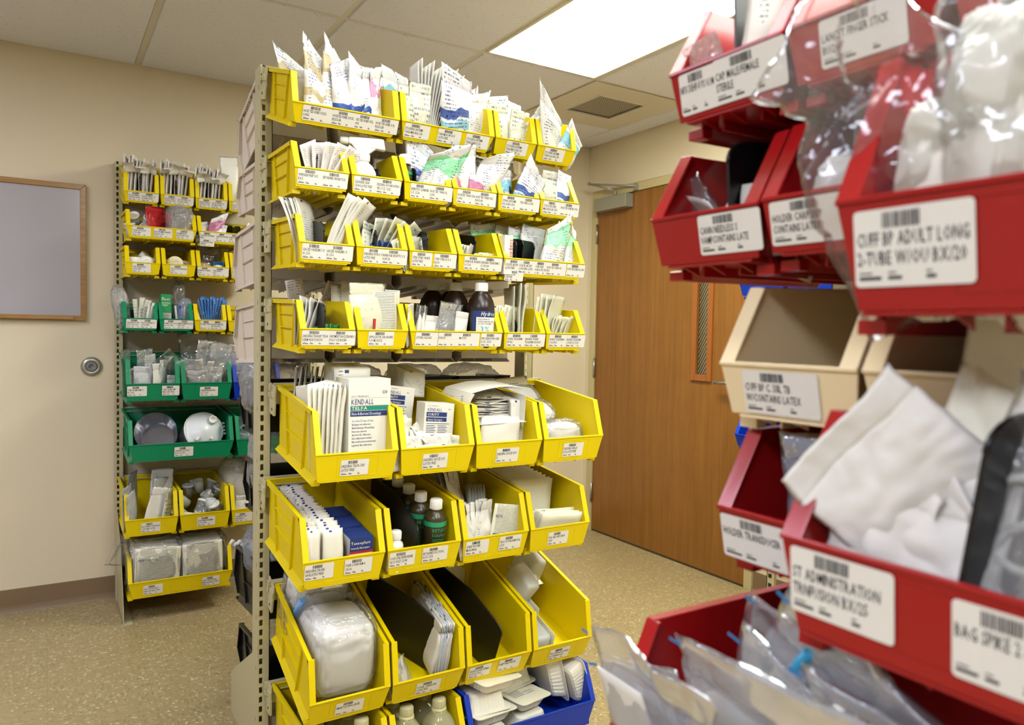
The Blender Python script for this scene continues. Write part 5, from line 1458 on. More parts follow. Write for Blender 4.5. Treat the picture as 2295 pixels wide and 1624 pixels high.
bm = bmesh.new(); text(bm, 'Suture', (-.036, -.0062, .010), .011, .7, (0, 0, 1), (-1, 0, 0)); text(bm, 'Removal Tray', (-.016, -.0062, .006), .011, .55, (0, 0, 1), (-1, 0, 0)); finish(bm, 'panel_lettering', M_WHP, l)
bm = bmesh.new(); text(bm, 'NOV', (-.040, -.0078, .095), .012, .8); finish(bm, 'packet_print', M_NAVY, o)
place(o, b, .72, .90, .012, -6, -10, 8); tag(o, pack_label('beige packet with blue panel', b, 'front right'), 'packet')
for i in range(6):
    o = sheet('clear_tray', .10, .155, M_CLEARG, .012, curl=.02, seed=740 + i); o.matrix_world = b.M @ T((b.W * (.52 + .045 * i), -b.D * (.55), .012)) @ RX(-12) @ RZ(72)
    tag(o, pack_label('frosted plastic instrument tray', b, ORD[i] + ' from left'), 'tray', 'frosted instrument trays')
b = CB[6, 4]
thickpack(b, 12, .42, .10, .62, .012, .155, .165, .010, -6, 'large paper pad packet', 760, m=W_ABD, ry=1)
thickpack(b, 3, .60, .78, .90, .012, .165, .100, .014, 2, 'folded paper pad packet in front', 780, m=W_ABD, ry=4, curl=.3)
o = sheet('pad_packet', .05, .10, W_NAV, .006, curl=.1, seed=790); place(o, b, .12, .86, .012, 10, -4, 0); tag(o, pack_label('packet with dark print', b, 'at the left wall'), 'packet')
# row 7
b = CB[7, 1]
o = blob_bag('gown_pack', .160, .20, .185, mat('folded_white_nonwoven', rgb(236, 234, 228), .8, bump=(14, .35, .006)), 801, crumple=.0022, n=4, ex=.36)
place(o, b, .52, .64, .018, 0, -12, 0); tag(o, pack_label('folded white gown', b, 'inside a clear bag'), 'gown')
o = blob_bag('clear_bag', .178, .24, .225, M_FILM, 802, crumple=.006, n=5, tip=.1, ex=.5); place(o, b, .52, .62, .006, 0, -12, 0); tag(o, pack_label('big crinkled clear bag', b, 'wrapped round the front gown'), 'bag')
o = blob_bag('gown_pack', .155, .09, .18, MATS['folded_white_nonwoven'], 803, crumple=.0022, n=4, ex=.42); place(o, b, .50, .20, .055, 0, -14, 0); tag(o, pack_label('second folded white gown', b, 'behind the first'), 'gown')
o = blob_bag('clear_bag', .175, .13, .20, M_FILM, 804, crumple=.006, n=5); place(o, b, .46, .22, .05, 0, -12, 0); tag(o, pack_label('crinkled clear bag', b, 'round the rear gown'), 'bag')
bm = bmesh.new(); tube(bm, [(0, 0, 0), (.0, -.03, .06), (.01, -.04, .10)], .009, 10); o = finish(bm, 'blue_ribbon', mat('pale_blue_print', rgb(110, 160, 215), .5)); place(o, b, .13, .25, .11, 0, 0, 0); tag(o, pack_label('pale blue folded ribbon', b, 'at the left back'), 'ribbon')
b = CB[7, 2]
o = divider(.31, .185, .150); o.matrix_world = b.M @ T((b.W * .16, -b.D * .12, .012)) @ RZ(26) @ RY(3); tag(o, pack_label('large black plastic divider', b, 'turned across the bin'), 'divider', 'black bin dividers')
for i in range(5):
    o = sheet('towel_packet', .055, .085, W_SAC if i % 2 else M_FILM2, .004, curl=.1, seed=820 + i, wave=.003); o.matrix_world = b.M @ T((b.W * (.15 + .05 * i), -b.D * (.93 - .02 * i), .011)) @ RX(-18) @ RY(-14 - 2 * i) @ RZ(35)
    tag(o, pack_label('small cellophane packet', b, ORD[i] + ' from left'), 'packet', 'small cellophane packets')
for i in range(7):
    o = pouch('towel_packet', .26, .165, .018, mat('pale_blue_paper', rgb(190, 205, 222), .6) if i == 3 else M_PAP, 830 + i, crumple=.006)
    o.matrix_world = b.M @ T((b.W * (.72 + .03 * i), -b.D * .56, .012)) @ RX(-6) @ RY(4) @ RZ(84)
    tag(o, pack_label('folded towel packet', b, ORD[i] + ' from left'), 'packet', 'folded towel packets')
b = CB[7, 3]
o = divider(.35, .185, .150); o.matrix_world = b.M @ T((b.W * .14, -b.D * .05, .012)) @ RZ(12) @ RY(3); tag(o, pack_label('large black plastic divider', b, 'angled across the bin'), 'divider', 'black bin dividers')
for i in range(4):
    o = pouch('drape_packet', .12, .185, .02, M_PAP if i else W_ABD, 850 + i, crumple=.006); o.matrix_world = b.M @ T((b.W * (.40 + .06 * i), -b.D * (.10), .012)) @ RX(-14) @ RZ(12)
    tag(o, pack_label('white drape packet at the back', b, ORD[i] + ' from left'), 'packet', 'white drape packets')
b = CB[7, 4]
for i, (u, d, z, rz, rx, ry) in enumerate([(.20, .93, .0105, 0, 0, 0), (.30, .60, .0105, 0, 0, 0), (.26, .38, .12, 6, 20, 14), (.60, .22, .125, 8, 8, 4)]):
    o = empty('irrigation_tray')
    bm = bmesh.new(); box(bm, -.030, .030, -.10, 0, 0, .085)
    bmesh.ops.bevel(bm, geom=[e for e in bm.edges], offset=.014, segments=4, affect='EDGES', profile=.5); 
    for f in bm.faces: f.smooth = True
    finish(bm, 'tray_shell', M_CLEARG, o)
    l = bmesh.new(); box(l, -.038, .038, -.108, .006, -.002, -.0005) if i > 1 else box(l, .031, .0325, -.106, .004, -.004, .09)
    finish(l, 'lid', W_TXT if i != 2 else mat('cream_lid_paper', rgb(215, 208, 165), .5), o)
    place(o, b, u + .04, d - .26 if i < 2 else d - .15, z, rz, rx, ry); tag(o, pack_label('frosted irrigation tray with paper lid', b, ('front', 'second from front', 'tilted on top at left', 'on top at right')[i]), 'tray', 'frosted irrigation trays')
# row 8
def water(b, u, d, pos, rz=0):
    M_LIQ = mat('cloudy_liquid_plastic', rgb(228, 224, 176), .10, spec=.6, trans=.6)
    o = bottle('water_bottle', [(.036, 0), (.040, .004), (.041, .095), (.039, .104), (.030, .120), (.018, .134), (.0165, .138), (.0165, .145)], M_LIQ, [(.0175, .143), (.0182, .145), (.0182, .164), (.0165, .167), (0, .167)], mat('frosted_cap', rgb(214, 208, 160), .35, trans=.2), sq=[3.2, 4, 4, 3.6, 2.8, 2, 2, 2], n=48)
    bm = bmesh.new(); lathe(bm, [(.0168, .128), (.0205, .129), (.021, .133), (.0205, .142), (.0168, .143)], 28); l = finish(bm, 'neck_band', mat('clear_neck_band', rgb(205, 200, 150), .3), o)
    bm = bmesh.new(); wraptext(bm, 'TWIST CAP TO', .0214, -1.0, .1345, .0055, .9); wraptext(bm, 'BREAK SEAL', .0205, -.9, .1275, .005, .9); finish(bm, 'band_print', M_INK, l)
    place(o, b, u, d, .0095, rz); tag(o, pack_label('square shouldered clear bottle of pale liquid', b, pos), 'bottle', 'square shouldered clear bottles')
b = CB[8, 1]
for i, (u, d) in enumerate([(.29, .82), (.73, .80), (.28, .58), (.73, .56), (.28, .34), (.73, .32)]):
    water(b, u, d, ORD[i] + ' from the front', 10 * (i % 3) - 8)
b = CB[8, 2]
for i, (u, d) in enumerate([(.30, .80), (.75, .81), (.28, .56), (.74, .57), (.30, .32), (.75, .33)]):
    water(b, u, d, ORD[i] + ' from the front', 12 * (i % 3) - 10)
o = sheet('leaflet', .06, .07, W_SAC, .001, seed=880); bm = bmesh.new(); rect(bm, -.022, .022, .012, .045, -.002); l = finish(bm, 'blue_panel', mat('dark_teal_print', rgb(12, 84, 110), .5), o)
place(o, b, .60, .30, .12, -6, 0, 0); tag(o, pack_label('card with a dark blue panel', b, 'among the bottles'), 'card')
b = CB[8, 3]
MT = mat('milky_thermoformed_tray', rgb(232, 228, 214), .35)
for i, (u, d, z, rz, rx, ry, fl, wx, lx, hx) in enumerate([
    (.20, .72, .012, -4, 180, 0, 0, .15, .19, .055), (.21, .71, .070, 8, 0, 3, 1, .15, .17, .038), (.19, .66, .112, -2, 180, 0, 0, .15, .19, .050), (.23, .74, .166, 12, 0, 5, 1, .15, .16, .035),
    (.52, .70, .012, 5, 180, 0, 0, .14, .19, .058), (.52, .70, .074, 14, 0, 3, 1, .13, .16, .036), (.50, .46, .114, 8, 180, 3, 0, .15, .17, .062), (.53, .45, .180, -4, 180, 4, 0, .12, .15, .032),
    (.76, .52, .125, 0, 0, 76, 0, .17, .22, .04), (.88, .66, .105, 6, 0, 70, 0, .16, .20, .045)]):
    o = tray('procedure_tray', wx, lx, hx, MT, W_ABD if fl else None)
    o.matrix_world = b.M @ T((b.W * u, -b.D * d, z + (hx if rx == 180 else 0))) @ RZ(rz) @ RX(rx) @ RY(ry)
    tag(o, pack_label(('upturned ribbed white tray', 'ribbed white tray with printed lid')[fl], b, ORD[i] + ' in the heap'), 'tray', 'ribbed white trays')
# things in the wall-facing bins that show past the upright
b = BB[1, 0]
for i, (u, d, z, rx, ry) in enumerate([(.80, .20, .10, 0, 0), (.82, .42, .09, 0, 0), (.80, .64, .075, 10, 0), (.78, .84, .06, 16, 0)]):
    o = cup('white_canister', .028, .11, M_WHI, M_WHI); place(o, b, u, d, z, 0, rx, ry); tag(o, pack_label('white plastic canister', b, ORD[i] + ' from rack'), 'canister', 'white plastic canisters')
def clr(b, u, d, z, w, dd, h, seed, pos, m=None, rx=0, ry=0, rz=0, cr=.012, inner=None, desc='crumpled clear bag', n=4, parts=5):
    m = m or M_FILM2
    o = blob_bag('clear_bag', w, dd, h, m, seed, crumple=cr, n=n)
    place(o, b, u, d, z, rz, rx, ry); tag(o, pack_label(desc, b, pos), 'bag', 'crumpled clear bags')
    return o
clr(BB[5, 0], .6, .5, .05, .18, .16, .17, 901, 'near end', ry=5); clr(BB[6, 0], .62, .7, .02, .14, .14, .24, 902, 'near end'); clr(BB[7, 0], .7, .45, .10, .12, .22, .15, 903, 'near end', M_FILMB); clr(BB[8, 0], .5, .3, .03, .12, .12, .26, 904, 'near end', M_FILMB)
for i in range(6):
    o = sheet('paper_strip', .03, .11, M_PAP, .0015, curl=.6, seed=910 + i); place(o, BB[5, 0], .50 + .06 * i, .5, .09, 20 * i, -10, 30 - 12 * i); tag(o, pack_label('curled white strip in bag', BB[5, 0], ORD[i] + ' along'), 'paper strip', 'curled white strips')
    o = cup('test_tube', .008, .09, M_CLEARG, M_WHI); place(o, BB[7, 0], .62 + .05 * (i % 3), .35 + .1 * i, .14, 10 * i, 60, 10); tag(o, pack_label('small white capped tube', BB[7, 0], ORD[i] + ' along'), 'tube', 'small capped tubes')
for r_ in (2, 3, 4):
    for k in range(1, 4):
        clr(BB[r_, k], .5, .5, .05, .18, .18, .14, 920 + r_ * 4 + k, 'filling it', cr=.014, n=3)
for r_ in (5, 6, 7):
    for k in range(1, 4):
        clr(BB[r_, k], .5, .4, .05, .17, .18, .15, 940 + r_ * 4 + k, 'filling it', M_FILMB, cr=.014, n=3)
# ------------------------------------------------------------------ rack against the whiteboard wall
UW = 0.1405
WROWS = {1: (.284, 1.972, 17), 2: (.290, 1.750, 1), 3: (.286, 1.597, 1), 4: (.276, 1.356, 0), 5: (.281, 1.135, 3.5), 6: (.290, .880, 3.5), 7: (.275, .569, 3.5), 8: (.287, .311, 5)}
YWB = 3.812
WB = {}
def wbin(row, idx, k, kw, labels, mt, big=False):
    x0, zt, ti = WROWS[row]
    W = kw * UW - (0.006 if big else 0.005)
    D, H = (0.375, 0.178) if big else (0.276, 0.127)
    cn = mt.name.split('_')[0]
    b = hang(T((x0 + k * UW, YWB, zt)) @ RX(ti), W, D, H, mt, cn, '%s %s bin, %s from left on the %s row of the wall rack' % ('wide' if kw > 1.6 else 'small', cn, ORD[idx - 1], RN[row]), labels, 'hanging storage bins')
    b.s = 'wall-rack %s-row %s bin' % (RN[row], ORD[idx - 1]); WB[row, idx] = b; return b
for i, (a, c) in enumerate([('GLOVE STERILE 6', 'GLOVE STERILE 6 1/2'), ('GLOVE STERILE 7', 'GLOVE STERILE 7 1/2'), ('GLOVE STERILE 8', 'GLOVE STERILE 8 1/2')]):
    wbin(1, i + 1, i, 1, [(.12, .48, a, 'LTXPWD LATEX'), (.50, .49, c, 'PF HAND LATEX')], M_YEL)
wbin(1, 4, 3, 1, [(.12, .5, 'GLOVE', 'PWD LATEX')], M_YEL)
wbin(2, 1, 0, 2, [(.08, .26, 'TRANSPORT FLASH', 'LATEX FREE'), (.385, .26, 'BAG SPECIMEN TRANSPT', 'BIOHAZ CS/10'), (.70, .25, 'SPECIMEN BAGS', 'BIOHAZARD BX/18')], M_YEL)
wbin(2, 2, 2, 2, [(.03, .24, 'CATHETER EXTERNAL', 'SMALL'), (.27, .20, 'CATHETER EXTERNAL', '270'), (.46, .2, 'PROBE RECTAL', 'LATEX'), (.03, .22, 'CATHETER MALE EXTERN', 'XL MEDIUM', {'z1': .022, 'ht': .03})], M_YEL)
wbin(3, 1, 0, 1, [(.20, .52, 'TAPE TRANSPORE 1', 'LATEX FREE')], M_YEL)
wbin(3, 2, 1, 1, [(.24, .50, 'TAPE CLOTH DURAPORE', '3 BX/6')], M_YEL)
wbin(3, 3, 2, 1, [(.02, .50, 'BANDAGE COBAN 2', 'BX/36'), (.48, .50, 'TAPE PAPER 1', 'BX/12')], M_YEL)
wbin(3, 4, 3, 1, [(.06, .5, 'BANDAGE', 'LATEX')], M_YEL)
wbin(4, 1, 0, 1, [(.10, .50, 'TUBE FEEDING 10FR', 'W/STY FLX CS/10'), (.50, .46, 'VALVE ANTI-REFLUX', 'LATEX FREE')], M_GRN)
wbin(4, 2, 1, 1, [(.14, .44, 'ENEMA FLEET ADULT', '4.5 OZ CS/48'), (.52, .48, 'ENEMA ADMINISTRATION', 'UNIT CS/50')], M_GRN)
wbin(4, 3, 2, 1, [(.18, .40, 'HOLDER TUBE NG', ''), (.50, .48, 'PACKING REMOVER', 'EPISTAXIS 15/BX')], M_YEL)
wbin(4, 4, 3, 1, [], M_YEL)
wbin(5, 1, 0, 1.5, [(.02, .36, 'TUBE SALEM SUMP 14', 'FR CS/50', {'z1': .070}), (.66, .33, 'TUBE SALEM SUMP', '18FRLATEX FREE', {'z1': .070})], M_GRN, True)
wbin(5, 2, 1.5, 1.5, [(.36, .36, 'SYRINGE IRRIGATION', '60CC CS/50')], M_GRN, True)
wbin(5, 3, 3, 1.5, [(.14, .36, 'REPLACEMENT', 'KIT')], M_BLU, True)
wbin(6, 1, 0, 3, [(.42, .18, 'CANISTER SUCTION', '1500 CC CS/40')], M_GRN, True)
wbin(6, 2, 3.03, 2, [], M_GRN, True)
wbin(7, 1, 0, 1.5, [(.30, .36, 'BAG URINARY DRAINAGE', 'CONTAINS LATEX')], M_YEL, True)
wbin(7, 2, 1.5, 1.5, [(.34, .36, 'CONTAINER SPECIMEN', '90CC CS/400')], M_YEL, True)
wbin(7, 3, 3, 1.5, [(.08, .36, 'CATHETER TRAY', 'URETHRAL 15')], M_YEL, True)
wbin(8, 1, 0, 3, [(.14, .18, 'TRAY CATH FOLEY', '16FRCONTAINS LATEX', {'z1': .062}), (.70, .17, 'TRAY CATH FOLEY', '18FRCONTAINS LATEX', {'z1': .062})], M_YEL, True)
def wall_rack(root):
    post(root, .268, .300, 3.806, 3.866, 1.985); post(root, 1.155, 1.187, 3.806, 3.866, 1.985)
    for r, (x0, zt, ti) in WROWS.items():
        rail(root, T((.300, YWB, zt)) @ RX(ti), .855, .127)
    for xg in (.272, 1.18):
        bm = bmesh.new(); pr = [(3.806, 0), (3.475, 0), (3.478, .06), (3.62, .30), (3.806, .42)]
        prism(bm, [(xg, y, z) for y, z in pr], [(xg + .002, y, z) for y, z in pr]); box(bm, xg, xg + .035, 3.475, 3.80, 0, .003)
        finish(bm, 'base_gusset', M_RACK, root)
    bm = bmesh.new()
    for z in (.195, .08):
        for y in (3.825, 3.845): tube(bm, [(.2655, y, z), (.268, y, z)], .004, 10)
    finish(bm, 'screw', M_STEEL, root)
rack_frame('bin_rack', 'putty-coloured steel rack against the whiteboard wall with yellow and green bins', 'steel bin racks', wall_rack)

def folded(b, n, u0, u1, d, w, h, m, label, seed, rx=-2, ry0=-2, ry1=2, rz=70, t=.006, pos=' from left', curl=.1, wave=.004, z=.012):
    for i in range(n):
        f = i / max(1, n - 1)
        o = sheet('paper_packet', w, h * (1 + .04 * math.sin(i * 2.2 + seed)), m, t, curl=curl, seed=seed + i, wave=wave)
        o.matrix_world = b.M @ T((b.W * (u0 + (u1 - u0) * f), -b.D * d, z)) @ RX(rx) @ RY(ry0 + (ry1 - ry0) * f) @ RZ(rz + 4 * math.sin(i * 1.9))
        tag(o, pack_label(label, b, ORD[i] + pos), 'packet', label + 's')
for k in (1, 2, 3):
    b = WB[1, k]
    folded(b, 5, .15, .40, .62, .15, .170, W_GLV, 'cream paper glove packet', 1000 + 20 * k, rx=-14, rz=76, t=.0095)
    folded(b, 5, .58, .86, .62, .15, .160, W_GLV, 'cream paper glove packet right of divider', 1010 + 20 * k, rx=-14, rz=76, t=.0095)
    dv(b, .48, .115, .10, .23)
    for i in range(4):
        o = sheet('paper_flap', .040, .060 + .006 * ((i * 7 + k) % 3), M_PAP, .001, curl=1.1 + .25 * ((i + k) % 3), seed=1100 + k * 5 + i, wave=.010)
        o.matrix_world = b.M @ T((b.W * (.20 + .20 * i), -b.D * (.80 + .05 * ((i + k) % 2)), .118 + .010 * ((i * 3 + k) % 3))) @ RZ(-25 + 17 * ((i * 5 + k) % 4)) @ RX(-8 + 14 * ((i + k) % 3)) @ RY(-10 + 8 * i)
        tag(o, pack_label('white folded-over paper flap', b, ORD[i] + ' from left'), 'paper', 'white folded paper flaps')
b = WB[1, 4]
o = pouch('white_packet', .08, .23, .02, M_WHI, 1190, crumple=.003); place(o, b, .30, .60, .012, 0, -14, -6); tag(o, pack_label('tall white plastic hanger packet', b, 'at the left'), 'packet')
b = WB[2, 1]
for i, (u, d, z, rx, ry) in enumerate([(.10, .70, .012, 10, -8), (.20, .62, .030, 62, 20), (.28, .58, .062, 48, 16), (.12, .40, .03, 0, 0), (.18, .58, .070, 50, -14), (.25, .40, .02, 20, 0)]):
    o = cup('specimen_jar', .020, .06, M_CLEARG, M_WHI, taper=.95); place(o, b, u, d, z, 0, rx, ry); tag(o, pack_label('clear jar with white lid', b, ORD[i] + ' in the heap'), 'jar', 'clear jars with white lids')
for i in range(5):
    o = pouch('red_bag', .07, .135, .012, W_REDB, 1210 + i, crumple=.007, flare=.5); place(o, b, .42 + .025 * i, .80 - .03 * i, .012, 40, 0, -2 + 3 * i); tag(o, pack_label('folded red plastic bag', b, ORD[i] + ' from left'), 'bag', 'folded red bags')
dv(b, .60, .085, .08, .22)
clr(b, .78, .66, .012, .11, .15, .15, 1220, 'at the right', desc='rumpled milky bag', cr=.010)
b = WB[2, 2]
hose(b, [('nav', .10, .8, .06, .10, .03, 2, -8, 0, {}), ('mag', .24, .84, .07, .155, .035, 4, 12, 10, {'peak': .2}), ('nav', .30, .86, .06, .09, .03, 4, 10, 0, {})])
dv(b, .44, .10, .09, .22, pos='left'); dv(b, .56, .095, .085, .22, pos='middle'); dv(b, .68, .095, .085, .22, pos='right')
for i in range(4):
    o = sheet('white_strip', .022, .10, M_WHI, .002, curl=.3, seed=1240 + i); place(o, b, .72 + .04 * i, .8, .02, 30, 0, 18); tag(o, pack_label('white plastic strip', b, ORD[i] + ' from left'), 'strip', 'white plastic strips')
bm = bmesh.new(); tube(bm, [(.02 * math.cos(a * .5), -.01, .02 + .02 * math.sin(a * .5)) for a in range(12)], .004, 8); o = finish(bm, 'green_ring', W_GRNS); place(o, b, .90, .86, .05); tag(o, pack_label('bright green plastic ring', b, 'at the right'), 'ring')
for i, (u, d, z, rx, ry, rz) in enumerate([(.26, .80, .034, 0, 0, 0), (.52, .52, .060, 40, 25, 20), (.68, .72, .050, 80, -15, 0), (.30, .45, .012, 0, 0, 0), (.80, .55, .012, 0, 0, 0), (.72, .50, .05, 80, 0, 10)]):
    o = roll('tape_roll', .030, .046, .014, M_WHI, M_WHP); place(o, WB[3, 1], u, d, z, rz, rx, ry); tag(o, pack_label('white surgical tape roll', WB[3, 1], ORD[i] + ' from front'), 'tape roll', 'white tape rolls')
for i, (u, d, z, rx) in enumerate([(.42, .70, .062, 90), (.26, .40, .050, 90), (.74, .45, .050, 90)]):
    o = roll('tape_roll', .032, .050, .015, mat('cream_cloth_tape', rgb(226, 214, 176), .6), M_WHP); place(o, WB[3, 2], u, d, z, 0, rx, 0); tag(o, pack_label('cream cloth tape roll on edge', WB[3, 2], ORD[i] + ' from front'), 'tape roll', 'cream tape rolls')
b = WB[3, 3]
o = roll('bandage_roll', .027, .06, .01, mat('tan_elastic_bandage', rgb(176, 138, 112), .6, bump=(150, .6, .002)), M_WHP); place(o, b, .25, .84, .012); tag(o, pack_label('tan elastic bandage roll', b, 'wrapped in film'), 'bandage roll')
o = blob_bag('film_wrap', .068, .068, .075, M_FILM, 1260, crumple=.005); place(o, b, .25, .84, .008); tag(o, pack_label('crinkled film', b, 'round the tan roll'), 'film')
root = empty('tape_dispenser'); bm = bmesh.new(); box(bm, -.024, -.020, -.04, 0, 0, .06); box(bm, .020, .024, -.04, 0, 0, .06); box(bm, -.024, .024, -.002, 0, 0, .06); box(bm, -.024, .024, -.04, 0, 0, .003); box(bm, -.024, .024, -.04, -.03, .057, .06)
finish(bm, 'dispenser_shell', mat('teal_blue_plastic', rgb(28, 98, 140), .3), root)
bm = bmesh.new(); lathe(bm, [(.018, -.019), (.018, .019)], 28)
for v in bm.verts: v.co = Vector((v.co.z, v.co.x - .02, v.co.y + .03))
finish(bm, 'tape', M_WHI, root); place(root, b, .70, .82, .020, -8); tag(root, pack_label('blue dispenser holding white tape', b, 'at the right'), 'tape dispenser')
clr(b, .5, .4, .05, .12, .1, .11, 1262, 'at the back', M_FILM)
b = WB[4, 1]
clr(b, .14, .55, .02, .06, .1, .17, 1270, 'at the left', M_FILM2, desc='clear bag of tubing', rx=-3, ry=-10)
folded(b, 3, .48, .62, .80, .03, .13, W_CLG, 'narrow pale packet', 1275, rz=30, ry0=-6, ry1=8, t=.008); folded(b, 2, .78, .86, .84, .045, .11, M_PAP, 'creased white packet', 1280, rz=40, ry0=4, ry1=6, t=.006)
dv(b, .38, .085, .08, .2)
b = WB[4, 2]
o = carton('enema_carton', .042, .045, .155, mat('leaf_green_card', rgb(28, 138, 78), .5)); y = -.0455
printed(o, 'lettering', M_WHP, lambda bm: (text(bm, 'Fleet', (-.017, y, .128), .0185, 1, width=.033), text(bm, 'enema', (-.017, y, .114), .012, 1, width=.033), rect(bm, -.017, .008, .108, .1095, y), rect(bm, -.017, .004, .104, .1055, y)))
l = printed(o, 'grey_panel', mat('grey_card', rgb(170, 176, 166), .5), lambda bm: rect(bm, -.021, .021, .0, .074, y))
printed(l, 'panel_lettering', M_INK, lambda bm: [text(bm, s, (0, y - .0004, .060 - .011 * i), .0068, .62, center=True) for i, s in enumerate(('FOR USE BY', 'HEALTH', 'PROFESSIONALS', 'ONLY'))])
place(o, b, .22, .70, .0095, 2); tag(o, pack_label('green upright enema carton with white lettering', b, 'left'), 'carton')
dv(b, .44, .08, .075, .2)
clr(b, .58, .62, .02, .05, .09, .20, 1290, 'in the middle', M_FILM, ry=4); clr(b, .74, .70, .02, .06, .08, .13, 1291, 'at the right', M_FILMB, ry=6)
for i in range(4):
    bm = bmesh.new(); tube(bm, [(0, 0, 0), (.002, 0, .05), (.0, -.004, .105)], .0045, 8); o = finish(bm, 'tube', M_BLU if i == 1 else M_CLEARG); place(o, b, .56 + .09 * i, .82, .012, 0, 0, 4 * i - 4); tag(o, pack_label('blue tube' if i == 1 else 'frosted tube standing upright', b, ORD[i] + ' from left'), 'tube')
b = WB[4, 3]
folded(b, 9, .48, .82, .74, .028, .145, W_BST, 'blue and white strip packet', 1300, rz=40, ry0=-16, ry1=10, t=.004, rx=2)
folded(b, 8, .50, .84, .62, .028, .150, W_BST, 'blue and white rear strip packet', 1312, rz=50, ry0=-14, ry1=8, t=.004, rx=-2)
o = pouch('clear_pouch', .04, .09, .025, W_CLG, 1325); place(o, b, .22, .84, .012, 20, 4, -24); tag(o, pack_label('small cloudy pouch', b, 'leaning at the left'), 'pouch')
b = WB[5, 1]
for i, (u, d, w, h, t, m, ry, rz, pos) in enumerate([(.08, .6, .08, .20, .02, M_FILM2, -8, 60, 'a'), (.14, .84, .05, .13, .014, W_FOI, -10, 50, 'b'), (.30, .88, .075, .135, .02, W_FOI, 2, 10, 'c'), (.38, .80, .07, .13, .02, M_PAP, 4, 20, 'd'), (.52, .76, .07, .185, .02, W_FOI, -8, 50, 'e'), (.62, .84, .06, .15, .02, M_PAP, -4, 40, 'f'), (.70, .80, .06, .16, .02, W_FOI, 2, 50, 'g'), (.78, .72, .07, .175, .018, W_CLG, 4, 50, 'h'), (.86, .88, .05, .095, .02, W_FOI, 4, 20, 'i'), (.44, .6, .08, .20, .02, M_FILM2, -4, 30, 'j')]):
    o = pouch('tube_packet', w, h, t, m, 1340 + i, crumple=.005); place(o, b, u, d, .012, rz, 2, ry); tag(o, pack_label('long grey and white tube packet', b, ORD[i] + ' from left'), 'packet', 'tube packets')
b = WB[5, 2]
for i, (u, d, z, w, h, rx, ry, rz) in enumerate([(.10, .70, .10, .10, .14, 20, -50, 10), (.25, .86, .03, .10, .15, 8, -10, 0), (.45, .75, .05, .09, .21, 6, 4, 20), (.50, .45, .06, .13, .22, -4, -8, 0), (.70, .80, .05, .09, .20, 8, 8, -10), (.88, .82, .05, .09, .20, 10, 18, 0), (.80, .4, .07, .13, .21, -4, 10, 0), (.60, .9, .012, .09, .14, 10, 0, 0), (.35, .9, .012, .09, .13, 10, -4, 0)]):
    o = pouch('syringe_pouch', w, h, .05, M_FILM2 if i % 3 else M_FILM, 1360 + i, crumple=.012); place(o, b, u, d, z, rz, rx, ry); tag(o, pack_label('cloudy plastic syringe pouch', b, ORD[i] + ' in the heap'), 'pouch', 'cloudy syringe pouches')
for i, (u, d, z) in enumerate([(.24, .90, .08), (.70, .86, .06), (.06, .8, .13)]):
    bm = bmesh.new(); lathe(bm, [(.0, -.014), (.010, -.011), (.014, 0), (.010, .011), (.004, .018), (.004, .03), (0, .03)], 20); o = finish(bm, 'blue_bulb', M_FILMB if i != 1 else mat('teal_rubber', rgb(40, 150, 140), .4)); place(o, b, u, d, z + .01, 0, 40, 20 * i); tag(o, pack_label('pale blue rubber bulb', b, ORD[i] + ' showing'), 'bulb', 'rubber bulbs')
for i in range(4):
    o = sheet('paper_slip', .03, .11, M_PAP, .001, curl=.5, seed=1380 + i, wave=.006); place(o, b, .42 + .12 * i, .88, .08 - .01 * i, 20 * i, 6, -10 + 8 * i); tag(o, pack_label('narrow white paper slip', b, ORD[i] + ' from left'), 'paper', 'narrow paper slips')
clr(WB[5, 3], .5, .6, .04, .17, .22, .16, 1390, 'filling it', M_FILMB)
b = WB[6, 1]
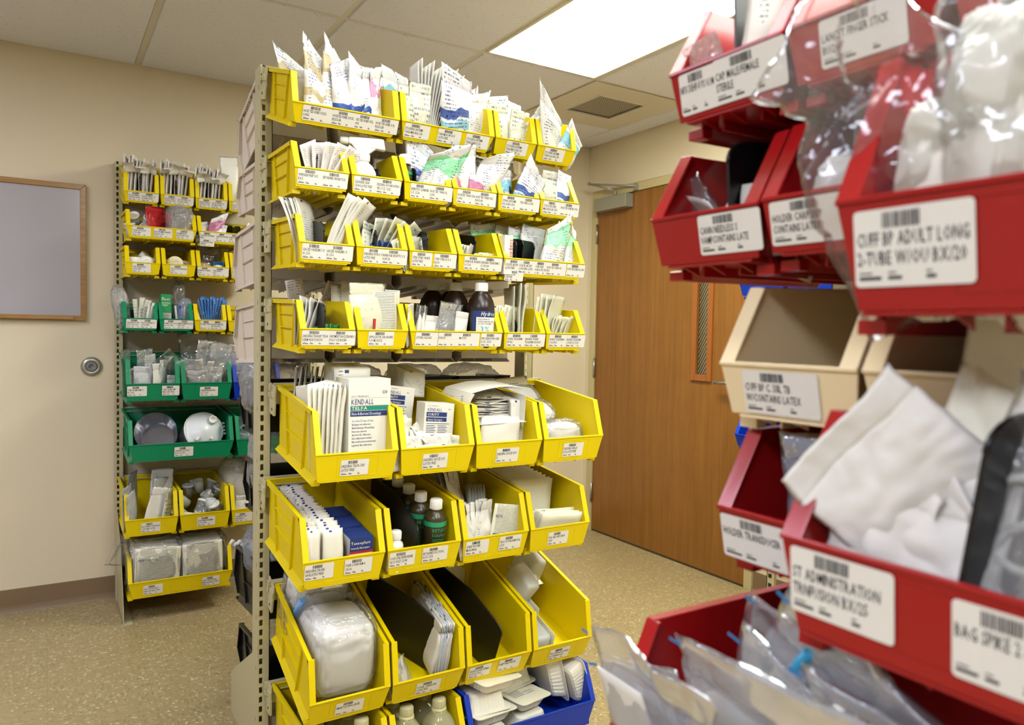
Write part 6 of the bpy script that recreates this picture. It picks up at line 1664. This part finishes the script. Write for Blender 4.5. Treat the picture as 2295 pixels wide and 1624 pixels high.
# nested clear canisters on their sides, mouths turned forward and up
for i in range(6):
    o = cup('suction_canister', .084, .155, M_CANI, lid=False, taper=.80)
    o.matrix_world = b.M @ T((b.W * .265, -b.D * .78, .118)) @ RZ(-10) @ RX(68) @ T((0, 0, -.155 - .020 * i))
    tag(o, pack_label('clear violet-tinted nested canister', b, ORD[i] + ' from front'), 'canister', 'nested clear canisters')
for i in range(5):
    if i == 0:
        root = empty('lidded_canister')
        bm = bmesh.new(); lathe(bm, [(.068, 0), (.080, .145), (.0788, .145), (.0668, .002)], 40); finish(bm, 'canister_wall', M_CANI, root)
        bm = bmesh.new(); lathe(bm, [(.083, .138), (.084, .147), (.080, .151), (.073, .149), (.066, .156), (.028, .161), (.020, .168), (0, .169)], 48)
        finish(bm, 'lid', mat('milky_white_lid', rgb(226, 230, 232), .25), root)
        bm = bmesh.new(); lathe(bm, [(.018, .155), (.020, .172), (.014, .174), (.012, .162), (0, .162)], 6, cx=.036, cy=.042); finish(bm, 'port', M_WHI, root)
        bm = bmesh.new(); tube(bm, [(-.030, -.030, .156), (-.040, -.040, .172), (-.050, -.048, .174)], .007, 10); tube(bm, [(.022, -.040, .156), (.022, -.040, .168)], .005, 10); finish(bm, 'nozzle', M_WHI, root)
        bm = bmesh.new(); tube(bm, [(.086 * math.cos(a), .086 * math.sin(a), .135 - .02 * math.sin(a * 1.5)) for a in [math.radians(95 + 15 * k) for k in range(18)]], .0026, 6)
        for k in range(4): tube(bm, [(.083, -.02 + .016 * k, .135), (.090, -.02 + .016 * k, .145)], .005, 8)
        finish(bm, 'strap', M_WHI, root)
        o = root
    else:
        o = cup('suction_canister', .080, .145, M_CANI, lid=False, taper=.84)
    o.matrix_world = b.M @ T((b.W * .735, -b.D * .80, .115)) @ RZ(8) @ RX(66) @ T((0, 0, -.15 - .018 * i))
    tag(o, pack_label('white-lidded canister with looping strap' if i == 0 else 'clear canister nested behind the white lid', b, ORD[i] + ' from front'), 'canister', None if i == 0 else 'nested clear canisters')
clr(WB[6, 2], .4, .5, .02, .2, .24, .12, 1400, 'filling it', M_FILMB)
b = WB[7, 1]
for i, (u, d, w, h, t, m, rx, ry, rz) in enumerate([(.10, .75, .09, .20, .016, W_FOI, 2, -8, 60), (.20, .84, .08, .185, .014, W_FOI, 2, -14, 60), (.24, .55, .08, .235, .014, W_FOI, 0, -4, 60), (.48, .88, .085, .19, .020, M_PAP, 2, 16, 25), (.56, .80, .085, .22, .022, W_FOI, 2, 10, 40), (.68, .72, .10, .25, .03, W_FOI, 0, 4, 20), (.76, .86, .06, .17, .02, W_CLG, 2, 10, 50), (.86, .8, .05, .16, .016, W_CLG, 2, 6, 60)]):
    o = pouch('foil_pouch', w, h, t, m, 1420 + i, crumple=.005); place(o, b, u, d, .012, rz, rx, ry); tag(o, pack_label('silvery drainage bag pouch', b, ORD[i] + ' from left'), 'pouch', 'silvery pouches')
b = WB[7, 2]
rr_ = random.Random(5)
cups = [(.16, .90, .012, 0), (.34, .84, .02, 16), (.62, .76, .035, 50), (.80, .74, .045, 60), (.48, .86, .03, 8), (.16, .78, .05, -40), (.40, .80, .06, 30), (.66, .80, .06, 0), (.86, .80, .05, 20), (.24, .66, .09, 50), (.52, .66, .09, -30), (.74, .64, .08, 10), (.30, .48, .10, 0), (.56, .45, .12, 0), (.80, .5, .09, 30), (.5, .3, .10, 0), (.25, .3, .1, 0), (.75, .3, .1, 20)]
for i, (u, d, z, rx) in enumerate(cups):
    o = cup('specimen_cup', .023, .058, M_CLEARG if i % 2 else M_CLEAR, M_WHI, lid=(i % 3 != 1), taper=.84); place(o, b, u, d, z, 30 * i, rx, rr_.uniform(-32, 32)); tag(o, pack_label('small clear specimen cup', b, ORD[i] + ' in the heap'), 'cup', 'small specimen cups')
b = WB[7, 3]
o = clr(b, .22, .55, .05, .12, .16, .22, 1450, 'at the left', M_FILM2, desc='big milky bag'); o = blob_bag('gauze_pad', .09, .10, .16, M_PAP, 1451, crumple=.004); place(o, b, .22, .60, .05); tag(o, pack_label('soft white bundle inside the milky bag', b, 'left'), 'bundle')
o = pouch('white_packet', .07, .12, .02, W_WHI, 1452); place(o, b, .22, .88, .012, 10, 4, 6); tag(o, pack_label('white packet with green print', b, 'front left'), 'packet')
b = WB[8, 1]
for i, (u, w) in enumerate([(.265, .190), (.72, .175)]):
    o = blob_bag('tray_pack', w, .17, .185, W_TXT if False else mat('pale_tray_wrap', rgb(228, 226, 212), .5, bump=(12, .3, .005)), 1460 + i, crumple=.003, n=4, ex=.3); place(o, b, u, .70, .022, 0, -5, 3 - 5 * i)
    s = sheet('printed_front', w * .93, .168, W_TXT, .0012, curl=.05, seed=1465 + i, parent=o); s.location = (0, -.092, .014)
    if i == 0:
        bm = bmesh.new(); text(bm, 'Bard Foley Tray', (-w * .40, -.099, .128), .013, .75, shear=.1); text(bm, '16 Fr.', (w * .24, -.099, .140), .009, .75); text(bm, '899316', (.0, -.099, .138), .009, .7); finish(bm, 'pack_print', M_INK, o)
    else:
        bm = bmesh.new(); text(bm, '899318', (-w * .36, -.099, .10), .010, .7, (0, 0, 1), (-1, 0, 0)); text(bm, 'Foley Tray', (-w * .36, -.099, .02), .010, .7, (0, 0, 1), (-1, 0, 0)); finish(bm, 'pack_print', M_INK, o)
    tag(o, pack_label('large padded catheter tray pack', b, ('left', 'right')[i]), 'tray pack')
    w_ = blob_bag('clear_bag', w * 1.12, .20, .215, M_FILM, 1470 + i, crumple=.010, n=5, ex=.4); place(w_, b, u, .68, .012, 0, -5, 0); tag(w_, pack_label('crinkled clear bag round tray pack', b, ('left', 'right')[i]), 'bag')
o = pouch('bag_tail', .10, .10, .03, M_FILM, 1480, crumple=.012, flare=.5); place(o, b, .10, .62, .15, 0, 0, -70); tag(o, pack_label('flared neck of clear bag', b, 'sticking out left'), 'bag')
# ------------------------------------------------------------------ near rack with red bins, facing the aisle
RB = {}
XB = 0.813
def rbin(key, y, W, zt, ti, labels, mt=M_RED, D=.276, H=.127, desc='', xb=XB):
    cn = {'red_plastic': 'red', 'cream_plastic': 'cream'}[mt.name]
    b = hang(T((xb, y, zt)) @ RZ(-90) @ RX(ti), W, D, H, mt, cn, desc, labels, 'hanging storage bins')
    b.s = 'near-rack ' + key; RB[key] = b; return b
rbin('top-left red bin', .574, .137, 1.592, 1, [(.09, .36, 'NFX DEHP-F PS 0.1 ML', '', {'z1': .0535, 'ht': .040, 'rot': 0.0}), (.42, .60, 'CAP MALE/FEMALE', 'STERILE', {'z1': .0545, 'ht': .041})], desc='red bin at the far end of the near rack, topmost row, holding a black divider')
rbin('top-middle red bin', .433, .131, 1.592, 1, [(.24, .56, 'LANCET FINGER STICK', 'BU/200', {'z1': .053})], desc='empty looking red bin in the middle of the near rack top row')
rbin('top-right red bin', .297, .137, 1.592, 1, [(.22, .5, 'CATHETER', '', {'z1': .053})], desc='red bin cut off by the top right corner of the picture')
rbin('second-row left red bin', .596, .139, 1.449, 1, [(.47, .54, 'CANN NEEDLESS S', 'VAMPCONTAINS LATE', {'z1': .0535})], desc='red bin holding curled white papers, far end of the near rack')
rbin('second-row middle red bin', .454, .140, 1.451, 1, [(.06, .60, 'HOLDER CARP DISP', 'CONTAINS LATEX', {'z1': .053}), (.62, .36, 'SYRINGE', 'DECLAP', {'z1': .053})], desc='red bin half hidden behind the large red one on the near rack')
rbin('large red bin', .309, .285, 1.441, 0, [(.045, .26, 'CUFF BP ADULT LONG', '2-TUBE W/OU BX/20', {'z1': .072, 'ht': .048}), (.42, .26, 'CUFF BP', 'MCONTAINS', {'z1': .072, 'ht': .048})], D=.375, H=.178, desc='large red bin full of clear bags and white tubes near the right edge')
rbin('left cream bin', .497, .141, 1.310, 2, [(.18, .56, 'CUFF BP C. 33IL TB', 'W/CONTAINS LATEX', {'z1': .0515, 'ht': .040})], M_CRM, desc='empty cream plastic bin on the near rack under the red bins')
rbin('right cream bin', .352, .141, 1.310, 2, [], M_CRM, desc='shaded cream bin right beside the empty cream one')
rbin('third cream bin', .207, .141, 1.310, 2, [], M_CRM, desc='dark shaded cream bin at the right edge of the picture')
rbin('fourth-row left red bin', .494, .147, 1.170, 1, [(.02, .62, 'HOLDER TRANSDUCER', '', {'z1': .0515, 'ht': .042}), (.62, .37, 'VAMP', 'UNCONT', {'z1': .0515, 'ht': .042})], desc='red bin holding blue tinted film, below the cream bins')
rbin('broad red bin', .339, .285, 1.180, -4, [(.03, .26, 'ST ADMINISTRATION', 'TRNFUSION BX/25', {'z1': .067, 'ht': .045}), (.41, .21, 'BAG SPIKE 2 (CEMT-', '', {'z1': .064, 'ht': .045}), (.60, .25, '', '', {'z1': .068, 'ht': .050})], D=.375, H=.16, desc='broad red bin stuffed with large white paper pouches, lower right')
rbin('lowest red bin', .526, .43, .988, 0, [], D=.375, H=.178, desc='lowest red bin overflowing with clear zip bags at the bottom right')
def near_rack(root):
    for y in (.60, -.32):
        bm = bmesh.new()
        box(bm, .85, .885, y - .002, y, 0, 1.985); box(bm, .85, .852, y - .033, y, 0, 1.985); box(bm, .883, .885, y - .033, y, 0, 1.985)
        finish(bm, 'post', M_RACK, root)
    for zt in (1.592, 1.449, 1.310, 1.175, .988):
        M = T((XB, .60, zt)) @ RZ(-90)
        rail(root, M, .92, .127)
    for zt in (1.60, 1.405, 1.20, 1.0):
        rail(root, T((.922, -.33, zt)) @ RZ(90), .92, .127)
NR_BACK = [(1.60), (1.405), (1.20), (1.0)]
rack_frame('bin_rack', 'near steel rack behind the red bins at the right edge of the picture', 'steel bin racks', near_rack)
for r, (zt, mt, H) in enumerate([(1.60, M_BLK, .178), (1.405, M_BLK, .178), (1.20, M_BLU, .178), (1.0, M_BLK, .178)]):  # bins added on the hidden side to block light through the rack
    for k in range(3):
        b = hang(T((.925, .38 - .215 * k, zt)) @ RZ(90) @ RX(2), .208, .276, H, mt, '', '%s bin added on hidden side of the near rack, %s row, %s from far end' % (mt.name.split('_')[0], RN[r + 1], ORD[k]), [], 'hanging storage bins')
# contents of the near rack
def rdiv(key, u, h, d, ry=0, dd=.04, rz=0, pos=''):
    b = RB[key]; o = divider(d, h, h * .93, .003); place(o, b, u, dd, .009, rz, 0, ry); tag(o, 'black plastic divider standing in the %s%s' % (b.s, pos), 'divider', 'black bin dividers')
def rput(o, key, u, d, z, rz, rx, ry, label, cat, grp=None):
    b = RB[key]; place(o, b, u, d, z, rz, rx, ry); tag(o, '%s, %s' % (label, b.s), cat, grp); return o
K = 'top-left red bin'
rdiv(K, .52, .138, .255)
rput(pouch('paper_wrapper', .075, .13, .012, W_SAC, 2001, crumple=.004), K, .74, .86, .012, 40, 2, 6, 'white paper wrapper with serrated top', 'wrapper')
rput(pouch('paper_wrapper', .06, .20, .012, M_PAP, 2002, crumple=.005), K, .84, .80, .012, 50, 6, 20, 'long white paper wrapper leaning right', 'wrapper')
rput(sheet('plastic_scrap', .045, .03, M_FILM2, .001, curl=.4), K, .26, .94, .055, 0, 6, -8, 'small cloudy scrap of plastic', 'scrap')
K = 'second-row left red bin'
rdiv(K, .62, .122, .25)
rput(sheet('curled_paper', .045, .075, M_PAP, .001, curl=1.7, seed=3, wave=.004, nz=20), K, .36, .82, .03, -60, -6, -34, 'small curled white paper strip', 'paper')
rput(sheet('curled_paper', .11, .155, M_PAP, .001, curl=-1.2, seed=4, wave=.006, nz=20), K, .46, .66, .012, 50, 8, 22, 'large curled white paper sheet', 'paper')
rput(sheet('paper_sheet', .09, .17, W_TXT, .001, curl=.3, seed=5, wave=.006), K, .80, .35, .012, 30, -10, 10, 'grey printed paper sheet standing at back', 'paper')
rput(sheet('paper_sheet', .05, .075, M_PAP, .001, curl=-.4, seed=6, wave=.004), K, .86, .86, .012, 20, 4, -4, 'short white paper at right', 'paper')
rput(pouch('film_packet', .05, .10, .02, M_FILM, 2003), K, .30, .75, .012, 20, 8, -30, 'clear film packet under the curl', 'packet')
K = 'second-row middle red bin'
rput(sheet('serrated_film', .07, .13, M_FILM2, .001, curl=.2, seed=8), K, .40, .6, .012, 60, 0, -4, 'clear serrated film sheet', 'film')
rput(blob_bag('foil_packet', .07, .05, .075, W_FOI, 2005, crumple=.006), K, .55, .85, .012, 10, 10, 0, 'shiny crumpled silver packet', 'packet')
rdiv(K, .78, .13, .25)
K = 'large red bin'
def tubes(key, lst, m, grp):
    for i, (u, d, z, h, r, rx, ry) in enumerate(lst):
        bm = bmesh.new(); tube(bm, [(0, 0, 0), (.002, -.004, h * .3), (-.002, 0, h * .7), (0, .002, h)], [r * .95, r, r, r * .8], 16); o = finish(bm, 'white_tube', m)
        rput(o, key, u, d, z, 0, rx, ry, 'thick white rolled cuff, %s from left' % ORD[i], 'rolled cuff', grp)
M_CUF = mat('white_cuff_fabric', rgb(230, 228, 214), .6, bump=(26, .5, .004))
for i, (u, d, z, w, h, ry) in enumerate([(.125, .88, .012, .036, .125, 2), (.21, .86, .012, .050, .175, 5), (.33, .88, .012, .055, .185, 8), (.40, .70, .012, .05, .175, 4), (.34, .60, .012, .09, .18, 0)]):
    rput(blob_bag('white_cuff', w, w * .8, h, M_CUF, 2070 + i, crumple=.004, n=4, ex=.5), K, u, d, z, 10 * i, 0, ry, 'soft white rolled cuff, %s from left' % ORD[i], 'rolled cuff', 'soft white rolled cuffs')
rput(pouch('clear_bag', .125, .225, .06, M_FILM, 2011, crumple=.020, nx=30, nz=40, bend=.18, peak=.15, fill=.7, pinch=.35), K, .18, .84, .012, 8, 6, -22, 'clear bag flopping left over the bin above', 'bag', 'clear film bags')
rput(pouch('clear_bag', .105, .235, .065, M_FILM, 2012, crumple=.020, nx=30, nz=40, fill=.95), K, .26, .87, .012, -6, 2, 4, 'clear bag with rounded top', 'bag', 'clear film bags')
rput(pouch('clear_bag', .13, .215, .05, M_FILM2, 2013, crumple=.014, nx=30, nz=40), K, .33, .78, .012, 10, 0, 16, 'cloudy bag leaning to the right edge', 'bag', 'clear film bags')
rdiv(K, .43, .185, .35, ry=3)
K = 'fourth-row left red bin'
rput(pouch('clear_bag', .075, .125, .03, M_FILMB, 2021, crumple=.010), K, .60, .82, .012, 10, 6, -6, 'crumpled blue tinted film bag', 'bag')
rdiv(K, .82, .115, .25)
K = 'broad red bin'
rput(pouch('paper_pouch', .108, .102, .022, M_PAP, 2031, crumple=.010, nx=30, nz=44, bend=.05), K, .345, .885, .089, 18, 1, -55, 'big square-cornered white paper pouch tipped left', 'pouch', 'big white paper pouches')
rput(pouch('paper_pouch', .07, .115, .03, M_PAP, 2032, crumple=.014, nx=26, nz=34), K, .17, .91, .006, 8, 4, 2, 'creased white paper pouch upright', 'pouch', 'big white paper pouches')
rput(pouch('paper_pouch', .07, .135, .03, M_PAP, 2033, crumple=.015, nx=26, nz=34, peak=-.3), K, .24, .91, .006, -4, 2, 6, 'creased white paper pouch with peaked corner', 'pouch', 'big white paper pouches')
o = pouch('paper_pouch', .115, .215, .035, W_ABD, 2034, crumple=.012, nx=30, nz=40, bend=.04, peak=-.12)
bm = bmesh.new(); text(bm, 'medex', (.006, -.030, .085), .020, .7, (0, 0, 1), (-1, 0, 0)); text(bm, 'infusion set', (.026, -.029, .075), .013, .7, (0, 0, 1), (-1, 0, 0)); finish(bm, 'pouch_print', mat('faded_ink', rgb(96, 92, 90), .6), o)
rput(o, K, .30, .78, .006, 6, 0, 12, 'tall cream paper pouch with vertical lettering', 'pouch', 'big white paper pouches')
rput(pouch('paper_pouch', .10, .25, .02, M_PAP, 2035, crumple=.014, nx=24, nz=40, bend=.1), K, .40, .45, .006, 24, -2, 30, 'grey shaded paper pouch leaning right', 'pouch', 'big white paper pouches')
rput(pouch('paper_pouch', .06, .120, .03, M_PAP, 2036, crumple=.014, nx=24, nz=30), K, .31, .92, .006, 4, 0, 4, 'white paper pouch beside the divider', 'pouch', 'big white paper pouches')
rdiv(K, .385, .170, .36, ry=7, pos=', between pouches and bags')
rput(pouch('clear_bag', .12, .185, .045, M_FILM2, 2041, crumple=.010, nx=22, nz=30), K, .54, .88, .006, 8, 0, 8, 'cloudy bag of tubing right of the divider', 'bag')
rput(pouch('clear_bag', .10, .15, .04, M_FILMB, 2042, crumple=.010, nx=22, nz=30), K, .70, .92, .006, -8, 0, 6, 'bluish bag of tubing at right edge', 'bag')
bm = bmesh.new(); tube(bm, [(.03 * math.cos(a * .5) * (1 + .03 * a), -.01, .06 + .035 * math.sin(a * .5) + .002 * a) for a in range(30)], .0028, 8); rput(finish(bm, 'coiled_tubing', M_CLEARG), K, .54, .88, .01, 0, 0, 0, 'coiled clear tubing', 'tubing')
K = 'lowest red bin'
def zipbag(key, u, d, z, w, h, t, rx, ry, rz, seed, label, card=None, stripe=True, m=None, tail=0):
    o = pouch('zip_bag', w, h, t, m or M_FILM, seed, crumple=.009, nx=26, nz=36, bend=.05)
    bm = bmesh.new()
    rect(bm, -w * .5 + .002, -w * .5 + .014, h - .005, h - .002, -.010 - .05 * h)
    if stripe: finish(bm, 'zip_stripe', mat('cyan_zip', rgb(30, 120, 180), .4), o)
    else: bm.free()
    if card:
        s = sheet('inner_card', card[0], card[1], M_PAP, .0012, curl=.1, seed=seed, parent=o); s.location = (card[2], -.002, card[3]); s.rotation_euler = (0, math.radians(card[4]), 0)
    return rput(o, key, u, d, z, rz, rx, ry, label, 'zip bag', 'clear zip bags')
zipbag(K, .13, .88, .008, .10, .155, .03, 12, -12, 8, 2051, 'clear zip bag folded over the left side', (.04, .12, .0, .012, 8), True, M_FILM3)
zipbag(K, .29, .82, .02, .16, .250, .04, 10, 30, 0, 2052, 'long clear zip bag slanting up right', (.06, .075, .02, .09, 0), True, M_FILM3)
zipbag(K, .17, .95, .008, .16, .180, .035, 12, 2, -6, 2053, 'clear zip bag with white card at the front', (.07, .13, -.03, .01, -6), True, M_FILM3)
zipbag(K, .24, .66, .012, .17, .205, .045, 10, 20, 0, 2057, 'tall clear zip bag behind the others at left', (.08, .12, .0, .02, 10), True, M_FILM3)
zipbag(K, .33, .80, .012, .16, .20, .045, 12, 18, 0, 2058, 'clear zip bag with folded white paper', (.09, .13, .0, .015, 14), True, M_FILM3)
zipbag(K, .42, .90, .01, .20, .205, .045, 12, 6, 4, 2054, 'clear zip bag holding dark blue wrap', (.06, .05, .0, .01, 30), True, M_FILM3)
zipbag(K, .62, .84, .01, .20, .20, .045, 10, 6, -4, 2055, 'cloudy zip bag in the middle', (.05, .07, -.05, .01, 12), True, M_FILM3)
zipbag(K, .84, .84, .01, .18, .19, .045, 8, 4, 0, 2056, 'cloudy zip bag at the right', (.05, .05, .0, .01, 0), False, M_FILM3)
M_CY = mat('translucent_cyan_plastic', rgb(40, 140, 180), .3)
bm = bmesh.new(); tube(bm, [(0, 0, 0), (.012, 0, .05), (.034, -.002, .10), (.052, -.004, .135)], [.003, .0055, .0055, .004], 10); rput(finish(bm, 'cyan_tube', M_CY), K, .27, .84, .10, 0, 14, 10, 'bright cyan tube in a slanting zip bag', 'tube')
o = sheet('handwritten_card', .075, .095, M_PAP, .001, curl=.2, seed=20)
bm = bmesh.new(); tube(bm, [(.014 * math.cos(a) - .01, -.006, .05 + .012 * math.sin(a)) for a in [math.radians(60 + 25 * k) for k in range(10)]], .0014, 6); tube(bm, [(.0, -.006, .062), (.012, -.006, .056), (.016, -.006, .045)], .0012, 6)
tube(bm, [(.0, -.006, .078), (.002, -.006, .085)], .0008, 5); tube(bm, [(.006, -.006, .080), (.008, -.006, .087)], .0008, 5); finish(bm, 'pen_marks', mat('blue_pen', rgb(50, 70, 170), .5), o)
rput(o, K, .22, .90, .055, 0, 18, 30, 'white card with blue pen marks in zip bag', 'card')
for i, (u, d, z, ry) in enumerate([(.13, 1.0, .085, 30), (.26, 1.0, .035, -35), (.37, 1.0, .04, -50)]):
    bm = bmesh.new(); tube(bm, [(0, 0, 0), (.005, 0, .006), (.011, 0, .009)], .0010, 6); rput(finish(bm, 'blue_clip', mat('cyan_zip', rgb(30, 120, 180), .4)), K, u, d, z + .02, 0, 0, ry, 'small blue zip slider, %s' % ORD[i], 'zip slider')
for i, (u, d, z, w, h, ry) in enumerate([(.50, .86, .02, .10, .12, 0), (.62, .80, .02, .10, .13, 6), (.76, .80, .02, .10, .11, 0)]):
    rput(blob_bag('dark_wrap', w, .06, h, mat('slate_blue_wrap', rgb(70, 80, 110), .5), 2060 + i, crumple=.008), K, u, d, z, 0, 4, ry, 'slate blue wrapped bundle, %s' % ORD[i], 'bundle')
# distant rack with blue bins glimpsed between the near bins
def far_rack(root):
    bm = bmesh.new(); z = 0
    box(bm, 2.60, 2.66, 2.094, 2.097, 0, 1.9); box(bm, 2.60, 2.602, 2.060, 2.097, 0, 1.9)
    finish(bm, 'post', M_RACK, root)
    bm = bmesh.new()
    while z < 1.88:
        box(bm, 2.598, 2.600, 2.072, 2.088, z, z + .016); z += .04
    finish(bm, 'slot', M_DARK, root)
    for zt in (1.75, 1.545, 1.34, 1.13, .95, .70):
        rail(root, T((2.60, 2.09, zt)) @ RZ(-90), .46, .127)
rack_frame('bin_rack', 'distant slotted post beside the blue bins right of the wooden door', 'steel bin racks', far_rack)
for i, zt in enumerate((1.75, 1.545, 1.34, 1.13, .95, .70)):
    for k in range(2):
        hang(T((2.60, 2.055 - .22 * k, zt)) @ RZ(-90) @ RX(2), .21, .276, .127, M_BLU, '', 'distant blue bin seen beside the near rack, %s row, %s along' % (RN[i + 1], ORD[k]), [], 'hanging storage bins')
RACKBASE = {'bin_rack': (0.98, 2.2, 0), 'bin_rack.001': (0.73, 3.83, 0), 'bin_rack.002': (0.868, 0.14, 0), 'bin_rack.003': (2.63, 2.08, 0)}
# ------------------------------------------------------------------ tidy up
bpy.context.view_layer.update()
for r_ in [o for o in bpy.data.objects if o.parent is None and o.type == 'EMPTY' and o.name.startswith('bin_rack')]:
    base = Vector(RACKBASE[r_.name])
    r_.location = base
    for ch in r_.children:
        ch.matrix_parent_inverse = Matrix.Translation(-base)
for l_, g_ in SEEN.items():
    n_ = len(l_.split())
    if n_ < 4 or n_ > 16:
        print('LABEL LENGTH', n_, l_)
    if len(g_) > 1:
        print('LABEL REPEATED', len(g_), l_)
